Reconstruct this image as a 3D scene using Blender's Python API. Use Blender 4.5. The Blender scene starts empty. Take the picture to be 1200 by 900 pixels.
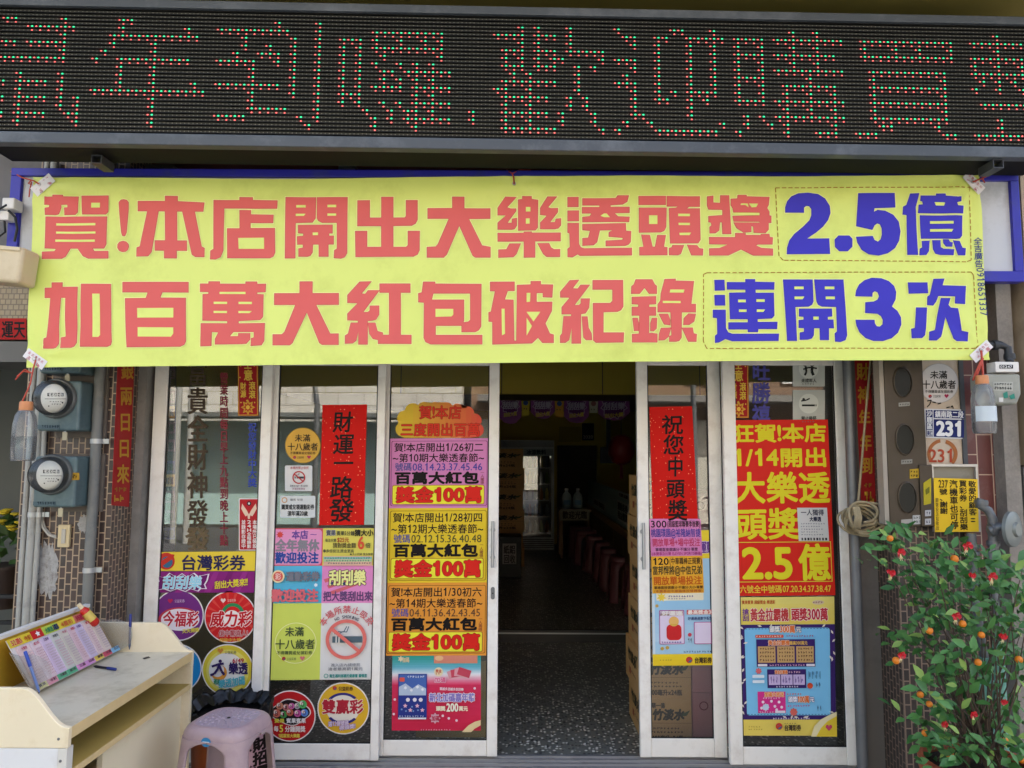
import bpy, bmesh, math, random
from mathutils import Vector, Matrix
R = math.radians
random.seed(7)
sc = bpy.context.scene
COL = sc.collection

# ---------------------------------------------------------------- camera
F = 870.0; CX, CY = 600.0, 450.0; CAMZ = 1.70
PITCH = math.atan(80 / F); ROLL = 0.005
cam_f = Vector((0, math.cos(PITCH), math.sin(PITCH)))
_r0 = Vector((1, 0, 0)); _u0 = Vector((0, -math.sin(PITCH), math.cos(PITCH)))
cam_r = (_r0 * math.cos(ROLL) + _u0 * math.sin(ROLL)).normalized()
cam_u = (_u0 * math.cos(ROLL) - _r0 * math.sin(ROLL)).normalized()
CAM = Vector((0, 0, CAMZ))
cd = bpy.data.cameras.new('camera'); cam = bpy.data.objects.new('camera', cd); COL.objects.link(cam)
cd.sensor_width = 36; cd.lens = F / 1200 * 36; cd.clip_start = 0.05; cd.clip_end = 500
m = Matrix((cam_r, cam_u, -cam_f)).transposed().to_4x4(); m.translation = CAM
cam.matrix_world = m
sc.camera = cam

# ---------------------------------------------------------------- sky, sun, exposure
SUN_EL, SUN_AZ = 48.0, 40.0      # elevation; azimuth measured from +Y (behind the shop is 0)
w = bpy.data.worlds.new('World'); sc.world = w; w.use_nodes = True
nt = w.node_tree; bg = nt.nodes['Background']
sky = nt.nodes.new('ShaderNodeTexSky'); sky.sky_type = 'NISHITA'; sky.sun_disc = False
sky.sun_elevation = R(SUN_EL); sky.sun_rotation = R(SUN_AZ)
sky.air_density = 1.0; sky.dust_density = 6.0; sky.ozone_density = 1.0
nt.links.new(sky.outputs[0], bg.inputs[0]); bg.inputs[1].default_value = 0.12
sl = bpy.data.lights.new('sun', 'SUN'); so = bpy.data.objects.new('sun', sl); COL.objects.link(so)
sl.energy = 4.5; sl.angle = R(0.6); sl.color = (1.0, 0.96, 0.90)
sd = Vector((math.sin(R(SUN_AZ)) * math.cos(R(SUN_EL)), math.cos(R(SUN_AZ)) * math.cos(R(SUN_EL)), math.sin(R(SUN_EL))))
so.rotation_euler = sd.to_track_quat('Z', 'Y').to_euler()
so.location = sd * 30
sc.view_settings.view_transform = 'Standard'; sc.view_settings.look = 'None'
sc.view_settings.exposure = 2.55; sc.view_settings.gamma = 1.0
sc.cycles.max_bounces = 10; sc.cycles.diffuse_bounces = 6; sc.cycles.transparent_max_bounces = 16
sc.cycles.use_denoising = True
sc.cycles.sample_clamp_indirect = 4.0

# ---------------------------------------------------------------- picture point -> place
def ray(px, py):
    return cam_f + cam_r * ((px - CX) / F) - cam_u * ((py - CY) / F)
def P(px, py, Y):
    d = ray(px, py); return CAM + d * (Y / d.y)
def PX(px, py, X):
    d = ray(px, py); return CAM + d * (X / d.x)
def PZ(px, py, Z):
    d = ray(px, py); return CAM + d * ((Z - CAMZ) / d.z)

# ---------------------------------------------------------------- materials
def lin(h, k=1.0):
    h = h.lstrip('#')
    o = []
    for i in (0, 2, 4):
        v = int(h[i:i+2], 16) / 255
        o.append((v / 12.92 if v <= .04045 else ((v + .055) / 1.055) ** 2.4) * k)
    return (*o, 1)
MATS = {}
def N(t, kind, **kw):
    n = t.nodes.new(kind)
    for k, v in kw.items(): setattr(n, k, v)
    return n
def mat(name, hexc, rough=.6, k=.85, var=.06, scale=6, metal=0, bump=0, bscale=60, spec=.4, dirt=None, dscale=2.5, emit=0):
    """plain material with a little procedural variation, optional dirt colour and bump"""
    if name in MATS: return MATS[name]
    m = bpy.data.materials.new(name); m.use_nodes = True; t = m.node_tree
    b = t.nodes['Principled BSDF']
    c = lin(hexc, k)
    tc = N(t, 'ShaderNodeTexCoord')
    no = N(t, 'ShaderNodeTexNoise'); no.inputs['Scale'].default_value = scale; no.inputs['Detail'].default_value = 5
    t.links.new(tc.outputs['Object'], no.inputs['Vector'])
    mx = N(t, 'ShaderNodeMix', data_type='RGBA'); mx.inputs[6].default_value = tuple(v * (1 - var) for v in c[:3]) + (1,)
    mx.inputs[7].default_value = tuple(min(1, v * (1 + var)) for v in c[:3]) + (1,)
    t.links.new(no.outputs['Fac'], mx.inputs[0])
    out = mx.outputs[2]
    if dirt:
        n2 = N(t, 'ShaderNodeTexNoise'); n2.inputs['Scale'].default_value = dscale; n2.inputs['Detail'].default_value = 8
        n2.inputs['Roughness'].default_value = .7
        t.links.new(tc.outputs['Object'], n2.inputs['Vector'])
        rp = N(t, 'ShaderNodeValToRGB'); rp.color_ramp.elements[0].position = .5; rp.color_ramp.elements[1].position = .72
        t.links.new(n2.outputs['Fac'], rp.inputs[0])
        m2 = N(t, 'ShaderNodeMix', data_type='RGBA'); m2.inputs[7].default_value = lin(dirt, k)
        t.links.new(rp.outputs[0], m2.inputs[0]); t.links.new(out, m2.inputs[6]); out = m2.outputs[2]
    t.links.new(out, b.inputs['Base Color'])
    b.inputs['Roughness'].default_value = rough; b.inputs['Metallic'].default_value = metal
    b.inputs['Specular IOR Level'].default_value = spec
    if bump:
        n3 = N(t, 'ShaderNodeTexNoise'); n3.inputs['Scale'].default_value = bscale; n3.inputs['Detail'].default_value = 6
        t.links.new(tc.outputs['Object'], n3.inputs['Vector'])
        bp = N(t, 'ShaderNodeBump'); bp.inputs['Strength'].default_value = bump; bp.inputs['Distance'].default_value = .01
        t.links.new(n3.outputs['Fac'], bp.inputs['Height']); t.links.new(bp.outputs[0], b.inputs['Normal'])
    if emit:
        b.inputs['Emission Color'].default_value = c; b.inputs['Emission Strength'].default_value = emit
    MATS[name] = m
    return m
def ink(hexc, rough=.55):
    return mat('print_' + hexc, hexc, rough, var=.05, scale=9, spec=.16, bump=.12, bscale=7)
def brick_mat(name, c1, c2, mort, wid=.056, row=.031, ms=.0032, vertical=True, dirt='8b8781'):
    m = bpy.data.materials.new(name); m.use_nodes = True; t = m.node_tree; b = t.nodes['Principled BSDF']
    g = N(t, 'ShaderNodeNewGeometry'); s = N(t, 'ShaderNodeSeparateXYZ'); t.links.new(g.outputs['Position'], s.inputs[0])
    ad = N(t, 'ShaderNodeMath', operation='ADD'); t.links.new(s.outputs[0], ad.inputs[0]); t.links.new(s.outputs[1], ad.inputs[1])
    cb = N(t, 'ShaderNodeCombineXYZ')
    t.links.new(s.outputs[2], cb.inputs[0 if vertical else 1]); t.links.new(ad.outputs[0], cb.inputs[1 if vertical else 0])
    br = N(t, 'ShaderNodeTexBrick'); br.inputs['Scale'].default_value = 1
    br.inputs['Brick Width'].default_value = wid; br.inputs['Row Height'].default_value = row; br.inputs['Mortar Size'].default_value = ms
    br.inputs['Mortar Smooth'].default_value = .1; br.inputs['Bias'].default_value = 0
    br.inputs['Color1'].default_value = lin(c1); br.inputs['Color2'].default_value = lin(c2); br.inputs['Mortar'].default_value = lin(mort)
    t.links.new(cb.outputs[0], br.inputs['Vector'])
    n2 = N(t, 'ShaderNodeTexNoise'); n2.inputs['Scale'].default_value = 3.5; n2.inputs['Detail'].default_value = 9; n2.inputs['Roughness'].default_value = .75
    t.links.new(g.outputs['Position'], n2.inputs['Vector'])
    rp = N(t, 'ShaderNodeValToRGB'); rp.color_ramp.elements[0].position = .5; rp.color_ramp.elements[1].position = .85
    rp.color_ramp.elements[1].color = (.5, .5, .5, 1)
    t.links.new(n2.outputs['Fac'], rp.inputs[0])
    mx = N(t, 'ShaderNodeMix', data_type='RGBA'); mx.inputs[7].default_value = lin(dirt)
    t.links.new(rp.outputs[0], mx.inputs[0]); t.links.new(br.outputs['Color'], mx.inputs[6])
    t.links.new(mx.outputs[2], b.inputs['Base Color'])
    inv = N(t, 'ShaderNodeMath', operation='SUBTRACT'); inv.inputs[0].default_value = 1; t.links.new(br.outputs['Fac'], inv.inputs[1])
    bp = N(t, 'ShaderNodeBump'); bp.inputs['Strength'].default_value = .7; bp.inputs['Distance'].default_value = .004
    t.links.new(inv.outputs[0], bp.inputs['Height']); t.links.new(bp.outputs[0], b.inputs['Normal'])
    b.inputs['Roughness'].default_value = .38
    MATS[name] = m; return m
def speck_mat(name, base, chips, dark, scale=70, rough=.3):
    """terrazzo: stone chips in a dark binder; or gold flakes in paper"""
    m = bpy.data.materials.new(name); m.use_nodes = True; t = m.node_tree; b = t.nodes['Principled BSDF']
    tc = N(t, 'ShaderNodeTexCoord')
    v = N(t, 'ShaderNodeTexVoronoi'); v.inputs['Scale'].default_value = scale; v.inputs['Randomness'].default_value = 1
    t.links.new(tc.outputs['Object'], v.inputs['Vector'])
    sp = N(t, 'ShaderNodeSeparateColor'); t.links.new(v.outputs['Color'], sp.inputs[0])
    rp = N(t, 'ShaderNodeValToRGB'); rp.color_ramp.interpolation = 'CONSTANT'
    e = rp.color_ramp.elements; e[0].position = 0; e[0].color = lin(dark); e[1].position = .38; e[1].color = lin(base)
    e2 = rp.color_ramp.elements.new(.66); e2.color = lin(chips)
    t.links.new(sp.outputs[0], rp.inputs[0])
    r2 = N(t, 'ShaderNodeValToRGB'); r2.color_ramp.elements[0].position = .30; r2.color_ramp.elements[1].position = .5
    t.links.new(v.outputs['Distance'], r2.inputs[0])
    mx = N(t, 'ShaderNodeMix', data_type='RGBA'); mx.inputs[7].default_value = lin(base)
    t.links.new(r2.outputs[0], mx.inputs[0]); t.links.new(rp.outputs[0], mx.inputs[6])
    t.links.new(mx.outputs[2], b.inputs['Base Color']); b.inputs['Roughness'].default_value = rough
    MATS[name] = m; return m
def flake_mat(name, base, flake, scale=120, thr=.16):
    m = bpy.data.materials.new(name); m.use_nodes = True; t = m.node_tree; b = t.nodes['Principled BSDF']
    tc = N(t, 'ShaderNodeTexCoord'); v = N(t, 'ShaderNodeTexVoronoi'); v.inputs['Scale'].default_value = scale
    t.links.new(tc.outputs['Object'], v.inputs['Vector'])
    sp = N(t, 'ShaderNodeSeparateColor'); t.links.new(v.outputs['Color'], sp.inputs[0])
    lt = N(t, 'ShaderNodeMath', operation='MULTIPLY'); t.links.new(sp.outputs[0], lt.inputs[0]); lt.inputs[1].default_value = thr * 2
    l2 = N(t, 'ShaderNodeMath', operation='LESS_THAN'); t.links.new(v.outputs['Distance'], l2.inputs[0]); t.links.new(lt.outputs[0], l2.inputs[1])
    gt = N(t, 'ShaderNodeMath', operation='GREATER_THAN'); t.links.new(sp.outputs[1], gt.inputs[0]); gt.inputs[1].default_value = .45
    ml = N(t, 'ShaderNodeMath', operation='MULTIPLY'); t.links.new(l2.outputs[0], ml.inputs[0]); t.links.new(gt.outputs[0], ml.inputs[1])
    mx = N(t, 'ShaderNodeMix', data_type='RGBA'); mx.inputs[6].default_value = lin(base); mx.inputs[7].default_value = lin(flake)
    t.links.new(ml.outputs[0], mx.inputs[0]); t.links.new(mx.outputs[2], b.inputs['Base Color']); b.inputs['Roughness'].default_value = .6; b.inputs['Specular IOR Level'].default_value = .12
    MATS[name] = m; return m
def glass_mat(name, tint=(.93, .96, .95), rough=0.0, ior=1.5, film=0.0):
    """thin window glass: transparent with mirror reflection by Fresnel, plus a faint dusty film"""
    m = bpy.data.materials.new(name); m.use_nodes = True; t = m.node_tree; t.nodes.clear()
    o = N(t, 'ShaderNodeOutputMaterial'); tr = N(t, 'ShaderNodeBsdfTransparent'); tr.inputs[0].default_value = (*tint, 1)
    gl = N(t, 'ShaderNodeBsdfGlossy'); gl.inputs['Roughness'].default_value = rough
    fr = N(t, 'ShaderNodeFresnel'); fr.inputs[0].default_value = ior
    mx = N(t, 'ShaderNodeMixShader'); t.links.new(fr.outputs[0], mx.inputs[0]); t.links.new(tr.outputs[0], mx.inputs[1]); t.links.new(gl.outputs[0], mx.inputs[2])
    out = mx.outputs[0]
    if film:
        df = N(t, 'ShaderNodeBsdfDiffuse'); df.inputs[0].default_value = (.6, .6, .58, 1)
        tc = N(t, 'ShaderNodeTexCoord'); no = N(t, 'ShaderNodeTexNoise'); no.inputs['Scale'].default_value = 3; no.inputs['Detail'].default_value = 8
        t.links.new(tc.outputs['Object'], no.inputs['Vector'])
        mm = N(t, 'ShaderNodeMath', operation='MULTIPLY'); t.links.new(no.outputs['Fac'], mm.inputs[0]); mm.inputs[1].default_value = film
        m3 = N(t, 'ShaderNodeMixShader'); t.links.new(mm.outputs[0], m3.inputs[0]); t.links.new(out, m3.inputs[1]); t.links.new(df.outputs[0], m3.inputs[2]); out = m3.outputs[0]
    t.links.new(out, o.inputs[0])
    MATS[name] = m; return m

# ---------------------------------------------------------------- objects
def tag(o, label=None, cat=None, group=None, kind=None):
    if label: o['label'] = label
    if cat: o['category'] = cat
    if group: o['group'] = group
    if kind: o['kind'] = kind
    return o
def thing(name, label, cat, loc=(0, 0, 0), group=None, rz=0):
    o = bpy.data.objects.new(name, None); COL.objects.link(o); o.location = loc; o.rotation_euler = (0, 0, rz)
    o.empty_display_size = .1
    return tag(o, label, cat, group)
def copy_tree(o, parent=None):
    c = o.copy(); COL.objects.link(c); c.parent = parent
    for ch in list(o.children): copy_tree(ch, c)
    return c

class MB:
    """mesh builder in world coordinates; every face carries its material"""
    def __init__(s): s.v = []; s.f = []; s.m = []; s.ms = []
    def mi(s, m):
        if m not in s.ms: s.ms.append(m)
        return s.ms.index(m)
    def add(s, vs, fs, m):
        b = len(s.v); s.v += [tuple(v) for v in vs]; i = s.mi(m)
        for f in fs: s.f.append([b + k for k in f]); s.m.append(i)
        return s
    def poly(s, vs, m): return s.add(vs, [list(range(len(vs)))], m)
    def box(s, a, b, m, rot=None, org=None):
        x0, y0, z0 = [min(p, q) for p, q in zip(a, b)]; x1, y1, z1 = [max(p, q) for p, q in zip(a, b)]
        vs = [Vector(p) for p in ((x0,y0,z0),(x1,y0,z0),(x1,y1,z0),(x0,y1,z0),(x0,y0,z1),(x1,y0,z1),(x1,y1,z1),(x0,y1,z1))]
        if rot is not None:
            c = Vector(org) if org is not None else sum(vs, Vector()) / 8
            vs = [c + rot @ (v - c) for v in vs]
        return s.add(vs, [(3,2,1,0),(4,5,6,7),(0,1,5,4),(1,2,6,5),(2,3,7,6),(3,0,4,7)], m)
    def prism(s, pts, d, m):
        """polygon extruded by vector d"""
        n = len(pts); a = [Vector(p) for p in pts]; bb = [p + Vector(d) for p in a]
        fs = [list(range(n)), list(range(2*n-1, n-1, -1))] + [(i, i+n, (i+1) % n + n, (i+1) % n) for i in range(n)]
        return s.add(a + bb, fs, m)
    def tube(s, pts, r, m, n=10, cap=True):
        pts = [Vector(p) for p in pts]; k = len(pts)
        rs = r if isinstance(r, (list, tuple)) else [r] * k
        vs = []; up = None
        for i, p in enumerate(pts):
            d = (pts[min(i+1, k-1)] - pts[max(i-1, 0)]).normalized()
            if up is None:
                up = d.orthogonal().normalized()
            else:
                up = (up - d * up.dot(d)); up = up.normalized() if up.length > 1e-6 else d.orthogonal().normalized()
            w_ = d.cross(up)
            for j in range(n):
                a = 2 * math.pi * j / n; vs.append(p + (up * math.cos(a) + w_ * math.sin(a)) * rs[i])
        fs = [(i*n+j, i*n+(j+1) % n, (i+1)*n+(j+1) % n, (i+1)*n+j) for i in range(k-1) for j in range(n)]
        if cap: fs += [list(range(n-1, -1, -1)), list(range((k-1)*n, k*n))]
        return s.add(vs, fs, m)
    def lathe(s, prof, c, m, n=28, axis='z', cap=True):
        """prof: (radius, height) list, around an axis through c"""
        vs = []; c = Vector(c)
        for r_, h in prof:
            for j in range(n):
                a = 2 * math.pi * j / n; x, y = r_ * math.cos(a), r_ * math.sin(a)
                vs.append(c + (Vector((x, y, h)) if axis == 'z' else Vector((x, -h, y)) if axis == 'y' else Vector((h, x, y))))
        k = len(prof)
        fs = [(i*n+j, i*n+(j+1) % n, (i+1)*n+(j+1) % n, (i+1)*n+j) for i in range(k-1) for j in range(n)]
        if cap: fs += [list(range(n-1, -1, -1)), list(range((k-1)*n, k*n))]
        return s.add(vs, fs, m)
    def build(s, name, parent=None, smooth=None, bevel=0, label=None, cat=None, group=None, kind=None, seg=2, solid=0):
        me = bpy.data.meshes.new(name); me.from_pydata(s.v, [], s.f)
        for m_ in s.ms: me.materials.append(m_)
        me.polygons.foreach_set('material_index', s.m)
        o = bpy.data.objects.new(name, me); COL.objects.link(o)
        bm = bmesh.new(); bm.from_mesh(me); bmesh.ops.recalc_face_normals(bm, faces=bm.faces)
        # put the origin at the middle of the base
        if s.v:
            xs, ys, zs = zip(*s.v); org = Vector(((min(xs)+max(xs))/2, (min(ys)+max(ys))/2, min(zs)))
        else: org = Vector()
        bm.to_mesh(me); bm.free()
        me.transform(Matrix.Translation(-org)); o.location = org
        if parent is not None:
            o.parent = parent
            q = parent; off = Vector()
            while q is not None: off += q.location; q = q.parent
            o.location = org - off
        if smooth is not None:
            me.shade_smooth()
            if smooth < 180:
                try: me.set_sharp_from_angle(angle=R(smooth))
                except Exception: pass
        if solid:
            md = o.modifiers.new('thick', 'SOLIDIFY'); md.thickness = solid; md.offset = 0
        if bevel:
            md = o.modifiers.new('bevel', 'BEVEL'); md.width = bevel; md.segments = seg; md.limit_method = 'ANGLE'; md.angle_limit = R(40)
        return tag(o, label, cat, group, kind)

# ---------------------------------------------------------------- lettering
_G = {}
def glyph(ch):
    if ch in _G: return _G[ch]
    c = bpy.data.curves.new('glyph', 'FONT'); c.body = ch; c.resolution_u = 3 if ord(ch) > 0x2000 else 5
    o = bpy.data.objects.new('glyph', c)
    me = o.to_mesh()
    vs = [(v.co.x, v.co.y) for v in me.vertices]; fs = [list(p.vertices) for p in me.polygons]
    o.to_mesh_clear(); bpy.data.objects.remove(o); bpy.data.curves.remove(c)
    cjk = ord(ch) > 0x2E7F
    if vs and not cjk:
        x0 = min(v[0] for v in vs); x1 = max(v[0] for v in vs); adv = x1 - x0 + .09
        vs = [(v[0] - x0 + .045, v[1]) for v in vs]
        if ch.isdigit():
            adv = max(adv, .52)
    elif cjk: adv = 1.0
    else: adv = .35
    if ch == '1':
        vs = [(.22, 0), (.33, 0), (.33, .72), (.235, .72), (.20, .63), (.09, .58), (.09, .49), (.22, .53)]; fs = [[0, 1, 2, 3, 7], [3, 4, 7], [4, 5, 6, 7]]; adv = .5
    _G[ch] = (vs, fs, adv, cjk); return _G[ch]
DIRS8 = [(math.cos(i * math.pi / 4), math.sin(i * math.pi / 4)) for i in range(8)]

class Sheet:
    """something printed and flat: laid out in the photograph's grid on a real plane.
    plane: function (px, py, lift) -> world point; lift is metres towards the viewer side"""
    def __init__(s, Y=4.1, box=None, quad=None, plane=None):
        s.mb = MB(); s.Y = Y; s.box = box; s.quad = quad; s.plane = plane; s.lay = 0
    def pt(s, x, y, lift=0.0):
        if s.quad:
            x0, y0, x1, y1 = s.box; u = (x - x0) / (x1 - x0); v = (y - y0) / (y1 - y0)
            q = s.quad
            x = (q[0][0]*(1-u) + q[1][0]*u)*(1-v) + (q[3][0]*(1-u) + q[2][0]*u)*v
            y = (q[0][1]*(1-u) + q[1][1]*u)*(1-v) + (q[3][1]*(1-u) + q[2][1]*u)*v
        if s.plane: return s.plane(x, y, lift)
        p = P(x, y, s.Y); return Vector((p.x, p.y - lift, p.z))
    def m(s, c): return ink(c) if isinstance(c, str) else c
    def up(s): s.lay += 1; return s.lay * .0006
    def base(s, pts, c, t=.0012):
        a = [s.pt(x, y, 0) for x, y in pts]; b = [s.pt(x, y, t) for x, y in pts]; n = len(a)
        s.mb.add(a + b, [list(range(n, 2*n)), list(range(n-1, -1, -1))] + [(i, (i+1) % n, (i+1) % n + n, i + n) for i in range(n)], s.m(c))
        s.lay = max(s.lay, 2); return s
    def poly(s, pts, c, l=None):
        l = s.up() if l is None else l * .0006
        s.mb.poly([s.pt(x, y, l) for x, y in pts], s.m(c)); return s
    def rect(s, x0, y0, x1, y1, c, l=None): return s.poly([(x0,y0),(x1,y0),(x1,y1),(x0,y1)], c, l)
    def frame(s, x0, y0, x1, y1, w, c):
        l = s.lay = s.lay + 1
        for a in ((x0,y0,x1,y0+w),(x0,y1-w,x1,y1),(x0,y0+w,x0+w,y1-w),(x1-w,y0+w,x1,y1-w)): s.rect(*a, c, l)
        return s
    def disc(s, cx, cy, rx, c, ry=None, n=40, l=None):
        ry = ry or rx
        return s.poly([(cx + rx*math.cos(2*math.pi*i/n), cy + ry*math.sin(2*math.pi*i/n)) for i in range(n)], c, l)
    def dots(s, spots, rad, c, n=8):
        l = s.lay = s.lay + 1
        for x, y in spots: s.disc(x, y, rad, c, n=n, l=l)
        return s
    def ring(s, cx, cy, r0, r1, c, a0=0, a1=360, n=40, ky=1):
        l = s.up(); vs = []; fs = []
        for i in range(n + 1):
            a = R(a0 + (a1 - a0) * i / n)
            vs += [s.pt(cx + r0*math.cos(a), cy + ky*r0*math.sin(a), l), s.pt(cx + r1*math.cos(a), cy + ky*r1*math.sin(a), l)]
        s.mb.add(vs, [(2*i, 2*i+1, 2*i+3, 2*i+2) for i in range(n)], s.m(c)); return s
    def line(s, pts, w, c):
        l = s.up()
        for (x0, y0), (x1, y1) in zip(pts, pts[1:]):
            d = math.hypot(x1-x0, y1-y0) or 1; nx, ny = -(y1-y0)/d*w/2, (x1-x0)/d*w/2
            s.poly([(x0+nx,y0+ny),(x1+nx,y1+ny),(x1-nx,y1-ny),(x0-nx,y0-ny)], c, l/.0003)
        return s
    def dash(s, x0, y0, x1, y1, w, c, on=5, off=2.6):
        l = s.lay = s.lay + 1
        d = math.hypot(x1-x0, y1-y0); ux, uy = (x1-x0)/d, (y1-y0)/d; t = 0
        while t < d:
            e = min(t + on, d); nx, ny = -uy*w/2, ux*w/2
            a = (x0+ux*t, y0+uy*t); b = (x0+ux*e, y0+uy*e)
            s.poly([(a[0]+nx,a[1]+ny),(b[0]+nx,b[1]+ny),(b[0]-nx,b[1]-ny),(a[0]-nx,a[1]-ny)], c, l)
            t += on + off
        return s
    def _g(s, ch, fx, c, b, l):
        """one glyph through fx: (gx, gy) -> picture point, emboldened by b picture units"""
        vs, fs, adv, cjk = glyph(ch)
        if not fs: return
        b = (b or 0) * .62
        pts = [fx(x, y) for x, y in vs]
        offs = [(0, 0)] + ([(dx*b, dy*b) for dx, dy in DIRS8] if b else [])
        if b and b > 1.6: offs += [(dx*b*.5, dy*b*.5) for dx, dy in DIRS8]
        for i, (dx, dy) in enumerate(offs):
            s.mb.add([s.pt(x+dx, y+dy, l + i*.00002) for x, y in pts], fs, s.m(c))
    def text(s, t, x0, y0, x1, y1, c, b=0, sh=0, rise=0, l=None):
        """one line fitted to a rectangle; sh = slant, rise = how far the right end climbs"""
        l = s.up() if l is None else l
        W = sum(glyph(ch)[2] for ch in t); anyc = any(glyph(ch)[3] for ch in t)
        lo, hi = (-.09, .85) if anyc else (0.0, .72)
        if not anyc and any(ch in 'gjpqy,' for ch in t): lo = -.18
        k = (x1-x0)/W; h = (y1-y0)/(hi-lo); cur = 0
        for ch in t:
            vs, fs, adv, cjk = glyph(ch)
            ks = 1.12 if (anyc and not cjk) else 1.0
            def fx(gx, gy, cur=cur, ks=ks):
                X = cur + gx; Yv = gy*ks
                return (x0 + X*k + sh*(Yv-lo)*h, y1 - (Yv-lo)*h - rise*X/W)
            s._g(ch, fx, c, b, l); cur += adv
        return s
    def otext(s, t, x0, y0, x1, y1, c, oc, b=.5, ob=1.4, **k):
        s.text(t, x0, y0, x1, y1, oc, ob, **k); return s.text(t, x0, y0, x1, y1, c, b, **k)
    def vtext(s, t, x0, y0, x1, y1, c, b=0, sh=0):
        l = s.up(); n = len(t); ch_h = (y1-y0)/n
        for i, ch in enumerate(t):
            vs, fs, adv, cjk = glyph(ch); yb = y0 + (i+1)*ch_h
            lo, hi = (-.12, .88) if cjk else (-.08, .80)
            def fx(gx, gy, yb=yb, adv=adv, lo=lo, hi=hi):
                return (x0 + (x1-x0)*gx/adv + sh*(yb - y0)*0, yb - (gy-lo)/(hi-lo)*ch_h)
            s._g(ch, fx, c, b, l)
        return s
    def arc(s, t, cx, cy, r, a0, a1, h, w, c, b=0, flip=False):
        l = s.up(); n = len(t)
        for i, ch in enumerate(t):
            a = R(a0 + (a1-a0)*(i/(n-1) if n > 1 else .5)); vs, fs, adv, cjk = glyph(ch)
            sgn = -1 if flip else 1
            ox, oy = cx + r*math.cos(a), cy + r*math.sin(a)
            ux, uy = -math.sin(a)*sgn, math.cos(a)*sgn      # along the arc
            nx, ny = math.cos(a)*sgn, math.sin(a)*sgn       # outward
            def fx(gx, gy, ox=ox, oy=oy, ux=ux, uy=uy, nx=nx, ny=ny, adv=adv):
                return (ox + ux*(gx/adv-.5)*w + nx*(gy-.36)*h, oy + uy*(gx/adv-.5)*w + ny*(gy-.36)*h)
            s._g(ch, fx, c, b, l)
        return s
    def scribble(s, x0, y0, x1, y1, c, h=2.2, seed=1, w=2.0, gap=1.0):
        """a line of print too small to read: short marks"""
        rn = random.Random(seed); l = s.lay = s.lay + 1; x = x0
        while x < x1 - w*.6:
            for _ in range(2):
                a = x + rn.random()*w*.5; bb = min(x1, a + w*(.35 + .5*rn.random())); yy = y0 + (y1-y0)*rn.random()*.6
                s.rect(a, yy, bb, min(y1, yy + (y1-y0)*.32), c, l)
            xx = x + w*rn.random()*.6; s.rect(xx, y0, xx + w*.28, y1, c, l)
            x += w + gap
        return s
    def build(s, name, label, cat, group=None, parent=None): return s.mb.build(name, parent, None, 0, label, cat, group)
# ================================================================ palette of real materials
ALU = mat('painted_aluminium', 'ebe8e0', .38, k=.95, var=.05, scale=4, dirt='d8d2c8', dscale=9, spec=.45)
ALU2 = mat('bare_aluminium', 'b9bbbb', .35, metal=.6, var=.08)
RUBBER = mat('black_rubber', '1c1c1c', .7)
GLASS = glass_mat('window_glass', (.92, .94, .93), ior=1.75, film=.035)
CLEAR = glass_mat('clear_plastic', (.94, .96, .97), ior=1.5, film=.30)
GLASSD = glass_mat('meter_glass', (.92, .93, .93), ior=1.5, film=.08)
BRICK = brick_mat('brown_mosaic_tile', '4a3832', '332b27', 'a08a70', dirt='6d655e')
BRICKR = brick_mat('dark_mosaic_tile', '3c312c', '2e2724', '85705e', dirt='57504a')
REDTILE = brick_mat('red_wall_tile', '6b3a36', '5f3330', 'b39a86', .20, .075, .003, True)
STONE = mat('grey_terrazzo_column', '8d877e', .5, var=.25, scale=90, dirt='5e5a52')
BEIGE = mat('beige_column', 'b9a68c', .6, var=.12, dirt='8a775f')
MARBLE = mat('beige_stone', 'cbb9a2', .45, var=.1, scale=8, dirt='b59a7f', dscale=6)
CONC = mat('concrete', '8f8b84', .8, var=.15, dirt='6a6660', bump=.3)
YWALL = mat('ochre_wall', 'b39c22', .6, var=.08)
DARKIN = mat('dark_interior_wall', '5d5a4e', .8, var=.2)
TERR = speck_mat('dark_terrazzo', '70726b', 'e4e2d6', '343633', 50, .3)
GREYST = mat('grey_steel', '7b7d7e', .45, metal=.5, var=.12, scale=20, dirt='55575a')
BLACK = mat('black_paint', '17181a', .5)
WHITE = mat('white_plastic', 'e4e2dc', .4)
CREAM = mat('cream_laminate', 'eee2c2', .42, var=.04, dirt='d8c49a', dscale=3)
DFRAME = mat('slate_painted_metal', '4b5258', .5, var=.08, dirt='6a7076', dscale=4)

# ================================================================ ground
g = MB()
g.poly([(-120, -140, -.08), (120, -140, -.08), (120, 60, -.08), (-120, 60, -.08)], mat('asphalt', '4b4b4c', .9, var=.15, scale=3, bump=.2))
tag(g.build('ground'), kind='structure')
g = MB(); g.box((-30, -1.2, -.08), (30, 4.0, -.0), mat('paving', '9a968f', .8, var=.12, scale=2, dirt='7e7a73', bump=.2))
tag(g.build('pavement'), kind='structure')

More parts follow.
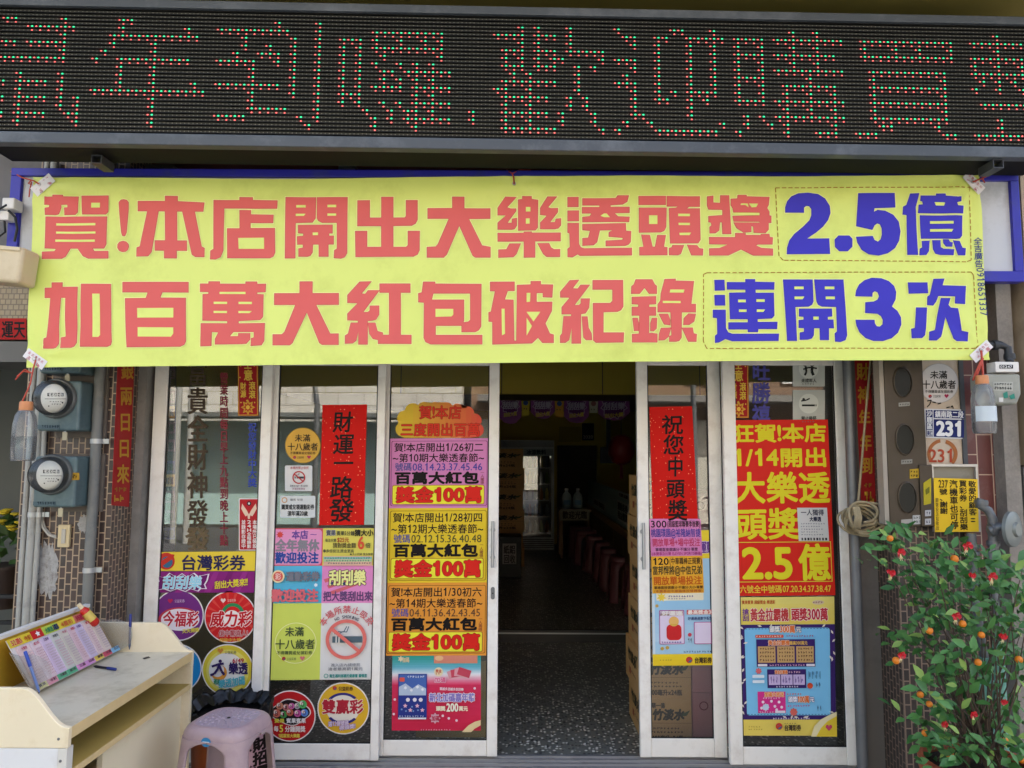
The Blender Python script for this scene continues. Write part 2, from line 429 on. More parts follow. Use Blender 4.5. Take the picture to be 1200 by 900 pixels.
# ================================================================ the shop
shop = thing('shop_building', 'narrow lottery shop front with white sliding glass doors and brown mosaic tiled pilasters', 'shop', (0, 4.1, 0))
ZS = .08                                   # top of the door sill
ystep = PZ(660, 752, .06).y
zstep = P(660, 738, ystep).z
yback = PZ(675, 638, zstep).y
PILX0, PILX1 = P(25, 560, 3.77).x, P(125, 700, 3.77).x
RPX = P(1048, 560, 3.77).x
def wall(name, a, b, m, **k): q = MB(); q.box(a, b, m); return q.build(name, shop, **k)
f = MB(); f.box((PILX0, 4.0, -.08), (2.6, ystep, .06), TERR); f.build('front_floor', shop)
f = MB(); f.box((-2.4, ystep, -.08), (2.6, yback + 1.6, zstep), TERR)
f.build('rear_floor', shop)
f = MB(); f.box((-2.05, ystep - .03, .061), (2.2, ystep - .001, zstep + .004), mat('step_edge', '3a3a38', .4)); f.box((-2.05, ystep - .034, zstep - .03), (2.2, ystep - .031, zstep - .018), ALU2)
f.build('step_edge', shop)
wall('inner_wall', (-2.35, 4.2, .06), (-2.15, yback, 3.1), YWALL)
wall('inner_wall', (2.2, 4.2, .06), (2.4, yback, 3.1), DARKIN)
# rear wall with the dark doorway
zd = P(676, 522, yback).z; xd0, xd1 = P(653, 560, yback).x, P(700, 560, yback).x
q = MB(); q.box((-2.35, yback, .06), (xd0, yback + .15, 3.1), YWALL); q.box((xd1, yback, .06), (2.4, yback + .15, 3.1), YWALL); q.box((xd0, yback, zd), (xd1, yback + .15, 3.1), YWALL)
q.build('rear_wall', shop)
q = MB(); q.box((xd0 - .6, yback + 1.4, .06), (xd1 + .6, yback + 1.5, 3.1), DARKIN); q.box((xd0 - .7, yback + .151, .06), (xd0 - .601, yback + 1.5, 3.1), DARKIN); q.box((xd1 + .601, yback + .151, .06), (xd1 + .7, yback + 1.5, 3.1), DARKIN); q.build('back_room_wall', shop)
wall('ceiling', (-2.35, 4.2, 3.1), (2.4, yback + 1.6, 3.2), mat('ceiling_board', 'd0ccc0', .8))
# low yellow mezzanine front
zm = P(660, 462, 6.7).z
q = MB(); q.box((-2.15, 6.7, zm), (2.2, 6.78, 3.1), YWALL)
for xx in (P(588, 445, 6.7).x, P(706, 445, 6.7).x, P(470, 445, 6.7).x, P(820, 445, 6.7).x): q.box((xx - .004, 6.697, zm), (xx + .004, 6.6999, 3.1), BLACK)
q.build('mezzanine_front', shop)
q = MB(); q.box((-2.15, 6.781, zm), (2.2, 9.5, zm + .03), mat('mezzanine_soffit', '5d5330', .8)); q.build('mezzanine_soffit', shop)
# pilasters
wall('pilaster', (PILX0, 3.77, -.08), (PILX1, 4.3, 4.2), BRICK)
wall('pilaster', (RPX, 3.77, -.08), (RPX + 1.2, 4.3, 4.2), BRICKR)
# raw cement jamb post between the left pilaster and the door frame
q = MB(); x0 = PILX1 + .001; x1 = P(172, 650, 4.02).x - .03
q.box((x0, 3.97, -.08), (x0 + .045, 4.12, 2.6), CONC); q.build('jamb_post', shop)
wall('jamb_panel', (x0 + .047, 4.05, -.08), (x1 + .06, 4.12, 2.6), mat('dark_brown_board', '3a2a20', .6))
wall('jamb_panel', (P(1001.6, 650, 4.03).x, 3.975, -.08), (RPX - .001, 4.12, 2.6), mat('grey_jamb_board', '6f6a64', .7, dirt='55504a'))
# lintel, upper storey, canopy
wall('lintel', (PILX0, 4.0, 2.262), (RPX + 1.2, 4.299, 4.2), mat('lintel_board', '5b2a20', .7))
wall('upper_storey', (-4.0, 3.95, 4.21), (4.0, 14, 9.5), mat('upper_wall', '9c978d', .8, dirt='77736b'))
q = MB(); q.box((-4.0, 2.95, 3.86), (4.0, 3.949, 4.0), mat('canopy_board', '8a8040', .6)); q.build('canopy', shop)
# sill track
q = MB(); q.box((P(172, 800, 4.02).x, 3.955, -.08), (P(1001, 800, 4.03).x, 4.2, ZS - .012), mat('sill_aluminium', '8e9093', .4, metal=.4, dirt='54555a', dscale=8))
for yy in (3.957, 3.99, 4.045, 4.095, 4.145): q.box((P(172, 800, 4.02).x, yy, ZS - .0119), (P(1001, 800, 4.03).x, yy + .006, ZS), ALU2)
q.build('sill_track', shop)

def door(px0, px1, wl, wr, Y, zr, handle=None, lock=False):
    """one sliding panel: frame, pane, gaskets; pixel columns are read at row 650"""
    X0, X1 = P(px0, 650, Y).x, P(px1, 650, Y).x; a, b = P(px0 + wl, 650, Y).x, P(px1 - wr, 650, Y).x
    T = .036; zt = 2.255; zb = ZS + .004; zrail = P((px0+px1)/2, zr, Y).z; ztr = P((px0+px1)/2, 428, Y).z
    q = MB()
    q.box((X0, Y, zb), (a, Y + T, zt), ALU); q.box((b, Y, zb), (X1, Y + T, zt), ALU)
    q.box((a + .0005, Y + .004, zb), (b - .0005, Y + T - .004, zrail), ALU); q.box((a + .0005, Y + .004, ztr), (b - .0005, Y + T - .004, zt), ALU)
    fr = q.build('sliding_door', shop, bevel=.004)
    p = MB(); p.box((a, Y + .014, zrail), (b, Y + .019, ztr), GLASS); p.build('glass_pane', fr)
    p = MB(); e = .006
    for bx in (((a, Y + .009, zrail), (a + e, Y + .013, ztr)), ((b - e, Y + .009, zrail), (b, Y + .013, ztr)), ((a + e, Y + .009, zrail), (b - e, Y + .013, zrail + e))): p.box(*bx, RUBBER)
    p.build('gasket', fr)
    if handle:
        hx = P(handle[0], 640, Y).x; z0 = P(handle[0], handle[2], Y).z; z1 = P(handle[0], handle[1], Y).z
        p = MB(); p.tube([(hx, Y - .035, z0), (hx, Y - .035, z1)], .009, ALU2, 12)
        for zz in (z0 + .05, z1 - .05): p.tube([(hx, Y - .03, zz), (hx, Y + .001, zz)], .006, ALU2, 10); p.lathe([(.013, 0), (.013, .004)], (hx, Y, zz), ALU2, 14, 'y')
        p.build('handle', fr, smooth=40)
    if lock:
        p = MB(); hx = P(lock[0], lock[1], Y).x; hz = P(lock[0], lock[1], Y).z
        pts = [(hx + .011*math.cos(t), Y - .004, hz + (.022 if math.sin(t) > 0 else -.022) + .011*math.sin(t)) for t in [i*math.pi/10 for i in range(20)]]
        p.prism(pts, (0, .0045, 0), GREYST); p.tube([(hx, Y - .008, hz), (hx, Y - .0039, hz)], .004, BLACK); p.build('lock', fr)
    return fr
YA, YB, YC, YD, YE = 4.02, 4.06, 4.12, 4.12, 4.03
door(171, 312, 16, 12, YA, 872); door(308, 448, 12, 9.5, YB, 872)
door(441, 584, 12, 12, YC, 868, handle=(577.5, 610, 664), lock=(577.5, 695))
door(748, 848, 13, 15, YD, 866, handle=(753, 612, 666)); door(851, 1001, 15, 16, YE, 876)

# ================================================================ what stands either side
# left: the neighbour's recessed entrance
nb = thing('neighbour_shop', 'dark recessed entrance of the neighbouring shop with a beige tiled header', 'shop', (-3.4, 4.3, 0))
def nw(name, a, b, m): q = MB(); q.box(a, b, m); return q.build(name, nb)
X1 = PILX0 - .004
nw('wall', (-5.5, 4.02, P(0, 333, 4.02).z), (X1, 4.3, 4.2), mat('grey_render', '77777a', .8, dirt='5f5f60'))
nw('tiled_header', (-5.5, 4.0, P(0, 398, 4.0).z), (X1, 4.018, P(0, 334, 4.0).z), brick_mat('small_beige_tile', '9a8866', '8d7c5c', '6d5f48', .03, .03, .003, False))
nw('shutter_box', (-5.5, 3.9, P(0, 424, 3.9).z), (X1, 4.3, P(0, 400, 3.9).z), mat('shutter_box', '6a6a66', .6))
nw('side_wall', (-5.5, 4.3, -.08), (-5.4, 6.5, 4.0), DARKIN); nw('back_wall', (-5.5, 6.5, -.08), (-2.36, 6.6, 4.0), DARKIN); nw('roof_slab', (-5.5, 4.301, 3.0), (-2.36, 6.49, 3.1), DARKIN)
nw('inner_panel', (-3.6, 5.2, -.08), (-3.05, 5.25, 2.3), mat('grey_inner_panel', '5a5d58', .6))
q = MB()
for i in range(7): q.box((-5.3, 4.15, .05 + i*.14), (X1 - .03, 4.17, .07 + i*.14), BLACK)
for i in range(2): q.box((-3.1 + i*.4, 4.14, -.08), (-3.07 + i*.4, 4.18, 1.0), BLACK)
q.build('railing', nb)
s = Sheet(3.995); s.base([(-60, 373), (31, 373), (31, 398), (-60, 398)], 'b3201c'); s.text('運天', 2, 376, 30, 396, '151515', .7)
s.build('door_couplet', 'short red paper strip with black characters pasted on the neighbour’s tiled header', 'couplet')
# pot of yellow flowers behind
fl = thing('flower_pot', 'dark pot of yellow chrysanthemums in the neighbour’s entrance', 'plant', P(12, 700, 4.9))
q = MB(); c = P(8, 665, 4.9); q.lathe([(.10, -.25), (.14, 0), (.15, .0), (.15, .02)], c, mat('dark_pot', '33251f', .5)); q.build('pot', fl, smooth=40)
q = MB(); q2 = MB(); rn = random.Random(3)
LEAFD = mat('dark_leaf', '3d5a2a', .5, var=.2); YEL = mat('yellow_petal', 'd8c030', .6)
for i in range(46):
    a = rn.random()*6.28; rr = rn.random()*.22; p0 = c + Vector((math.cos(a)*rr, math.sin(a)*rr, .05 + rn.random()*.26))
    d = Vector((rn.uniform(-1, 1), rn.uniform(-1, .2), rn.uniform(-.3, 1))).normalized(); t = d.orthogonal().normalized()
    q.poly([p0, p0 + d*.05 + t*.025, p0 + d*.11, p0 + d*.05 - t*.025], LEAFD)
for i in range(26):
    a = rn.random()*6.28; rr = rn.random()*.2; p0 = c + Vector((math.cos(a)*rr, math.sin(a)*rr - .06, .2 + rn.random()*.18))
    q2.lathe([(.004, 0), (.028, .012), (.03, .02), (.012, .024)], p0, YEL, 9)
q.build('foliage', fl); q2.build('blossom', fl)

# right: red tiled panel, stone columns
rp = thing('side_pillar', 'red tiled wall and grey stone pillars carrying the gas meters at the right end', 'pillar', (RPX + .8, 3.7, 0))
def rw(name, a, b, m): q = MB(); q.box(a, b, m); return q.build(name, rp)
xa, xb, xc, xd_, xe = [P(v, 560, 3.74).x for v in (1131, 1166, 1184, 1193, 1290)]
rw('tiled_panel', (xa, 3.74, P(1150, 665, 3.74).z), (xb, 3.768, 4.1), REDTILE)
rw('stone_post', (xb + .001, 3.66, -.08), (xc, 3.767, 4.1), STONE)
rw('dark_recess', (xc + .001, 3.74, -.08), (xd_, 3.766, 4.1), mat('brown_board', '4a3a2c', .7))
rw('beige_post', (xd_ + .001, 3.60, P(1200, 545, 3.6).z), (xe, 3.765, 4.1), BEIGE)
rw('grey_shutter', (xd_ + .001, 3.70, -.08), (xe, 3.7655, P(1200, 548, 3.6).z), mat('grey_shutter', '6e6f70', .5))

nr = thing('neighbour_house', 'plain grey rendered house adjoining the shop past the gas meters', 'house', (5.5, 4, 0))
q = MB(); q.box((P(1290, 560, 3.74).x + .01, 3.8, -.08), (9, 12, 8.5), mat('grey_render', '77777a')); q.build('wall', nr)
q = MB(); q.box((3.7, 3.75, 0), (7.5, 3.799, 2.6), MATS['grey_shutter']); q.build('shutter', nr)
# ================================================================ across the street (seen only as reflections in the panes)
q0 = thing('opposite_house', 'pale grey rendered house across the street with dark windows and a teal shopfront', 'house', (-6, -11, 0))
q = MB(); q.box((-13, -14, -.08), (-1.2, -9.5, 9.5), brick_mat('pale_wall_tile', 'd2cdc2', 'c6c0b4', '8f8a80', .62, .31, .012, False, dirt='b0aaa0')); q.build('wall', q0)
WIN = mat('dark_window', '2a3034', .1)
for i in range(5):
    for j in range(2):
        q = MB(); x = -12 + i*2.2; z = 3.7 + j*2.8; q.box((x, -9.52, z), (x + 1.1, -9.45, z + 1.3), mat('window_frame_grey', '8c8c88', .5)); fo = q.build('window', q0)
        q = MB(); q.box((x + .08, -9.449, z + .08), (x + 1.02, -9.44, z + 1.22), WIN); q.build('pane', fo)
q = MB(); q.box((-12.8, -9.48, 0), (-1.6, -9.4, 2.4), mat('teal_shutter', 'b9d6cf', .5)); q.build('shutter', q0)
q = MB(); q.box((-12.8, -9.4, 2.45), (-1.4, -8.2, 2.55), mat('grey_awning', '6f7370', .6)); q.build('awning', q0)
for i, x in enumerate((-4.6, -2.2)):
    q = MB(); q.tube([(x - 3, -7.5, 4.9 - i*.5), (x, -7.5, 4.6 - i*.4), (x + 3, -7.5, 4.8 - i*.5)], .018, BLACK, 6); q.build('overhead_cable', None, label=['upper black overhead cable sagging across the street', 'lower black overhead cable sagging across the street'][i], cat='cable', group='overhead cables across the street')
q0 = thing('brick_house', 'brown brick house across the street with a balcony', 'house', (4, -11, 0))
q = MB(); q.box((-1.0, -14, -.08), (9, -10, 8.5), mat('brown_render', '8a6e58', .8, dirt='6d5747')); q.build('wall', q0)
for i in range(4):
    q = MB(); x = -.3 + i*2.3; q.box((x, -10.02, 3.4), (x + 1.3, -9.94, 5), WHITE); fo = q.build('window', q0)
    q = MB(); q.box((x + .08, -9.939, 3.48), (x + 1.22, -9.93, 4.92), WIN); q.build('pane', fo)
q = MB(); q.box((-.8, -9.98, 0), (8.6, -9.9, 2.5), mat('cream_shutter', 'd9d3c2', .5)); q.build('shutter', q0)
q = MB(); q.box((-.8, -9.95, 2.9), (8.8, -9.0, 3.05), CONC); q.build('balcony', q0)
for i, (x, y, h) in enumerate([(-3.35, -4.6, 2.98), (3.3, -5.2, 3.5)]):
    lp = thing('street_lamp', ['grey street lamp with a curved arm reflected in the glass', 'second grey street lamp with a curved arm reflected beside the brick house'][i], 'street lamp', (x, y, 0), 'street lamps across the road')
    q = MB(); q.tube([(x, y, -.08), (x, y, h - .5), (x - .05, y, h - .15), (x - .22, y, h), (x - .5, y, h + .05)], [.06, .05, .045, .04, .035], GREYST); q.build('pole', lp, smooth=50)
    q = MB(); q.box((x - .74, y - .08, h - .0), (x - .40, y + .08, h + .10), GREYST); q.build('lamp_head', lp, bevel=.03)
for x in (-6.55, -6.3):
    q = MB(); q.tube([(x, -6.5, -.08), (x, -6.5, 6.5)], .06, mat('weathered_pole', 'a9a8a2', .6)); q.build('utility_pole', None, 50, label='slim pale utility pole standing across the street, one of a pair', cat='pole', group='pale poles across the road')
# ================================================================ LED message board
LEDG = {
0:[(0,0),(0,1),(0,7),(1,3,8),(2,7),(3,0,1),(3,3,7),(4,7),(5,0,7),(7,2),(7,7),(8,0),(8,2,5),(8,7),(9,2),(9,7),(10,0),(10,2,5),(10,7),(10,9),(11,2),(11,7),(11,9),(12,0),(12,2,5),(12,8,9),(13,2),(13,9),
 (0,14,15),(1,14),(1,22),(2,13,23),(3,13),(3,18),(4,12),(4,18),(5,11),(5,14,22),(6,14),(6,18),(7,14),(7,18),(8,14),(8,18),(8,23),(9,11,24),(10,18),(11,18),(12,18),(13,18),
 (0,33),(0,38),(1,26,34),(1,38),(2,29),(2,35),(2,38),(3,29),(3,32),(3,35),(3,38),(4,28),(4,31,33),(4,35),(4,38),(5,26,30),(5,33),(5,35),(5,38),(6,30),(6,35),(6,38),(7,30),(7,35),(7,38),(8,26,33),(8,35),(8,38),(9,30),(9,35),(9,38),(10,30),(10,38),(11,30,34),(11,38),(12,26,29),(12,36),(12,38),(13,37),
 (1,45,53),(2,41,43),(2,45),(2,48),(2,51),(2,53),(3,41),(3,43),(3,45,53),(4,41),(4,43),(4,46),(4,53),(5,41),(5,43),(5,45),(5,48),(5,50),(5,52),(6,41),(6,43),(6,46,47),(6,49,54),(7,41),(7,43),(7,46),(7,48),(7,50),(7,52),(8,41),(8,43),(8,45,48),(8,50,54),(9,41,43),(9,50),(9,52),(10,41),(10,43),(10,46),(10,48),(10,50,54),(11,44),(11,47),(11,49,50),(11,52),(12,45),(12,47),(12,49,54),(13,45),(13,50),
 (11,57),(12,57),
 (0,63),(0,65),(0,69),(1,60,63),(1,65,67),(1,69),(2,63),(2,65),(2,69),(3,61,63),(3,65,67),(3,69,73),(4,61),(4,63),(4,65),(4,67,68),(4,73),(5,61,63),(5,65,67),(5,70),(5,72),(6,62),(6,64),(6,70),(7,61,67),(7,70),(8,60,61),(8,64),(8,70),(9,61,66),(9,69),(9,71),(10,61),(10,64),(10,69),(10,71),(11,61,66),(11,68),(11,72),(12,61),(12,64),(12,68),(12,72),(13,61,67),(13,73),
 (0,75),(0,82,83),(0,87),(1,76,77),(1,80,81),(1,84,88),(2,77),(2,80),(2,84),(2,87),(3,80),(3,84),(3,87),(4,75,77),(4,80),(4,84),(4,87),(5,77),(5,80),(5,84),(5,87),(6,76),(6,80),(6,84),(6,87),(7,75,77),(7,80),(7,84),(7,87),(8,77),(8,80),(8,82),(8,84,87),(9,77),(9,80,81),(9,84),(9,86),(10,77),(10,84),(11,77,78),(11,84),(12,76),(12,79),(12,88),(13,75),(13,80,87),
 (0,97),(0,100),(1,90,93),(1,95,103),(2,90),(2,93),(2,97),(2,100),(3,90,93),(3,95,102),(4,90),(4,93),(4,97),(4,100),(5,90),(5,93),(5,95,103),(6,90,93),(6,99),(7,90),(7,93),(7,96,102),(8,90),(8,93),(8,96),(8,99),(8,102),(9,90,93),(9,95,103),(10,96),(10,99),(10,102),(11,91),(11,93),(11,95,103),(12,91),(12,94),(12,96),(12,102),(13,90),(13,96),(13,100,102),
 (1,106,117),(2,106),(2,110),(2,113),(2,117),(3,106,117),(5,107,116),(6,107),(6,116),(7,107,116),(8,107),(8,116),(9,107,116),(10,107),(10,116),(11,107,116),(12,108,109),(12,115),(13,105,107),(13,116,117),
 (0,123),(1,120,126),(2,123),(3,120,127),(4,120),(4,123),(4,126),(5,120,127),(6,121),(6,123),(6,125),(7,120),(7,123),(7,126),(9,121,127),(11,123),(12,123),(13,120,127)]}[0]
LTAN = math.tan(R(1.4)); LY0 = 3.25
def LP(px, py):
    d = ray(px, py); t = LY0 / (d.y - LTAN * d.x); return CAM + d * t
def emitm(name, c, s):
    m = bpy.data.materials.new(name); m.use_nodes = True; b = m.node_tree.nodes['Principled BSDF']
    b.inputs['Base Color'].default_value = (.1, .1, .1, 1); b.inputs['Emission Color'].default_value = c; b.inputs['Emission Strength'].default_value = s
    return m
LEDGREEN = emitm('lit_green_diode', (.0, .62, .22, 1), .50); LEDRED = emitm('lit_red_diode', (.95, .10, .09, 1), .50)
led = thing('led_message_board', 'long black dot matrix message board in a slate metal frame showing red and green characters', 'message board', (0, LY0, 3.2))
lx = Vector((1, LTAN, 0)).normalized(); lz = Vector((0, 0, 1)); ln = Vector((LTAN, -1, 0)).normalized()   # ln: towards the street
A0 = LP(593.3, 42.2); PIT = (LP(593.3 + 9.42, 42.2) - A0).length
def LQ(c, r, out=0.0): return A0 + lx * ((c - 61) * PIT) - lz * ((r - 1) * PIT) + ln * out
q = MB(); dk = mat('board_face', '4a4b46', .7, var=.15, scale=30)
c0, c1 = -1.2, 128.6; r0, r1 = -1.35, 14.55
def lbox(q, ca, ra, cb, rb, o0, o1, m):
    q.add([LQ(ca, ra, o0), LQ(cb, ra, o0), LQ(cb, ra, o1), LQ(ca, ra, o1), LQ(ca, rb, o0), LQ(cb, rb, o0), LQ(cb, rb, o1), LQ(ca, rb, o1)],
          [(0,1,2,3), (7,6,5,4), (0,4,5,1), (1,5,6,2), (2,6,7,3), (3,7,4,0)], m)
q.poly([LQ(c0, r1), LQ(c1, r1), LQ(c1, r0), LQ(c0, r0)], dk)
fin = mat('louvre_black', '1d1e1d', .6, spec=.15)
for i in range(32): lbox(q, c0, -1.30 + i*.5 - .055, c1, -1.30 + i*.5 + .055, .0005, .014, fin)
off_ = mat('unlit_diode', '8c8c82', .35)
lit = set()
for e in LEDG:
    for c in range(e[1], (e[2] if len(e) > 2 else e[1]) + 1): lit.add((e[0], c))
def diode(r, c, rad, out, m, n=6):
    q.add([LQ(c, r, out + rad*PIT*.6)] + [LQ(c + rad*math.cos(2*math.pi*i/n), r + rad*math.sin(2*math.pi*i/n), out) for i in range(n)], [(0, 1 + i, 1 + (i+1) % n) for i in range(n)], m)
for r in range(-1, 15):
    for c in range(-1, 128):
        on = (r, c) in lit
        for (dr, dc, k) in ((-.05, 0, 'g'), (-.05, -.5, 'r'), (.45, 0, 'r'), (.45, -.5, None)):
            if on and k: diode(r + dr, c + dc, .135 if k == 'g' else .115, .004, LEDGREEN if k == 'g' else LEDRED, 8)
            else: diode(r + dr, c + dc, .10, .003, off_, 4)
q.build('screen', led)
# frame and housing
q = MB()
rt = r0 - 1.05; rb = r1 + 1.42
lbox(q, c0 - .8, rt, c1 + .8, r0, -.02, .03, DFRAME); lbox(q, c0 - .8, r1, c1 + .8, rb, -.02, .03, DFRAME)
lbox(q, c0 - .8, r0 + .001, c0, r1 - .001, -.02, .03, DFRAME); lbox(q, c1, r0 + .001, c1 + .8, r1 - .001, -.02, .03, DFRAME)
q.build('frame', led, bevel=.004)
q = MB(); lbox(q, c0 - .7, rt + .1, c1 + .7, rb - .12, -.20, -.021, mat('housing_black', '141516', .7, spec=.15)); q.build('housing', led)
def strut(px, Y0=3.30, Y1=3.40):
    q = MB(); p = LP(px, 180); z = LQ(0, rb).z - .002; wv = .024; t = .004
    for a, b in (((-wv, 0), (wv, t)), ((-wv, -.036), (wv, -.032)), ((-wv, -.0319), (-wv + t, -.0001)), ((wv - t, -.0319), (wv, -.0001))):
        q.box((p.x + a[0], Y0, z - .002 + a[1] - t), (p.x + b[0], Y1, z - .002 + b[1] - t), mat('bracket_steel', '45474a', .5, metal=.3))
    q.build('bracket', led)
strut(100, 3.29); strut(1167, 3.29)
# clutter on the dark wall between the board and the light box
cz = P(600, 198, 3.94)
for px, wd, m_ in ((60, 44, WHITE), (150, 50, DARKIN), (395, 20, GREYST)):
    q = MB(); q.box((P(px, 195, 3.9).x, 3.93, P(px, 210, 3.9).z), (P(px + wd, 195, 3.9).x, 3.999, P(px, 190, 3.9).z), m_); q.build('wall_bracket', shop)

# ================================================================ blue framed light box behind the banner
lb = thing('light_box_sign', 'blank white light box with a blue metal frame behind the yellow banner', 'sign', (0, 3.7, 2.8))
BLUE = mat('blue_enamel', '2f2fa8', .4, var=.08, dirt='3a3f8a', dscale=8)
LBY = 3.53
def lbp(x, y, d=0): p = P(x, y, LBY); return (p.x, LBY - d, p.z)
q = MB(); a, b = P(600, 199.5, LBY).z, P(600, 327, LBY).z; xl, xr = P(13, 200, LBY).x, P(1197, 260, LBY).x; fw = .052
q.box((xl, LBY, b), (xr, LBY + .055, b + fw), BLUE); q.box((xl, LBY, a - fw*.75), (xr, LBY + .055, a), BLUE)
q.box((xl, LBY + .0005, b + fw + .0004), (xl + fw, LBY + .055, a - fw*.75 - .0004), BLUE); q.box((xr - fw*.8, LBY + .0005, b + fw + .0004), (xr, LBY + .055, a - fw*.75 - .0004), BLUE)
q.build('frame', lb, bevel=.003)
q = MB(); q.box((xl + fw, LBY + .02, b + fw), (xr - fw*.8, LBY + .05, a - fw*.75), mat('light_box_acrylic', 'c9ccd0', .35, dirt='aeb0b0', dscale=6)); q.build('panel', lb)
# ================================================================ the yellow banner
# block letters traced as outlines in enlarged picture coordinates: origin x, y, scale; '+' ink, '-' opening
BG = []
def bgl(o, col, pos, neg=()):
    def cv(t): return [(o[0] + float(a)/o[2], o[1] + float(b)/o[2]) for a, b in (p.split(',') for p in t.split())]
    BG.append((col, [cv(t) for t in pos], [cv(t) for t in neg]))
RD, BL = 'e56a66', '433ebe'
o1, o2, o3, o4, o5, o6, o7, o8 = (40,220,4.5), (230,220,4.5), (400,220,4.5), (570,220,4.5), (640,220,4.5), (735,220,4.5), (820,220,4.5), (980,210,4.284)
bgl(o1, RD, ['62,50 103,50 103,42 157,42 157,50 238,50 236,132 222,145 163,145 163,108 183,108 183,92 146,92 146,106 132,140 118,145 63,145 63,110 84,106 86,92 62,92', '254,45 396,45 396,130 384,143 260,143',
  '66,156 390,156 386,300 374,322 312,322 322,337 396,337 396,375 290,375 262,362 234,322 196,322 170,366 150,376 46,376 46,340 112,338 122,324 60,320'],
  ['306,82 352,82 352,108 306,108', '122,190 330,190 330,202 122,202', '122,234 330,234 330,245 122,245', '118,276 326,276 326,288 118,288'])
bgl(o1, RD, ['452,80 462,68 476,65 492,68 502,80 502,120 492,240 484,257 472,257 466,240 456,140', '474,284 490,288 502,300 504,314 498,330 486,339 470,341 454,334 445,320 446,302 456,289'])
bgl(o1, RD, ['552,74 695,74 695,47 759,47 759,74 898,80 892,126 848,126 882,310 897,318 896,364 850,364 832,352 784,126 755,126 755,280 805,280 805,332 752,332 752,372 688,372 688,332 640,332 640,280 694,280 694,126 660,126 622,340 604,362 544,364 546,318 562,312 602,126 552,126'])
bgl(o1, RD, ['64,531 100,531 100,503 157,503 157,527 238,527 236,820 222,840 205,846 150,846 149,793 176,788 176,583 150,583 138,825 124,845 110,849 59,849 60,798 78,793 94,583 64,583', '257,511 410,511 418,815 412,832 394,840 254,840'], ['316,562 354,562 360,780 350,790 320,790'])
bgl(o1, RD, ['472,500 814,498 814,552 678,552 668,582 800,582 802,810 794,828 772,838 496,842 486,586 594,584 604,553 472,553'], ['550,637 738,635 738,686 552,688', '554,738 738,738 738,770 726,787 554,787'])
# 店 開 萬 大
bgl(o2, RD, ['92,66 228,66 228,50 296,50 296,64 426,66 424,108 146,108 140,330 126,364 100,376 72,376 74,332 90,322', '228,118 286,118 286,140 405,142 403,184 284,184 284,212 412,212 413,340 404,360 386,369 162,369 162,214 228,214'], ['220,264 356,262 356,321 222,321'])
bgl(o2, RD, ['470,48 630,50 628,160 612,182 522,184 520,370 466,370', '636,50 797,50 795,345 782,366 762,373 726,370 728,330 742,322 742,184 664,184 644,174 636,160', '536,196 718,196 718,240 700,240 700,254 724,254 724,298 696,298 696,362 646,362 646,298 614,298 612,340 600,357 584,362 538,361 538,320 562,316 562,298 532,298 530,256 564,254 564,240 536,238'],
  ['526,90 576,90 576,103 526,103', '524,136 576,136 566,148 524,148', '692,90 738,90 738,103 692,103', '692,136 738,136 738,148 692,148', '614,236 642,236 642,250 614,250'])
bgl(o2, RD, ['20,506 64,506 64,494 122,494 122,506 258,506 258,494 318,494 318,506 364,506 362,548 318,550 318,560 352,562 350,680 336,696 222,702 222,716 360,714 358,808 344,830 288,834 290,794 304,790 304,760 196,760 176,784 222,784 222,768 284,768 284,800 264,822 240,824 100,826 100,798 118,762 82,760 80,834 24,836 26,716 164,716 164,702 34,700 34,562 64,560 64,549 20,548'],
  ['122,549 258,548 258,560 122,560', '92,601 162,601 162,613 92,613', '222,601 292,601 292,613 222,613', '92,650 162,650 162,661 92,661', '222,650 292,650 280,661 222,661'])
bgl(o2, RD, ['410,556 544,556 544,494 611,494 611,556 750,556 750,616 630,616 706,770 750,770 750,828 664,828 650,818 582,656 508,818 494,830 404,830 404,774 452,774 466,760 522,616 410,616'])
# 出 大 紅 包
bgl(o3, RD, ['86,68 150,68 150,160 212,160 212,50 274,50 274,160 334,160 342,152 342,68 402,68 402,170 392,190 372,201 274,203 274,314 342,314 352,304 352,230 413,230 412,330 402,352 380,363 76,365 74,230 136,230 136,314 212,314 212,203 86,203'])
bgl(o3, RD, ['456,110 586,110 586,50 648,50 648,110 785,110 785,164 672,164 742,306 786,314 786,368 708,368 694,360 622,200 556,352 540,368 452,368 452,314 498,312 510,298 568,164 456,164'])
bgl(o3, RD, ['96,496 158,494 106,558 126,560 140,541 200,541 114,656 140,656 150,646 150,622 198,622 198,668 182,694 160,700 138,702 138,826 90,826 90,760 78,806 60,820 20,822 20,780 36,770 50,712 88,712 88,700 32,698 32,664 86,608 32,606 32,566', '140,712 178,712 190,756 218,764 218,776 252,776 252,552 202,552 202,506 363,506 363,552 312,552 312,776 368,776 368,822 194,822 194,802 166,796 148,770'])
bgl(o3, RD, ['432,496 494,496 494,506 738,508 736,730 724,750 706,759 634,759 634,710 668,706 680,696 680,556 484,556 476,590 646,590 646,700 632,726 496,726 496,776 742,776 742,824 470,824 444,812 434,790 436,604 406,602 406,556 424,552'], ['496,638 590,638 590,668 580,678 496,680'])
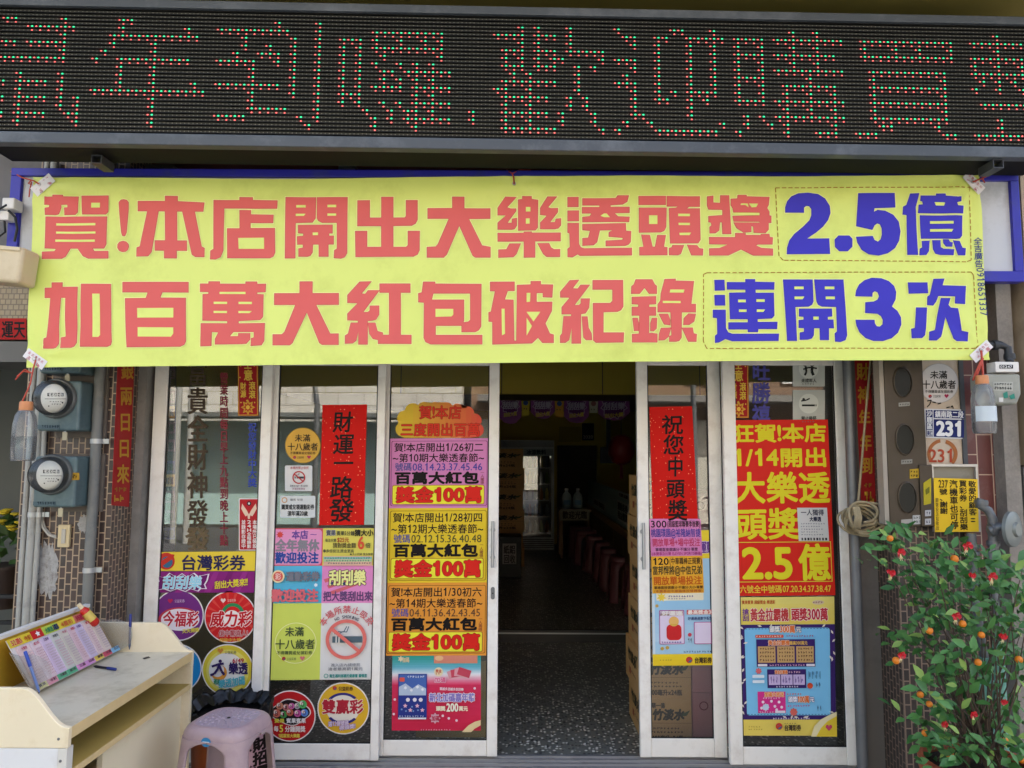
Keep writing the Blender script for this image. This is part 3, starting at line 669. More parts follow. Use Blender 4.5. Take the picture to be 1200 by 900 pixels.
# 樂 透 破
bgl(o4, RD, ['100,49 158,49 108,104 128,110 156,110 156,122 110,186 134,186 136,164 160,160 160,200 148,218 132,221 60,221 60,186 104,146 60,146 60,108', '168,64 190,62 190,46 238,46 238,60 272,66 270,212 258,226 168,226', '322,49 372,49 324,104 340,110 376,110 376,130 334,184 362,184 366,166 392,164 392,200 378,216 360,220 284,220 284,186 320,148 284,144 284,108',
  '60,240 198,240 198,234 238,234 238,240 390,240 390,284 256,284 256,369 198,369 198,284 60,284', '122,296 180,296 158,350 142,366 64,369 64,328 106,326', '270,296 330,296 340,318 356,328 387,328 386,367 318,367 300,352'],
  ['208,104 232,104 232,128 208,128', '208,164 228,164 228,192 208,192'])
bgl(o4, RD, ['428,53 484,53 484,104 428,104', '428,124 486,124 486,178 428,178', '428,190 486,190 486,300 496,318 514,324 764,322 764,360 492,362 480,354 452,370 428,368 428,326 440,316 438,242 428,240',
  '506,60 680,60 690,46 748,46 740,78 716,92 652,96 652,106 752,106 752,136 674,138 692,156 752,158 750,184 506,184 506,158 544,154 554,138 504,138 504,106 596,106 596,96 506,96', '506,196 732,192 734,232 760,234 758,290 746,304 728,310 628,312 628,284 716,280 718,268 644,262 644,240 662,228 596,228 582,290 564,306 506,309 506,270 536,268 546,230 506,226'],
  ['600,152 618,140 632,140 650,160 620,160'])
bgl(o4, RD, ['20,497 148,497 148,544 112,544 96,590 142,592 146,806 158,808 162,514 234,512 234,495 286,495 286,512 350,514 346,580 298,578 298,556 264,556 264,604 346,604 344,650 310,716 334,770 354,776 354,818 296,818 272,790 240,820 32,825 32,706 12,704 12,656 24,654 46,545 20,544'],
  ['212,556 232,556 230,602 212,604', '80,638 96,638 98,770 82,778', '212,655 284,655 276,668 248,706 212,656', '212,686 240,730 212,780'])
# 頭 紀 錄 
bgl(o5, RD, ['486,49 628,49 628,94 486,94', '488,110 632,110 630,210 620,230 602,238 488,240', '500,252 544,254 558,316 572,316 584,254 628,254 618,316 636,318 636,358 490,360 490,318 512,316',
  '634,49 808,49 808,102 752,102 740,112 808,112 812,276 800,294 652,296 646,112 680,110 694,102 634,102', '646,358 646,322 660,318 664,306 724,306 708,350 694,358', '742,304 794,306 806,322 826,324 824,358 764,358'],
  ['540,150 584,150 584,196 540,196', '694,140 756,140 756,153 694,153', '696,188 756,188 756,200 696,200', '700,241 762,239 754,253 702,253'])
bgl(o5, RD, ['124,492 172,490 138,534 166,536 180,516 228,516 148,622 172,622 182,612 182,588 228,588 224,636 206,664 182,668 182,822 134,822 134,742 120,804 100,818 74,818 74,782 84,770 92,680 132,680 132,668 82,668 82,632 124,582 74,580 74,552', '188,682 216,682 222,740 238,770 240,804 210,804 196,790', '244,492 402,492 404,630 392,648 374,656 300,658 300,766 408,766 406,816 262,818 248,806 246,612 336,612 348,600 348,540 244,540'])
bgl(o5, RD, ['470,488 556,488 570,514 580,522 580,562 540,562 516,530 490,562 446,562 448,524 460,514', '450,580 576,576 576,616 540,618 540,632 576,632 576,676 540,676 540,770 556,768 584,772 584,816 452,816 452,774 488,772 490,676 450,676 450,632 484,632 484,618 450,616', '454,690 480,690 486,716 486,756 462,756', '556,690 582,690 580,744 564,758 548,756 548,716',
  '622,486 680,484 678,494 776,496 762,616 786,616 786,658 586,658 586,618 600,598 602,562', '592,668 640,668 652,700 652,726 620,722', '654,658 712,658 712,790 700,808 682,812 648,812 648,784 660,780', '604,742 656,740 644,786 622,804 592,806 594,774', '724,690 748,666 786,668 778,706 752,724 722,724', '714,740 770,740 776,770 792,774 790,812 748,812'],
  ['652,540 726,540 722,556 648,556', '612,600 706,600 706,611 612,611'])
# 獎 連
bgl(o6, RD, ['420,49 452,45 452,80 490,82 490,42 536,42 548,244 502,244 500,182 488,182 484,225 464,240 434,241 434,208 444,200 442,184 428,182 428,152 502,146 502,116 428,116 420,96', '546,60 580,58 582,40 628,40 628,47 750,49 746,90 738,106 750,126 750,146 760,148 760,184 746,184 746,220 730,238 668,236 666,204 654,200 654,232 614,236 576,212 562,184 700,184 700,178 562,178 556,150 700,146 700,130 560,130 556,108 546,92', '432,262 570,262 570,240 624,240 624,250 706,250 706,244 750,244 752,260 768,262 766,298 690,298 678,304 708,318 768,322 768,357 664,357 600,325 532,357 432,358 432,322 486,320 530,300 432,298'],
  ['600,84 634,84 640,104 622,92 596,92', '640,84 690,84 680,102 656,104', '562,132 696,132 696,145 562,145'])
bgl(o6, BL, ['458,489 510,488 512,542 460,544', '458,568 512,568 514,622 460,622', '450,646 516,646 518,742 530,764 552,772 796,772 794,808 552,810 516,798 482,816 462,818 462,782 474,772 472,688 450,686',
  '524,500 622,500 622,484 672,484 672,498 774,500 772,538 674,538 674,556 770,556 772,676 760,690 684,694 684,710 788,710 786,746 688,746 686,762 634,762 634,748 532,748 532,712 634,712 634,694 540,694 536,556 622,554 622,538 524,538'],
  ['582,592 622,592 622,606 582,606', '678,590 722,590 722,604 678,604', '586,644 626,644 626,657 586,657', '680,644 724,644 714,657 680,657'])
# 開 次 億 2 . 5 3
bgl(o7, BL, ['438,486 592,486 596,600 588,618 570,628 500,630 508,808 458,808', '602,486 755,486 772,780 764,804 738,814 710,812 708,770 720,760 716,630 640,628 620,618 612,600', '520,640 692,640 694,680 670,682 670,698 700,698 702,742 676,742 676,804 630,804 628,742 598,742 596,780 586,796 566,802 524,803 524,766 546,762 546,742 518,740 518,700 544,698 544,682 520,680'],
  ['496,523 544,523 544,537 496,537', '496,576 548,576 538,590 496,590', '656,523 706,523 706,537 656,537', '660,576 708,576 708,590 660,590', '594,682 622,682 622,698 594,698'])
bgl(o7, BL, ['452,130 452,104 462,72 484,46 520,30 572,26 624,34 660,58 684,96 688,134 676,170 650,204 612,236 566,268 682,268 686,348 460,350 462,316 474,278 500,244 546,206 580,172 590,146 590,112 578,96 562,94 550,104 550,130'])
bgl(o7, BL, ['732,253 788,253 804,270 804,310 780,334 736,334 714,312 712,274'])
bgl(o8, BL, ['110,72 292,70 294,142 190,146 186,166 206,156 244,160 284,180 312,214 322,262 316,308 296,344 260,370 214,382 164,376 128,354 106,318 100,290 182,286 192,306 210,314 224,302 230,278 228,246 218,226 204,222 190,232 180,254 100,236'])
bgl(o8, BL, ['94,588 98,560 114,530 142,508 178,496 226,498 264,512 290,536 300,566 296,604 276,640 304,662 322,694 324,730 308,770 276,798 232,812 184,812 144,798 114,770 98,736 94,708 188,708 190,726 200,740 216,742 230,730 232,708 222,688 204,676 142,672 144,620 186,616 206,606 214,588 206,568 192,562 180,570 178,590'])
bgl(o8, BL, ['370,74 414,72 396,140 412,378 360,378 352,180 332,178 334,140 350,132', '422,84 500,84 500,74 546,74 548,84 628,86 626,110 606,114 610,132 638,134 638,170 410,170 412,130 434,128 430,112 420,110', '420,182 634,182 636,280 626,294 606,297 428,297', '432,310 470,308 466,360 454,378 420,380 422,348 434,342', '484,306 524,306 526,340 540,348 596,350 594,378 524,378 500,372 488,350', '538,302 566,302 574,314 588,316 586,336 554,336 540,320', '590,306 624,308 640,342 656,344 654,378 618,378'],
  ['492,116 548,116 542,132 500,132', '472,210 588,210 588,223 472,223', '472,250 588,250 580,263 472,263'])
bgl(o8, BL, ['362,518 460,518 464,570 366,573', '402,644 458,644 446,782 432,796 380,798 376,752 394,748', '492,500 546,498 536,532 658,534 652,624 600,622 602,586 516,584 504,614 490,632 460,630 462,588 474,580', '530,596 576,596 566,630 578,644 614,648 634,760 664,768 664,812 606,812 590,800 554,690 526,790 506,808 468,808 468,766 496,758'])
# 紅 加 etc. are above; now assemble
BNY = 3.50
YEL_B = mat('banner_yellow', 'dcea76', .42, k=.9, var=.035, scale=5, spec=.45, bump=.25, bscale=5, dirt='ccd968', dscale=3)
YEL_H = mat('banner_halo', 'eef3a0', .42, k=.9)
bn = thing('banner', 'wide yellow vinyl banner with red and blue block characters tied across the shop front', 'banner', (0, BNY, 2.5))
TL, TR, BRc, BLc = (40, 208), (1149, 204.5), (1160.5, 421.5), (32, 431)
BCOR = [(P(x, y, BNY).x, P(x, y, BNY).z, a) for x, y, a in ((48, 217, .3), (1140, 213, .2), (42, 421, .5), (1150, 411, .1))]
BMID = (P(602.5, 215, BNY).x, P(602.5, 215, BNY).z)
def bwave(p):
    x, z = p.x, p.z
    d = .0012*math.sin(31*x - 6*z)*max(0, 1 - abs(z - 3.0)/.35) + .007*math.sin(2.1*x + 1.3*z) + .004*math.sin(5.3*x - 2*z + 1) + .0025*math.sin(9*z + 1.7*x) + .003*math.sin(13*x + 3*z)*max(0, (z - 2.75)) 
    for cx, cz, ang in BCOR:
        dx, dz = x - cx, z - cz; r = math.hypot(dx, dz)
        if r < 1.1: d += .0065*math.exp(-r/.28)*math.sin(9*(math.atan2(dz, dx) - ang))*min(1, r/.08)
    mx_ = x - BMID[0]; mz = z - BMID[1]; r = math.hypot(mx_, mz)
    if r < .8: d += .005*math.exp(-r/.2)*math.sin(7*math.atan2(mz, mx_))*min(1, r/.08)
    return d
def bpl(x, y, lift):
    # slight sag of the top and bottom hems between the ties
    p = P(x, y, BNY); return Vector((p.x, BNY - lift + bwave(p), p.z))
def bhem(u):  # sag in pixels along the hem
    return 2.2*abs(math.sin(u*math.pi*2))
s = Sheet(plane=bpl)
nx, ny = 230, 52
vs = []; fs = []
for j in range(ny + 1):
    for i in range(nx + 1):
        u, v = i/nx, j/ny
        x = (TL[0]*(1-u) + TR[0]*u)*(1-v) + (BLc[0]*(1-u) + BRc[0]*u)*v
        y = (TL[1]*(1-u) + TR[1]*u + bhem(u)*(.8 if u < .5 else .5))*(1-v) + (BLc[1]*(1-u) + BRc[1]*u - 1.2*math.sin(u*math.pi))*v
        vs.append(s.pt(x, y, 0))
for j in range(ny):
    for i in range(nx): a = j*(nx+1)+i; fs.append((a, a+1, a+nx+2, a+nx+1))
s.mb.add(vs, fs, YEL_B)
def cut_add(s, polys, m, lift, step=8.0):
    """put flat polygons on the wavy cloth: triangulate and cut into small strips so they follow it"""
    bm = bmesh.new()
    for pl in polys:
        try: bm.faces.new([bm.verts.new((x, y, 0)) for x, y in pl])
        except ValueError: pass
    bm.normal_update(); bmesh.ops.triangulate(bm, faces=bm.faces[:], ngon_method='EAR_CLIP')
    for ax in (0, 1):
        lo = min(v.co[ax] for v in bm.verts); hi = max(v.co[ax] for v in bm.verts)
        k = math.ceil(lo/step)*step; no = (1, 0, 0) if ax == 0 else (0, 1, 0)
        while k < hi:
            bmesh.ops.bisect_plane(bm, geom=bm.verts[:] + bm.edges[:] + bm.faces[:], plane_co=(k*no[0], k*no[1], 0), plane_no=no); k += step
    bm.verts.index_update()
    s.mb.add([s.pt(v.co.x, v.co.y, lift) for v in bm.verts], [[v.index for v in f.verts] for f in bm.faces], m); bm.free()
def grow(pl, d):
    """offset an outline outwards by d"""
    n = len(pl); A = sum(pl[i][0]*pl[(i+1) % n][1] - pl[(i+1) % n][0]*pl[i][1] for i in range(n)); sg = 1 if A > 0 else -1; out = []
    for i in range(n):
        p, c, q_ = pl[i-1], pl[i], pl[(i+1) % n]
        d1 = (c[0]-p[0], c[1]-p[1]); d2 = (q_[0]-c[0], q_[1]-c[1]); l1 = math.hypot(*d1) or 1; l2 = math.hypot(*d2) or 1
        n1 = (d1[1]/l1*sg, -d1[0]/l1*sg); n2 = (d2[1]/l2*sg, -d2[0]/l2*sg)
        bx, by = n1[0]+n2[0], n1[1]+n2[1]; k = max(.45, (bx*bx+by*by)/2); out.append((c[0] + bx/k*d, c[1] + by/k*d))
    return out
RIM = {RD: ink('bd4a3c'), BL: ink('3a3592')}
for col, pos, neg in BG:
    cut_add(s, [grow(p, 1.15) for p in pos], YEL_H, .0026)
    cut_add(s, [grow(p, .35) for p in pos], RIM[col], .0034)
    for i, p in enumerate(pos): cut_add(s, [p], ink(col), .0042 + i*.00004)
    for i, p in enumerate(neg): cut_add(s, [p], YEL_B, .0052 + i*.00004)
s.lay = 3
def dbox(pts):
    for (x0, y0), (x1, y1) in zip(pts, pts[1:]): s.lay = 3; s.dash(x0, y0, x1, y1, .95, 'a8752a', 5.0, 2.5)
dbox([(909, 220), (1137, 219), (1140, 304), (1134, 306), (918, 305), (913, 300), (909, 220)])
dbox([(828, 320), (1140, 318), (1143, 322), (1147, 405), (1144, 408), (828, 408.5), (824, 400), (824, 322), (828, 320)])
s.lay = 4
t = '全吉廣告0918651337'
for i, ch in enumerate(t):
    if i < 4: s.vtext(ch, 1142 + i*.5, 277.5 + i*8.8, 1152 + i*.5, 286.5 + i*8.8, '2c3a8c', .15)
    else:
        # the digits lie on their side along the hem
        y = 312.8 + (i-4)*5.75; l = s.lay*.0006
        vs_, fs_, adv, cj = glyph(ch)
        s.mb.add([s.pt(1144.5 + (i*.42) + gy*11.5, y + gx/adv*5.4, .0036) for gx, gy in vs_], fs_, ink('2c3a8c'))
s.mb.build('cloth', bn, 60)
# white corner patches, eyelets
PW = mat('patch_white', 'eceaea', .5)
def patch(cx, cy, ang, seed):
    s = Sheet(plane=bpl); ca, sa = math.cos(R(ang)), math.sin(R(ang))
    def rt(x, y): return (cx + x*ca - y*sa, cy + x*sa + y*ca)
    s.poly([rt(*p) for p in ((-14,-6),(14,-6),(14,6),(-14,6))], PW, 9)
    for row, yy in enumerate((-4.2, 2.2)):
        for k in range(5 if row == 0 else 2):
            t = '全吉廣告社' if row == 0 else '吉廣'; vs_, fs_, adv, cj = glyph(t[k]); sz = 3.6 if row == 0 else 5.5
            x0 = -11 + k*4.6 if row == 0 else (-9.5 + k*14)
            s.mb.add([s.pt(*rt(x0 + gx*sz, yy + .8*(4 if row == 0 else 4) - gy*sz), .0062) for gx, gy in vs_], fs_, ink('c0394a'))
    s.mb.build('corner_patch', bn)
patch(52, 217.5, -40, 1); patch(1141.5, 214, 45, 2); patch(43, 421, 35, 3); patch(1150.5, 411.5, -42, 4)
eyes = [(48, 217), (602.5, 215.5), (1140, 213), (42, 421), (1150, 411)]
for x, y in eyes:
    q = MB(); p = bpl(x, y, .007); q.lathe([(.0035, 0), (.0085, -.001), (.0095, .0015), (.0085, .004)], p, ALU2, 16, 'y'); q.lathe([(.004, -.0045), (.0005, -.0046)], p, BLACK, 10, 'y'); q.build('eyelet', bn)
# red ties
RED_S = mat('red_plastic_string', 'b8452e', .4, var=.15)
def tie(pts, label, r=.0035, extra=None):
    q = MB(); q.tube(pts, r, RED_S, 8)
    for e in extra or []: q.tube(e, r*.9, RED_S, 8)
    q.build('red_string', None, 60, label=label, cat='string', group='red strings tying the banner')
def b3(x, y, d=.01): return P(x, y, BNY - d)
tie([b3(48, 217), b3(40, 212, .03), b3(26, 208, .02), P(13, 201, 3.6)], 'red string tying the banner’s upper corner beside the white socket', extra=[[b3(37, 213), b3(35, 222), b3(34, 231)], [b3(37, 211, .02), b3(33, 215, .03), b3(36, 216)]])
tie([b3(602.5, 215.5), b3(602, 208), b3(600, 203)], 'red string tying the banner’s top hem at its middle eyelet', extra=[[b3(600, 203), b3(594, 199, -.06)], [b3(601, 203), b3(609, 199, -.08), b3(622, 199, -.12)]])
tie([b3(1140, 213), b3(1151, 209, .02), P(1170, 200, 3.6)], 'red string tying the banner’s upper corner next to the blank white panel', extra=[[b3(1151, 209, .02), b3(1154, 214)], [b3(1150, 207, .02), b3(1155, 206)]])
# ================================================================ signs, posters and stickers on the doors
GOLD = 'e0b53c'
FLAKE = flake_mat('gold_flecked_red_paper', 'c4170f', 'f0a878', 95, .17)
def rrect(x0, y0, x1, y1, r, n=5):
    o = []
    for cx, cy, a0 in ((x1-r, y0+r, -90), (x1-r, y1-r, 0), (x0+r, y1-r, 90), (x0+r, y0+r, 180)):
        o += [(cx + r*math.cos(R(a0 + 90*i/n)), cy + r*math.sin(R(a0 + 90*i/n))) for i in range(n + 1)]
    return o
def circ(cx, cy, r, n=48): return [(cx + r*math.cos(2*math.pi*i/n), cy + r*math.sin(2*math.pi*i/n)) for i in range(n)]
def star(cx, cy, r, n=5, k=.45, a=-90):
    return [(cx + (r if i % 2 == 0 else r*k)*math.cos(R(a + 180*i/n)), cy + (r if i % 2 == 0 else r*k)*math.sin(R(a + 180*i/n))) for i in range(2*n)]
def ball(s, cx, cy, r):
    s.disc(cx, cy, r, 'c83a2c'); s.disc(cx + r*.1, cy + r*.12, r*.66, '3d6a8a'); s.poly([(cx - r*.8, cy + r*.1), (cx + r*.5, cy - r*.7), (cx + r*.8, cy - r*.3), (cx - r*.5, cy + r*.6)], 'c83a2c')
def heart(s, cx, cy, r, c='c8306a'):
    s.poly([(cx, cy + r), (cx - r, cy - r*.1), (cx - r*.8, cy - r*.7), (cx - r*.3, cy - r*.8), (cx, cy - r*.3), (cx + r*.3, cy - r*.8), (cx + r*.8, cy - r*.7), (cx + r, cy - r*.1)], c)
def clip_disc(cx, cy, r, xmin=None, xmax=None):
    return [(max(xmin or -9e9, min(xmax or 9e9, x)), y) for x, y in circ(cx, cy, r)]
def glued(Y, depth=.012): return Y + depth

# ---------- leftmost panel
Y = glued(YA)
def fortune(Y, x0, y0, x1, y1, label):
    s = Sheet(Y, (0, 0, 24, 60), [(x0, y0), (x1, y0), (x1 + .5, y1), (x0 + .5, y1)])
    s.base([(0,0),(24,0),(24,60),(0,60)], 'a81c22'); s.frame(.6, .6, 23.4, 59.4, .8, GOLD)
    s.text('生', 7.5, 1.5, 16.5, 11, 'ecc44a', .5); s.text('意', 7, 12, 18, 23, 'ecc44a', .5)
    s.vtext('財源', 3, 25, 10, 41, 'ecc44a', .35); s.vtext('滾滾', 13, 24, 21, 42, 'ecc44a', .35)
    s.poly(star(12, 51, 8.5, 8, .6), 'd9a23a'); s.poly(star(12, 51, 5.5, 8, .55), 'b8401e'); s.disc(12, 51, 2.2, 'ecc44a')
    s.dots([(3, 20), (20, 8), (4, 8), (20, 46), (4, 46), (11, 44)], .8, 'ecc44a')
    return s.build('fortune_couplet', label, 'couplet', 'small gold on red fortune strips')
fortune(Y, 278.5, 420, 302.5, 487.5, 'small red and gold fortune strip on the pane above the blue lettering')
s = Sheet(Y)
s.vtext('祝您發財中大獎', 290.5, 495, 301, 571, '3f4fa0', .45)
s.build('window_lettering', 'column of blue cut vinyl characters under the small gold fortune strip', 'lettering')
s = Sheet(Y); s.base(rrect(280, 584, 304, 645, 1.5), 'e9e4dc'); s.poly(rrect(281, 585, 303.2, 644, 1.2), 'b8232a')
s.disc(292, 590, 2.6, '20242c'); s.disc(292, 590, 1.2, 'e9e4dc')
for sg in (-1, 1): s.poly([(292, 603), (292 + sg*2.5, 598), (292 + sg*8, 590), (292 + sg*9, 596), (292 + sg*6.5, 601), (292 + sg*4, 605)], 'e8c9b0')
s.poly([(290, 602), (294, 602), (293, 608), (291, 608)], 'e8c9b0')
for i, t in enumerate(('並錄影存證中', '24H全程錄影', '本場所已裝設')): s.vtext(t, 283.2 + i*6.6, 609, 288.4 + i*6.6, 642.5, 'f0e9e2', .15)
s.build('warning_sticker', 'red rounded sticker with a white winged emblem and three columns of white characters', 'sticker')
s = Sheet(Y); s.base([(178, 647), (302, 646), (302, 669), (177, 669)], 'ecd040'); ball(s, 195, 657.5, 10)
s.poly([(201, 649), (205, 650), (203, 655)], 'c83a2c')
s.text('台灣彩券', 212, 650.5, 288, 668, '2a2850', .75)
s.build('shop_sign', 'yellow strip sign with a red ball emblem and dark blue characters on the glass', 'sign')
s = Sheet(Y); s.base([(177, 669.6), (301.5, 669.6), (301, 694.5), (176, 694.5)], '8a2478')
for i in range(6): s.poly([(200 + i*17, 669.8), (206 + i*17, 669.8), (196 + i*17, 694.3), (188 + i*17, 694.3)], '9a2f86' if i % 2 else '7c1c6c')
pts = [(183, 692), (182, 684), (186, 681), (184, 674), (193, 677), (199, 671), (207, 676), (214, 671.5), (220, 676), (228, 671), (233, 675), (246, 672), (244, 680), (241, 685), (243, 690), (236, 690), (233, 693), (224, 690), (218, 693.5), (208, 690), (200, 693), (192, 690)]
s.poly(pts, 'efe6f2'); s.poly([(214 + (x-214)*.94, 682 + (y-682)*.9) for x, y in pts], '6a1a66')
s.otext('刮刮樂', 190, 674.5, 236, 690, '9fdcf0', 'f5f8fa', .5, 1.0, sh=.15)
s.text('刮出大獎來!!', 252, 681, 291, 690, 'e8d63c', .35, rise=4)
s.build('shop_sign', 'purple strip sign with jagged white outlined pale blue characters under the yellow strip', 'sign')
def round_sticker(Y, cx, cy, r, col, label, rim='ece6e0', xmin=None):
    s = Sheet(Y); s.base(clip_disc(cx, cy, r, xmin), rim); s.poly(clip_disc(cx, cy, r - 1.3, xmin), col); return s
GR = 'round game stickers on the glass'
s = round_sticker(Y, 209, 721, 30, '74307f', '', xmin=181)
s.disc(211, 726, 23, 'efe8f0', ry=13); s.ring(211, 726, 22, 25, 'c23a4a', 150, 330, ky=.58)
s.otext('今福彩', 190, 716, 232, 734, 'c4233a', 'f4eef0', .7, 1.6, sh=.12); heart(s, 200, 704, 3, 'c22a5a'); s.text('公益彩券', 205, 702, 217, 706, 'd8b8dc', 0)
s.text('天天開獎', 214, 737, 234, 742, 'e8d84a', .2, rise=2)
s.build('round_sticker', 'round purple game sticker half hidden behind the writing desk', 'sticker', GR)
s = round_sticker(Y, 270, 723, 30.5, 'cf2226', '')
for i in range(18): a = R(i*20); s.lay = 4; s.poly([(270 + 12*math.cos(a), 723 + 12*math.sin(a)), (270 + 28.5*math.cos(a), 723 + 28.5*math.sin(a)), (270 + 28.5*math.cos(a + .12), 723 + 28.5*math.sin(a + .12))], 'da4a40', 4)
s.ring(273, 720, 9.5, 13.5, '2f8a55', 190, 345); s.disc(272, 725, 10, 'f2ece6')
s.otext('威力彩', 246, 716, 294, 734, 'c8202a', 'f6f0ec', .9, 2.0, sh=.13)
heart(s, 262, 703.5, 3, 'f0d8d0'); s.text('公益彩券', 267, 701.5, 277, 705, 'f0c8c0', 0)
s.otext('億中驚喜人!', 257, 738, 291, 745.5, 'b8323a', 'd8d4d4', .2, .8); s.text('·超級中大獎·', 257, 747.5, 284, 751.5, 'e8b840', .15)
s.build('round_sticker', 'round red game sticker with a green arc and bold white outlined characters', 'sticker', GR)
s = round_sticker(Y, 267, 785, 30.3, 'd9c53a', '')
s.disc(267, 786, 25, 'e4d86a'); s.disc(266, 786, 21, 'e9e6dc'); s.disc(257, 788, 9.2, 'e59a3c'); s.disc(255, 785, 8, 'ece8e0')
# the leaping figure shaped like the character for big
s.line([(249, 780.5), (256, 778), (263, 777)], 2.6, '33265a'); s.disc(258.5, 774.5, 2, '33265a'); s.line([(258, 777), (256.5, 783), (252, 789), (247.5, 790.5)], 2.8, '33265a'); s.line([(258, 779), (261, 786), (264, 790)], 2.8, '33265a')
s.text('樂透', 268.5, 776, 291, 789.5, '33265a', .8); s.text('6/49', 273, 771, 286.5, 776, 'b83038', .3)
heart(s, 259, 762, 3.5, 'd08a3a'); s.text('公益彩券', 264, 762, 278, 766, '5a5a48', 0)
s.text('週週', 251, 794.5, 259, 801, '3f8f6a', .3, rise=-1); s.text('樂透加碼', 257, 796, 288, 806.5, '58b0b8', .5, rise=5)
s.build('round_sticker', 'round yellow game sticker with a dark leaping figure on a white centre', 'sticker', GR)
s = round_sticker(Y, 208, 783, 28.5, '1f86c0', '', xmin=183); s.disc(206, 783, 18, 'd8e6ee')
s.build('round_sticker', 'round blue game sticker mostly hidden by the end of the writing desk', 'sticker', GR)
s = round_sticker(Y, 266, 838.5, 29.5, 'e0922e', ''); s.disc(266, 840, 18, 'f0dcc0')
s.build('round_sticker', 'round orange game sticker mostly hidden behind the black bin bag', 'sticker', GR)
# lettering and hangings seen through or on that pane
s = Sheet(Y)
s.vtext('富貴全財神發', 219, 420, 244, 618, '4a3d2c', .8)
s.text('發', 217, 618, 246, 645, '6a5a40', 1.2)
s.build('window_lettering', 'column of large dark brown cut vinyl characters on the leftmost pane', 'lettering')
s = Sheet(Y)
s.vtext('營業時間每日早上九點到晚上十點', 257.5, 436, 267.5, 640, '8a3038', .35)
s.build('window_lettering', 'column of thin dull red characters beside the large dark ones', 'lettering')
s = Sheet(YA + .05); s.base([(188, 424), (207, 424), (205, 646), (186, 646)], '3c2a36')
for i, (y, c) in enumerate([(430, '6a4460'), (458, '5a3550'), (476, 'c89038'), (494, '6a3a58'), (515, '7a4a62'), (540, '4a3a78'), (556, 'c89038'), (575, '6a3a58'), (598, '5a3550'), (618, '3a3478')]):
    s.rect(190, y, 205, y + 14, c, 3); s.text(['彩金', '大獎', '100萬', '200萬', '春節', '加碼', '200萬', '頭獎', '三星', '四星'][i], 191, y + 3, 204, y + 12, '1c1418' if c != 'c89038' else '5a2010', .3)
s.build('prize_strip', 'narrow dark strip of stacked prize notices hanging inside the leftmost pane', 'notice')

# ---------- second panel
Y = glued(YB)
def age_disc(Y, cx, cy, r, col, ink_, rim, label, cat='sticker'):
    s = Sheet(Y); s.base(circ(cx, cy, r), rim); s.disc(cx, cy, r*.965, col); k = r/21
    s.text('未滿', cx - 9.5*k, cy - 13*k, cx + 9*k, cy - 4.5*k, ink_, .3*k); s.text('十八歲者', cx - 18*k, cy - 3*k, cx + 18*k, cy + 6*k, ink_, .3*k)
    s.text('不得購買或兌領彩券', cx - 15*k, cy + 7.2*k, cx + 15*k, cy + 10.6*k, ink_, .05)
    ball(s, cx - 9.5*k, cy + 14*k, 1.8*k); s.text('公益彩券', cx - 6.5*k, cy + 12.5*k, cx + 1.5*k, cy + 15.5*k, ink_, 0); heart(s, cx + 7.5*k, cy + 13.6*k, 2.3*k, 'b8385a')
    return s.build('age_limit_sign', label, cat)
age_disc(Y, 355, 522, 21, 'd9ab48', '3a3020', '9a7c34', 'round gold adults only sticker above the small white no smoking plaque')
def nosmoke(s, cx, cy, r, w, c, smoke='3c4850'):
    s.rect(cx - r*.68, cy - r*.15, cx + r*.78, cy + r*.17, smoke); s.rect(cx - r*.52, cy - r*.15, cx - r*.46, cy + r*.17, 'e8e8e4'); s.rect(cx - r*.38, cy - r*.15, cx - r*.32, cy + r*.17, 'e8e8e4')
    for k in (0, 1): s.line([(cx - r*.55 + k*r*.2, cy - r*.30), (cx - r*.35 + k*r*.2, cy - r*.42), (cx - r*.1 + k*r*.15, cy - r*.40), (cx + r*.05 + k*r*.1, cy - r*.68)], r*.045, smoke)
    s.ring(cx, cy, r - w, r, c); a = R(40); s.line([(cx - (r-w*.5)*math.cos(a), cy - (r-w*.5)*math.sin(a)), (cx + (r-w*.5)*math.cos(a), cy + (r-w*.5)*math.sin(a))], w, c)
s = Sheet(Y); s.base(rrect(334, 545.5, 366, 575.5, 1.5), 'dcdcda'); s.text('本場所禁止吸菸', 340, 546.5, 362, 550, 'b84048', .05); nosmoke(s, 350.5, 559.5, 7.5, 1.4, 'c03a3c')
s.text('違者依法處一萬元罰鍰', 340, 568, 361, 570.6, '40404a', 0); s.text('菸害防制專線', 343, 571.5, 358, 574, '8a3a5a', 0)
s.build('no_smoking_plaque', 'small white no smoking plaque under the gold round sticker', 'plaque')
s = Sheet(Y); s.base(rrect(328.5, 581, 369.5, 606.5, 1.5), 'd6dad9'); s.ring(333.5, 586, 2.2, 3.4, 'd0a070'); s.text('購買 兌領', 340, 584.2, 355, 587, '40444a', 0)
s.text('購買或兌領運動彩券', 330, 591, 368.5, 597.2, '24282c', .22); s.text('須年滿20歲', 337, 598.6, 361, 604.6, '24282c', .22)
s.build('age_limit_sign', 'small pale rectangular plaque with two lines of dark characters beside the red couplet', 'plaque')
def couplet(Y, quad, chars, label, cells):
    s = Sheet(Y, (0, 0, 52, 140), quad); s.base([(0,0),(52,0),(52,140),(0,140)], FLAKE)
    for ch, (a, b, c, d) in zip(chars, cells): s.text(ch, a, b, c, d, '1f1210', .75, sh=.05)
    return s.build('red_couplet', label, 'couplet', 'gold flecked red paper couplets on the doors')
couplet(Y, [(378, 474.5), (430, 474), (426.5, 615), (374, 615.5)], '財運一路發', 'gold flecked red paper couplet of five black characters on the second glass panel',
        [(12, 8, 36, 32), (13, 34, 38, 58), (14, 58, 38, 78), (11, 83, 38, 109), (10, 109, 40, 136)])
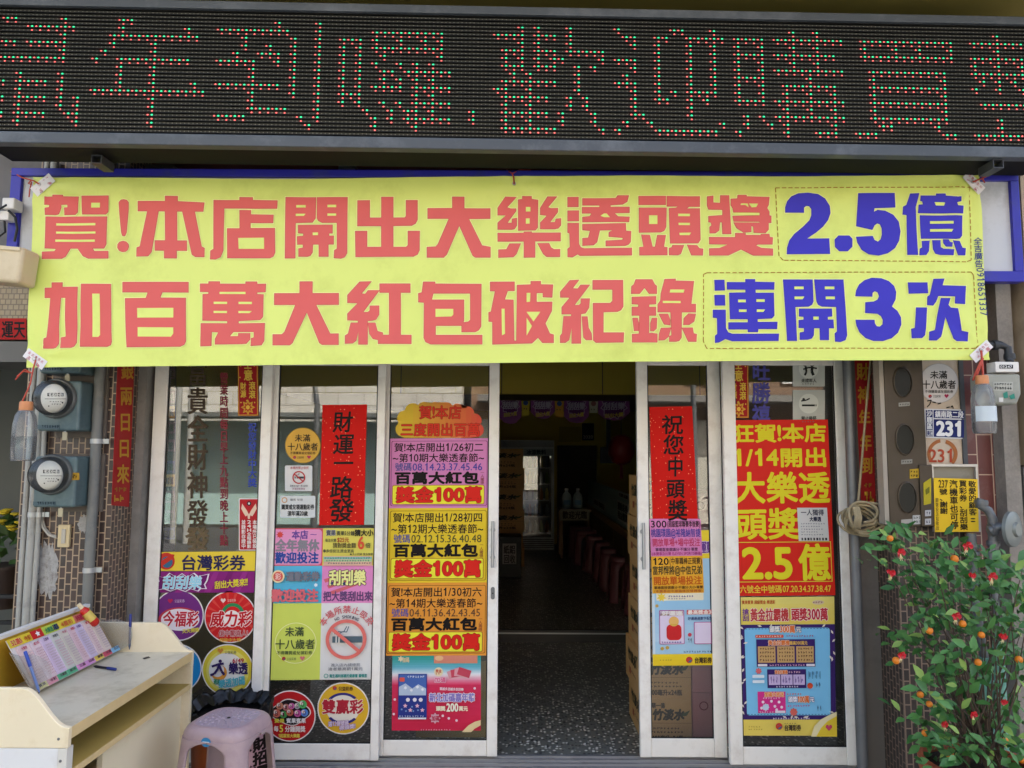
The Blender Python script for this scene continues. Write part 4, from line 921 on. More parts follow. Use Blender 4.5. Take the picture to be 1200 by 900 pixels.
# sheet of six coloured blocks
s = Sheet(Y, (0, 0, 120, 178), [(318.5, 619), (439, 619), (436, 796), (313.5, 797)]); s.base([(0,0),(120,0),(120,178),(0,178)], 'e4e4e0')
s.rect(0, 0, 60, 44, 'd9505a', 3); s.poly(rrect(1.2, 1.2, 58.8, 42.8, 4), 'e79ac4', 4)
s.poly(star(10, 7.5, 4.5, 8, .6), 'd94a44', 5); s.text('~', 15, 5.5, 22, 8.5, '7a4a9a', .4); s.text('本店', 23.5, 2.5, 43, 12.5, '6b4a98', .6); s.text('~', 45, 5.5, 53, 8.5, '7a4a9a', .4)
s.otext('全年無休', 5, 13, 56, 27, '8c8a92', '6a6870', .7, 1.0); s.otext('歡迎投注', 5, 28, 56, 41, '28489a', 'e6b0d0', .75, 1.3)
s.rect(60, 0, 120, 44, 'e3d862', 3); s.otext('賓果', 64, 2, 75, 8.5, '5a5a62', 'b8b8b8', .3, .9); s.text('賓果5分鐘', 76, 3, 97, 8.5, '4a4a3c', .15); s.text('猜大小', 97, 1.5, 119, 9, '2c2c24', .5)
s.text('每注只需', 63, 12, 76, 16, '4a4a3c', .1); s.text('$25元', 77, 10.5, 91, 16.5, 'b8502e', .2); s.text('猜對獎金翻', 72, 17, 99, 23, '6a6238', .25); s.text('6', 101, 9, 109, 24, 'e05a3c', .7); s.text('倍', 110, 17, 116, 23, '5a5a40', .2)
s.text('●多倍投注,獎金更高', 61, 24.5, 97, 28.5, '5a5a40', .1); s.text('▲大小同額 雙倍樂趣', 92, 28.8, 119, 31.5, '4a4a3c', .05)
s.rect(62, 32.5, 118, 43.5, 'e2b6a0'); s.rect(62, 33.5, 118, 36, '7cc4b4', s.lay + 1); s.rect(62, 36.6, 118, 38.8, 'a8d8a0', s.lay + 1); s.lay += 1
for k in range(3): s.scribble(63 + k*2, 33.8 + k*3, 117, 35.6 + k*3, '6a7a78', seed=k)
s.rect(0, 44, 60, 88, '5ab9dc', 3); s.disc(10, 56, 7.4, 'f0e0b0'); s.disc(10, 56, 5.6, 'dc5f54'); s.text('彩', 6.5, 52, 13.5, 60, 'f4c8c0', .3)
s.otext('運動彩券', 19, 50.5, 58, 61.5, '7a7c86', '5a5c68', .6, .9); s.otext('歡迎投注', 3, 71, 57, 85.5, 'e07078', 'c84a58', .8, 1.2); s.poly(star(54, 66, 2.6, 6, .6), 'e0f0f4')
s.rect(60, 44, 120, 88, 'e58fc6', 3)
for k in range(3): s.poly([(62 + k*4, 60 + k*7), (100 + k*3, 48 + k*7), (98 + k*3, 52 + k*7), (64 + k*4, 64 + k*7)], 'd96a74', 4)
s.lay = 5; s.otext('刮刮樂', 68, 49, 111, 67, 'f2ef9a', '4a4038', .9, 2.2); s.dots([(72, 64.5), (86, 65)], 1.8, '34406a')
s.text('把大獎刮出來', 62, 74, 119, 85.5, '6a4a78', .55)
s.rect(0, 88, 60, 178, 'd3e064', 3); s.ring(31.5, 134.5, 23.2, 24, 'f0f2b0')
s.text('未滿', 19, 115.5, 41, 126.5, '4c5c3c', .35); s.text('十八歲者', 8, 130, 54, 141.5, '4c5c3c', .35); s.text('不得購買或兌領彩券', 10, 143.5, 51, 148, '4c5c3c', .1)
ball(s, 18.5, 152.5, 2.2); s.text('公益彩券', 22, 151, 33, 154.5, '5c6c4c', 0); heart(s, 40, 152, 3, 'd8787a')
s.arc('本場所禁止吸菸', 90, 127, 32, 214, 326, 9.5, 9.5, 'd8686c', .25); s.arc('NO SMOKING', 90, 130, 26.5, 242, 299, 5, 2.8, '4a5058', .15)
nosmoke(s, 90, 130, 23.5, 4.0, 'e5766c', '566a74')
s.text('進入店內請熄菸', 73, 158, 107, 161.8, '8a8a8c', .1); s.text('違者最高罰1萬元', 70, 162.6, 110, 166.4, '7c7c80', .1)
s.ring(68, 172.5, 1.8, 2.6, '3a9a88'); s.text('衛生福利部國民健康署 關懷您', 72, 170.5, 115, 174.5, '3f8f84', .25)
s.build('notice_sheet', 'tall sheet of six coloured notice blocks ending in the large no smoking circle', 'poster')
s = round_sticker(Y, 340, 839, 30, 'bf2024', '')
blob = []
for i in range(48):
    a = 2*math.pi*i/48; blob.append((340.5 + 21.5*math.cos(a)*(1 + .06*math.cos(4*a)), 834.5 + 13.5*math.sin(a)*(1 + .10*math.cos(4*a + .6))))
s.poly([(340.5 + (x-340.5)*1.06, 834.5 + (y-834.5)*1.08) for x, y in blob], 'e8dcd4'); s.poly(blob, '231a1a')
for k, (x, y, r, c) in enumerate([(328, 827, 4.2, 'd08868'), (335.5, 828.5, 4.0, 'c87a70'), (342, 827, 3.6, 'd86aa8'), (348.5, 827, 3.6, 'a8a8a8'), (355, 825, 4.8, '5ab868'), (324.5, 835.5, 4.8, 'd0705a'), (332.5, 837, 4.2, '4a9a50'), (340, 834.5, 4.2, 'c86a50'), (349, 835.5, 4.2, 'c85a9a'), (357, 835, 4.4, '5a8ad0')]):
    s.lay = 6 + (k % 3); s.disc(x, y, r, c); s.disc(x - r*.3, y - r*.3, r*.45, 'f0dcd0'); s.lay -= 1; s.text('BINGOBINGO'[k], x - r*.4, y - r*.55, x + r*.4, y + r*.55, '5a2030', .1)
s.lay = 12; s.text('賓果', 322, 841.5, 334, 846.5, 'e8d84a', .3); s.text('賓果賓果', 336, 841, 359, 846.8, 'f0ece8', .25)
s.text('每', 321.5, 850, 327, 856.5, 'f0e4dc', .3); s.text('5', 328, 848.5, 333, 857, 'f0e050', .4); s.text('分鐘開獎', 334.5, 850, 358.5, 857, 'f0e4dc', .3); s.text('1起就有大樂趣', 327, 859, 352, 863.5, 'e8d050', .25)
s.build('round_sticker', 'round red game sticker with a cluster of coloured balls on black', 'sticker', GR)
s = round_sticker(Y, 402.5, 830, 30.5, 'e2b42e', ''); s.disc(402, 831, 19.5, 'e9e2d2', ry=16.5)
s.ring(402, 828, 17, 20.5, '343078', 215, 320, ky=.8); s.ring(402, 832, 17, 20.5, '343078', 40, 145, ky=.8)
s.otext('雙贏彩', 377.5, 819.5, 426, 836, 'b02838', 'f4e8d8', .9, 1.8); ball(s, 392.5, 806, 2.5); s.text('公益彩券', 397, 804, 414, 809, '5a3a20', .2)
s.otext('選12個號碼', 385, 845, 409, 851, 'e0d0e0', '8a5a90', .2, .7, rise=2); s.otext('得頭獎!', 398, 850, 417, 855.5, 'e0d0e0', '8a5a90', .2, .7, rise=3)
s.build('round_sticker', 'round golden yellow game sticker with blue arcs round red characters', 'sticker', GR)

# ---------- third panel
Y = glued(YC)
cl = []
for cx, cy, r, a0, a1 in ((472, 503, 8.5, 110, 230), (474.5, 490, 9, 150, 260), (484, 482, 9.5, 190, 290), (497, 480, 9, 215, 320), (510, 480, 9, 215, 320), (523, 480.5, 9, 215, 320), (536, 482, 9, 215, 330), (547, 485, 9, 230, 350), (556, 493, 8.5, 260, 20), (559, 504, 8, 290, 70)):
    a1 = a1 if a1 > a0 else a1 + 360; cl += [(cx + r*math.cos(R(a0 + (a1-a0)*i/6)), cy + r*math.sin(R(a0 + (a1-a0)*i/6))) for i in range(7)]
cl += [(555, 512.5), (474, 513)]
s = Sheet(Y); s.base(cl, 'e6c23a')
n = 14
for k in range(1, n):       # printed blend from yellow to orange red
    x = 478 + k*6.2; c = '%02x%02x%02x' % (int(232 - k*.2), int(196 - k*8.2), int(60 + k*.6))
    pl = [(max(px, x), py) for px, py in cl]
    pl = [p for i, p in enumerate(pl) if i == 0 or p != pl[i-1]]
    s.poly(pl, c, 2 + k*.35)
s.lay = 8; s.otext('賀!本店', 491, 475.5, 541, 491, 'e03a26', '7a2a18', .55, 1.1); s.otext('三度開出百萬', 469, 496, 563, 511, 'e03a26', '7a2a18', .6, 1.15)
s.build('cloud_sign', 'scalloped cloud shaped sign fading from yellow to orange above the pink notice', 'sign')
def notice(quad, base, edge, l1, l2, nums, label, ncol):
    s = Sheet(Y, (0, 0, 118, 86), quad); s.base([(0,0),(118,0),(118,86),(0,86)], base)
    s.poly(rrect(2.5, 3, 115.5, 83.5, 2), edge, 3); s.poly(rrect(3.1, 3.6, 114.9, 82.9, 2), base, 4); s.lay = 5
    s.text(l1, 5.5, 5.5, 111, 16.5, '231a1a', .25); s.text(l2, 4, 18.5, 112, 29.5, '231a1a', .2)
    s.text('號碼', 7, 30, 27, 40, '54589a', .2); s.text(nums, 27.5, 30.5, 110, 39.5, ncol, .15)
    s.text('百萬大紅包', 6.5, 41.5, 106, 56, '16100f', 1.25); s.vtext('一人獨得', 107.5, 40.5, 112, 57, '8a4030', .05)
    s.poly(rrect(4.5, 57.5, 112.5, 81.5, 2), 'a8722a'); s.poly(rrect(5.2, 58.2, 111.8, 80.8, 1.8), 'f2ea3c')
    s.otext('獎金', 9, 60, 53, 79, 'dc2418', '7a2214', 1.4, 2.3); s.otext('100', 53, 61.5, 89, 77, 'dc2418', '7a2214', 1.7, 2.5); s.otext('萬', 89, 60, 110, 79, 'dc2418', '7a2214', 1.4, 2.3)
    return s.build('prize_notice', label, 'notice', 'stacked prize notices on the third panel')
notice([(456.5, 514), (574, 513.5), (573, 595), (455, 595.5)], 'd988bd', '7a3a6a', '賀!本店開出1/26初二', '~第10期大樂透春節~', '08.14.23.37.45.46', 'pink prize notice dated 1/26 under the cloud shaped sign', '4c4aa0')
notice([(455, 595.5), (573, 595), (572, 682.5), (453, 683)], 'e8c92e', '8a6a1a', '賀!本店開出1/28初四', '~第12期大樂透春節~', '02.12.15.36.40.48', 'yellow prize notice dated 1/28 between the pink and orange ones', '55552c')
notice([(453, 683), (572, 682.5), (571, 768), (450, 768.5)], 'e79a38', '8a5a1a', '賀!本店開出1/30初六', '~第14期大樂透春節~', '04.11.36.42.43.45', 'orange prize notice dated 1/30 above the crimson poster', '6a4a30')
s = Sheet(Y + .001, (0, 0, 104, 96), [(460, 760), (563.5, 760), (563.5, 856), (459, 856)]); s.base([(0,0),(104,0),(104,96),(0,96)], 'd02a52')
def blend(s, x0, y0, x1, y1, ca, cb, n, l=3):
    a = [int(ca[i:i+2], 16) for i in (0, 2, 4)]; b = [int(cb[i:i+2], 16) for i in (0, 2, 4)]
    for k in range(n):
        c = '%02x%02x%02x' % tuple(int(p + (q_-p)*(k + .5)/n) for p, q_ in zip(a, b)); s.rect(x0, y0 + (y1-y0)*k/n, x1, y0 + (y1-y0)*(k+1)/n, c, l)
blend(s, 0, 8, 104, 22, '2c9a86', '6ab4c8', 5); blend(s, 0, 22, 104, 30, '6ab4c8', 'eceff0', 5); blend(s, 0, 30, 104, 42, 'eceff0', 'e2456c', 7); blend(s, 0, 42, 104, 96, 'd8345c', 'cf2648', 6)
s.lay = 4; s.poly(star(10, 12, 4, 6, .5), 'e8d8b0'); s.text('加碼', 12, 10, 20, 16, 'd8c8a0', .3); s.rect(49, 8, 100, 17, 'd98a72'); s.disc(55, 11, 5, 'e8b888', ry=3)
s.disc(54.5, 27, 5.2, 'efe2b8'); s.text('獎金', 51, 24, 58, 28, 'c85a40', .2); s.scribble(51, 28.5, 58, 30, 'c85a40')
for k in range(4): a = -.35 + k*.22; cx, cy = 74 + k*4, 28; ca, sa = math.cos(a), math.sin(a); s.poly([(cx + x*ca - y*sa, cy + x*sa + y*ca) for x, y in ((-9,-4.5),(6,-4.5),(6,4.5),(-9,4.5))], 'c84a5c' if k % 2 else 'e0a0a8')
s.otext('加碼', 50, 33, 63, 39, 'e0608a', 'f0d8e0', .3, 1)
s.rect(7.5, 29, 41, 82, '2a3a8a'); s.rect(8.5, 30, 40, 54, '4a6ab0'); s.poly([(8.5, 54), (8.5, 44), (16, 40), (24, 46), (31, 41), (40, 46), (40, 54)], 'b8c8dc')
s.scribble(18, 31, 38, 33.5, 'dfe6f0', seed=4); s.poly(rrect(9, 33, 15, 38, 1), 'd85a4a')
for x, y in ((16, 45), (23, 48), (30, 44), (36, 47)): s.poly(star(x, y, 2.4, 6, .5), 'eef2f6', s.lay + 1)
s.lay += 2
s.dots([(19, 59), (27, 59), (34, 59)], 2.4, 'f0e8ee')
for x, y in ((16, 66), (30, 66), (36, 71), (22, 71)): s.poly(star(x, y, 2.8, 5, .5), 'eab8cc', s.lay + 1)
s.lay += 2; s.dots([(12, 70), (24, 67), (25.5, 72), (17, 72), (31, 71)], 1.1, '7a9ac8'); s.scribble(9, 77, 39, 79, 'c8d0e8', seed=6); s.rect(8, 79.5, 40.5, 81.5, 'e8e4ec')
s.text('買越多送越多刮刮樂', 56, 44, 84, 47.5, 'f4e4ea', .1, rise=-1); s.otext('新北加碼嘉年華', 44, 51, 97, 61, '8a7ac0', 'f4f0f8', .5, 1.4)
s.text('頭獎', 52, 66, 63, 71.5, 'f2e6c8', .4); s.text('200', 64, 62.5, 78, 72, 'f6f0dc', .6); s.text('萬元', 78.5, 66, 89, 71.5, 'f2e6c8', .4)
s.poly(star(51, 80, 6.5, 8, .7), 'd8a8b4'); s.text('加碼', 47, 77, 56, 83, 'b83a54', .3); s.dots([(67, 80), (76, 82.5), (3, 75), (97, 45), (95, 55), (4, 58), (60, 77)], 1.5, 'f0d8de')
s.poly([(82, 96), (90, 88), (97, 84), (104, 82), (104, 88), (97, 92), (93, 96)], 'e8cf9a'); s.scribble(34, 92.5, 70, 94, 'e8b0bc', seed=9)
s.build('poster', 'crimson and green promotional poster with a blue ticket printed at its side', 'poster')

# ---------- fourth panel
Y = glued(YD)
couplet(Y, [(761, 477), (811, 476), (818, 613), (765, 613)], '祝您中頭獎', 'gold flecked red paper couplet on the narrow panel above the pink 300 notice',
        [(13, 10, 40, 33), (14, 34, 40, 58), (18, 60, 38, 84), (16, 87, 38, 110), (17, 112, 40, 137)])
s = Sheet(Y - .003, (0, 0, 60, 44), [(761, 608), (821, 608), (823, 651), (763, 652)]); s.base([(0,0),(60,0),(60,44),(0,44)], 'dd86bc')
s.text('300', 1, 2, 20, 10, '281c24', .35); s.text('(超級籃球聯賽季後賽)', 20.5, 2, 59, 10, '281c24', .15)
s.text('桃園璞園@裕隆納智捷', 1, 11.5, 59, 21.5, '554a9e', .25); s.text('開放單場+場中投注', 2, 23, 58, 32.5, 'c8446a', .25); s.text('單場直接選讓分·不讓分·單雙', 5, 34, 55, 38.2, '6a3a5a', .1); s.text('(本賽事及比賽 ELEVEN SPORTS轉播)', 1, 39, 59, 43, 'a83a78', .05)
s.build('match_notice', 'pink match notice headed 300 with rows of coloured characters', 'notice')
s = Sheet(Y - .003, (0, 0, 61, 44), [(763, 652), (823, 651), (825, 694.5), (764.5, 695.5)]); s.base([(0,0),(61,0),(61,44),(0,44)], 'e8ac30')
s.text('120', 1.5, 2, 21, 10, '281c14', .35); s.text('(中華職棒正規賽)', 21.5, 2, 60, 10, '3c2c1c', .15)
s.text('富邦悍將@中信兄弟', 1, 11.5, 60, 22, '4a4428', .3); s.text('開放單場投注', 1.5, 24, 59, 34, 'c86018', .4); s.text('單場直接選讓分·不讓分·大小·單雙', 2, 35.2, 60, 39, '5a3a1a', .1); s.text('(本賽事由中華職棒授權轉播)', 2, 39.6, 59, 43, 'b8642a', .05)
s.build('match_notice', 'orange match notice headed 120 just below the pink one', 'notice')
s = Sheet(glued(YD), (0, 0, 82, 158), [(763, 622), (845, 621), (848, 779), (765, 780)]); s.base([(0,0),(82,0),(82,158),(0,158)], 'a9cfe6')
s.rect(0, 0, 82, 33, 'ecd33a', 3); s.otext('運動樂', 56, 13, 82, 27, '6a3a8a', 'e8d8ec', .6, 1.4); s.rect(0, 33, 3, 158, 'ccdfe8', 3)
s.poly(rrect(5, 60, 60, 82, 1.5), 'efe6c8', 3); s.lay = 4; s.poly(star(11, 78, 6, 7, .5), 'f2d24a'); s.scribble(19, 76, 50, 78, '6a5a9a', seed=2); s.scribble(19, 79, 40, 80.5, '8a8a9a', seed=3)
blend(s, 3, 82, 82, 130, '9ccbe8', 'b6d6ea', 5); s.lay = 5
s.dots([(5.5, 88)], 2, 'c8a860'); s.dots([(11, 138), (17, 137)], 2.2, 'c8a24a')
for (a, b, c, d) in ((8, 93, 37, 133), (48, 107, 68, 133)):
    s.poly(rrect(a, b, c, d, 1), 'b85a98'); s.poly(rrect(a + .8, b + .8, c - .8, d - .8, .8), 'e3d5ea')
    for k in range(10): an = R(k*36); cx, cy = (a+c)/2, (b+d)/2; s.lay = 8; s.poly([(cx, cy), (cx + (c-a)*.46*math.cos(an), cy + (d-b)*.44*math.sin(an)), (cx + (c-a)*.46*math.cos(an+.25), cy + (d-b)*.44*math.sin(an+.25))], 'c9b0dc', 8)
    s.rect(a + 1, b + .8, c - 1, b + 6.5, 'e59a50'); s.text('好運連', a + 3, b + 1.2, c - 2, b + 6.2, 'f4ece0', .4)
    # a plain round red purse stands where the ticket carries a cartoon figure
    s.poly(rrect(a + (c-a)*.28, b + (d-b)*.42, c - (c-a)*.12, b + (d-b)*.88, 5 if c-a > 25 else 3), 'cf2a2c'); s.disc((a+c)/2 + (c-a)*.08, b + (d-b)*.33, (c-a)*.2, 'e8b868'); s.rect(a + (c-a)*.45, b + (d-b)*.40, c - (c-a)*.3, b + (d-b)*.45, 'e2b84a')
    s.scribble(a + 2, d - 3.5, c - 2, d - 1.5, '7a5aa8', seed=int(a))
s.lay = 8; s.rect(40, 93, 82, 98.5, 'd85a5a'); s.text('最高獎金300萬', 41, 93.3, 81, 98.2, 'f4e8dc', .3); s.text('好運連連數字配對', 41, 101, 70, 105, '3a4a7a', .1); s.disc(43, 122, 2.2, 'd84a5a'); s.scribble(40.5, 126, 46, 131, '7a8a98', seed=8)
s.lay = 6; s.scribble(36, 141, 80, 143, '4a5a80', seed=5); blend(s, 0, 144.5, 82, 158, 'f0d22e', 'ecca2a', 2, s.lay + 1); s.lay += 2
ball(s, 42, 151.5, 3.8); s.text('台灣彩券', 48, 148.5, 68, 155.5, '4a3a20', .35); s.scribble(8, 150.5, 24, 152, 'b09a38', seed=7)
s.build('poster', 'pale blue ticket poster with a yellow foot on the narrow panel', 'poster')

# ---------- fifth panel
Y = glued(YE)
fortune(Y, 853, 420, 877, 490, 'small red and gold fortune strip on the pane above the large red poster')
s = Sheet(Y); s.vtext('旺勝禧', 881, 421, 903, 500, '51509c', .9)
s.build('window_lettering', 'column of big faded blue characters partly covered by the large red poster', 'lettering')
def plaque(y0, y1, kind, label):
    s = Sheet(Y); s.base(rrect(929, y0, 966.5, y1, 1), 'c3c8c2'); s.disc(947.5, y0 + (y1-y0)*.40, 11.5, 'dde2da'); cx, cy = 947.5, y0 + (y1-y0)*.40
    if kind:
        s.disc(cx - 4.5, cy - 5, 2.4, '2a2e2c'); s.disc(cx + 4, cy - 5.2, 3, '2a2e2c'); s.line([(cx - 4, cy - 2.5), (cx - 3, cy + 4), (cx - 5, cy + 8)], 2.4, '2a2e2c'); s.line([(cx + 4, cy - 2), (cx + 3, cy + 3), (cx + 5, cy + 8)], 3.2, '2a2e2c'); s.line([(cx - 7, cy + 1), (cx - 1, cy - 1), (cx + 4, cy - 1), (cx + 9, cy)], 1.8, '2a2e2c')
    else:
        s.line([(cx - 9, cy - 3), (cx - 3, cy - 4), (cx + 1, cy - 6)], 1.6, '2a2e2c'); s.disc(cx - 6, cy - 5, 1.6, '2a2e2c'); s.rect(cx - 8, cy + 1, cx + 9, cy + 3.2, '2a2e2c'); s.rect(cx + 7, cy + 1, cx + 8, cy + 3.2, 'c3c8c2')
    s.text('未成年人' if kind else '禁止吸菸', cx - 9, y1 - 9.2, cx + 9, y1 - 4.6, '3a403c', .2); s.scribble(cx - 8, y1 - 3.6, cx + 8, y1 - 2.2, '6a706a', seed=int(y1))
    return s.build('pictogram_plaque', label, 'plaque', 'pictogram plaques above the red poster')
plaque(418, 453, 1, 'pale grey plaque with two black figures in a circle'); plaque(457, 497, 0, 'pale grey plaque with a black cigarette in a circle')
s = Sheet(Y - .004, (0, 0, 120, 205), [(851, 492.5), (970, 491.5), (979, 697.5), (857.5, 698.5)]); s.base([(0,0),(120,0),(120,205),(0,205)], 'd8281c')
YT = 'e2d628'
s.text('狂賀!本店', 6, 5, 118, 26, YT, 1.2); s.text('1/14開出', 6, 33, 118, 55, YT, 1.2); s.text('大樂透', 6, 61, 119, 97, YT, 1.6); s.text('頭獎', 6, 103, 82, 139, YT, 1.45)
s.frame(4, 142, 117, 189, .9, 'e2d040'); s.text('2.5', 12, 148, 74, 184, YT, 2.6); s.text('億', 78, 145, 116, 187, YT, 1.9); s.text('六號全中號碼', 9, 192.5, 58, 201.5, 'e8c83c', .25); s.text('07.20.34.37.38.47', 58.5, 193, 115, 200.5, 'e8c83c', .25)
s.build('prize_poster', 'large red poster with big yellow characters and a boxed 2.5 at its foot', 'poster')
s = Sheet(Y - .012, (0, 0, 36, 39), [(934, 595), (969, 595), (971.5, 634), (936, 634)]); s.base([(0,0),(36,0),(36,39),(0,39)], 'd6d6d2')
s.text('一人獨得', 4, 2, 32, 9, '2c3046', .25); s.text('大樂透', 14, 10.5, 28, 16, '2c3046', .4)
for k in range(5): s.scribble(3, 18 + k*3.2, 33 - (k*7) % 12, 19.4 + k*3.2, '7a7e88', seed=k + 20)
for k in range(9): s.rect(3 + k*3.5, 35, 4.6 + k*3.5 + (k*7 % 3)*.4, 38, '3a3a40', s.lay + 1)
s.build('winning_ticket', 'white winning ticket slip taped on the large red poster', 'ticket')
s = Sheet(glued(YE), (0, 0, 111, 162), [(866, 700), (977.5, 699), (979.5, 862), (871, 862)]); s.base([(0,0),(111,0),(111,162),(0,162)], 'ead262')
blend(s, 0, 0, 111, 32, 'e8d878', 'ead05a', 4); s.lay = 4
s.text('賓果賓果 超級獎金 樂透彩', 3, 3.5, 42, 8, 'b85a28', .2); s.disc(92, 6.5, 7, 'd8c0a0', ry=2.6); s.scribble(86, 5.5, 98, 7.5, '7a4a50', seed=1)
s.vtext('搶刮', 3, 13, 11, 28, '7a4a8a', .35); s.otext('黃金拉霸機', 12, 13, 57, 28, 'c23a3a', 'f0e4d8', .6, 1.5); s.otext('頭獎300萬', 60, 13, 103, 27.5, 'c2303c', 'f4e8e0', .7, 1.6); s.rect(57.6, 13, 58.2, 28, 'c23a3a')
s.lay = 4; s.rect(0, 32, 111, 143, '3b2466'); s.poly(rrect(5, 36, 105, 138, 3), '7fc4ea')
for k in range(26): s.lay = 7; s.rect(6 + k*3.8, 36.6, 8 + k*3.8, 37.3, '3b5a8a', 7); s.rect(6 + k*3.8, 136.6, 8 + k*3.8, 137.3, '3b5a8a', 7)
rn = random.Random(5)
for k in range(26):
    x = rn.choice([rn.uniform(0, 6), rn.uniform(104, 110)]) if k < 18 else rn.uniform(8, 100); y = rn.uniform(34, 140) if k < 18 else rn.choice([33.5, 140]); a = rn.random()*3
    s.poly([(x + 2.8*math.cos(a), y + 2.8*math.sin(a)), (x + 1.2*math.cos(a+1.6), y + 1.2*math.sin(a+1.6)), (x - 2.8*math.cos(a), y - 2.8*math.sin(a)), (x - 1.2*math.cos(a+1.6), y - 1.2*math.sin(a+1.6))], 'e8dccb', 8 + k % 3)
s.lay = 12; s.otext('頭獎', 34, 33.5, 46, 41, 'f4f0e8', '3a3266', .3, 1.1); s.otext('300萬', 46, 33, 64, 41.5, 'e0703a', 'f4e8d8', .5, 1.2); s.otext('元', 64.5, 34, 71, 41, 'f4f0e8', '3a3266', .3, 1)
s.poly(rrect(17, 43.5, 50, 47, 1), 'd8503c'); s.scribble(18, 44.4, 49, 46.2, 'f0d8c8', seed=3); s.scribble(53, 44, 85, 46.2, 'b0607a', seed=4)
s.lay = 14; s.rect(18, 49, 87, 81, '3a2266'); s.otext('黃金拉霸機', 32, 50, 57, 56, 'e0783a', 'f0dcc8', .3, .9); s.text('最高300萬元', 57, 51, 78, 55.5, 'e8b85a', .2)
for k in range(3):
    x = 19.5 + k*22.5; s.lay = 19; s.rect(x, 57, x + 20.5, 76, 'cba36a')
    for r_ in range(4): s.scribble(x + 2, 58.5 + r_*4.4, x + 19, 61 + r_*4.4, '6a4a30', seed=k*5 + r_, w=2.2, gap=.8); s.lay = 20
s.lay = 19; s.scribble(33, 78, 75, 80, 'e0a8c0', seed=5); s.poly(rrect(19, 77.5, 30, 80.2, .6), 'e8e0e8'); s.poly(rrect(76, 77.5, 86, 80.2, .6), 'e8e0e8')
s.lay = 12; s.rect(30, 84, 76, 106, '3a2266'); s.otext('黃金拉霸機', 39, 85, 54, 89.5, 'e0783a', 'f0dcc8', .2, .7); s.scribble(55, 86, 70, 88.5, 'e0b0c0', seed=6)
for k in range(3): s.lay = 18; s.rect(31.5 + k*14.5, 90, 45 + k*14.5, 102, 'cbb6dc'); s.scribble(33 + k*14.5, 92, 44 + k*14.5, 100, '8a74a8', seed=k + 9, w=2.4)
s.lay = 19; s.scribble(40, 103, 66, 105, 'd8c8e0', seed=11)
s.disc(80, 103, 3.4, 'd8502e'); s.scribble(87, 99, 93, 105, '5a7a98', seed=12); s.scribble(78, 86, 92, 95, '5a90b0', seed=13, w=3)
for y in (90, 96): s.poly(rrect(12, y, 26, y + 3.5, .8), 'dfeaf0')
s.lay = 12; s.poly(star(20, 86, 4, 7, .7), 'd86a6a'); s.rect(18, 110, 51, 135, 'd8358a'); s.otext('加碼大放送', 26, 110.5, 49, 116, 'e8884a', 'f4d8b8', .3, .9); s.scribble(24, 116.5, 46, 118.5, 'f4c8dc', seed=14)
s.dots([(24, 122), (29, 126), (34, 121), (38, 127), (43, 122), (46, 128), (40, 131), (22, 129)], 1.7, 'f4e0ec'); s.poly(star(27, 128, 4.4, 8, .8), 'c8d8e8'); s.poly(rrect(38, 132, 50, 134.6, .6), 'f0e4ec'); s.scribble(19, 132.6, 36, 134.4, 'f0c8dc', seed=15)
s.lay = 12; s.scribble(53, 112, 70, 114, 'd8603c', seed=16); s.otext('頭獎', 54, 115.5, 65, 122.5, 'f4f0f4', '3a4a8a', .3, 1); s.otext('100萬', 65, 115, 79, 123, 'e0703a', 'f4e0cc', .4, 1); s.otext('元', 79, 116, 85, 122, 'f4f0f4', '3a4a8a', .3, 1); s.scribble(53, 125.5, 80, 127.5, 'c85a8a', seed=17)
s.poly(star(60, 133.5, 5, 8, .75), 'd8685a'); s.scribble(88, 126, 94, 132, '5a7a98', seed=18); s.scribble(35, 140, 80, 142, 'e0d0e8', seed=19)
s.poly([(80, 162), (84, 150), (92, 142), (104, 136), (111, 133), (111, 139), (100, 144), (92, 152), (88, 162)], 'efe2b0'); s.poly([(86, 162), (92, 152), (100, 144), (111, 138), (111, 162)], 'e6c83a')
ball(s, 42, 150, 4); s.text('台灣彩券', 48, 148, 68, 155, '4a3a28', .4); s.scribble(48, 145.8, 62, 147, '8a7a48', seed=21); s.scribble(5, 149.5, 20, 151, 'b89c40', seed=22); s.scribble(5, 152.5, 22, 154, 'b89c40', seed=23); heart(s, 101, 151, 4, 'c8486a')
s.build('poster', 'yellow and purple slot game poster with sky blue centre on the rightmost door', 'poster')
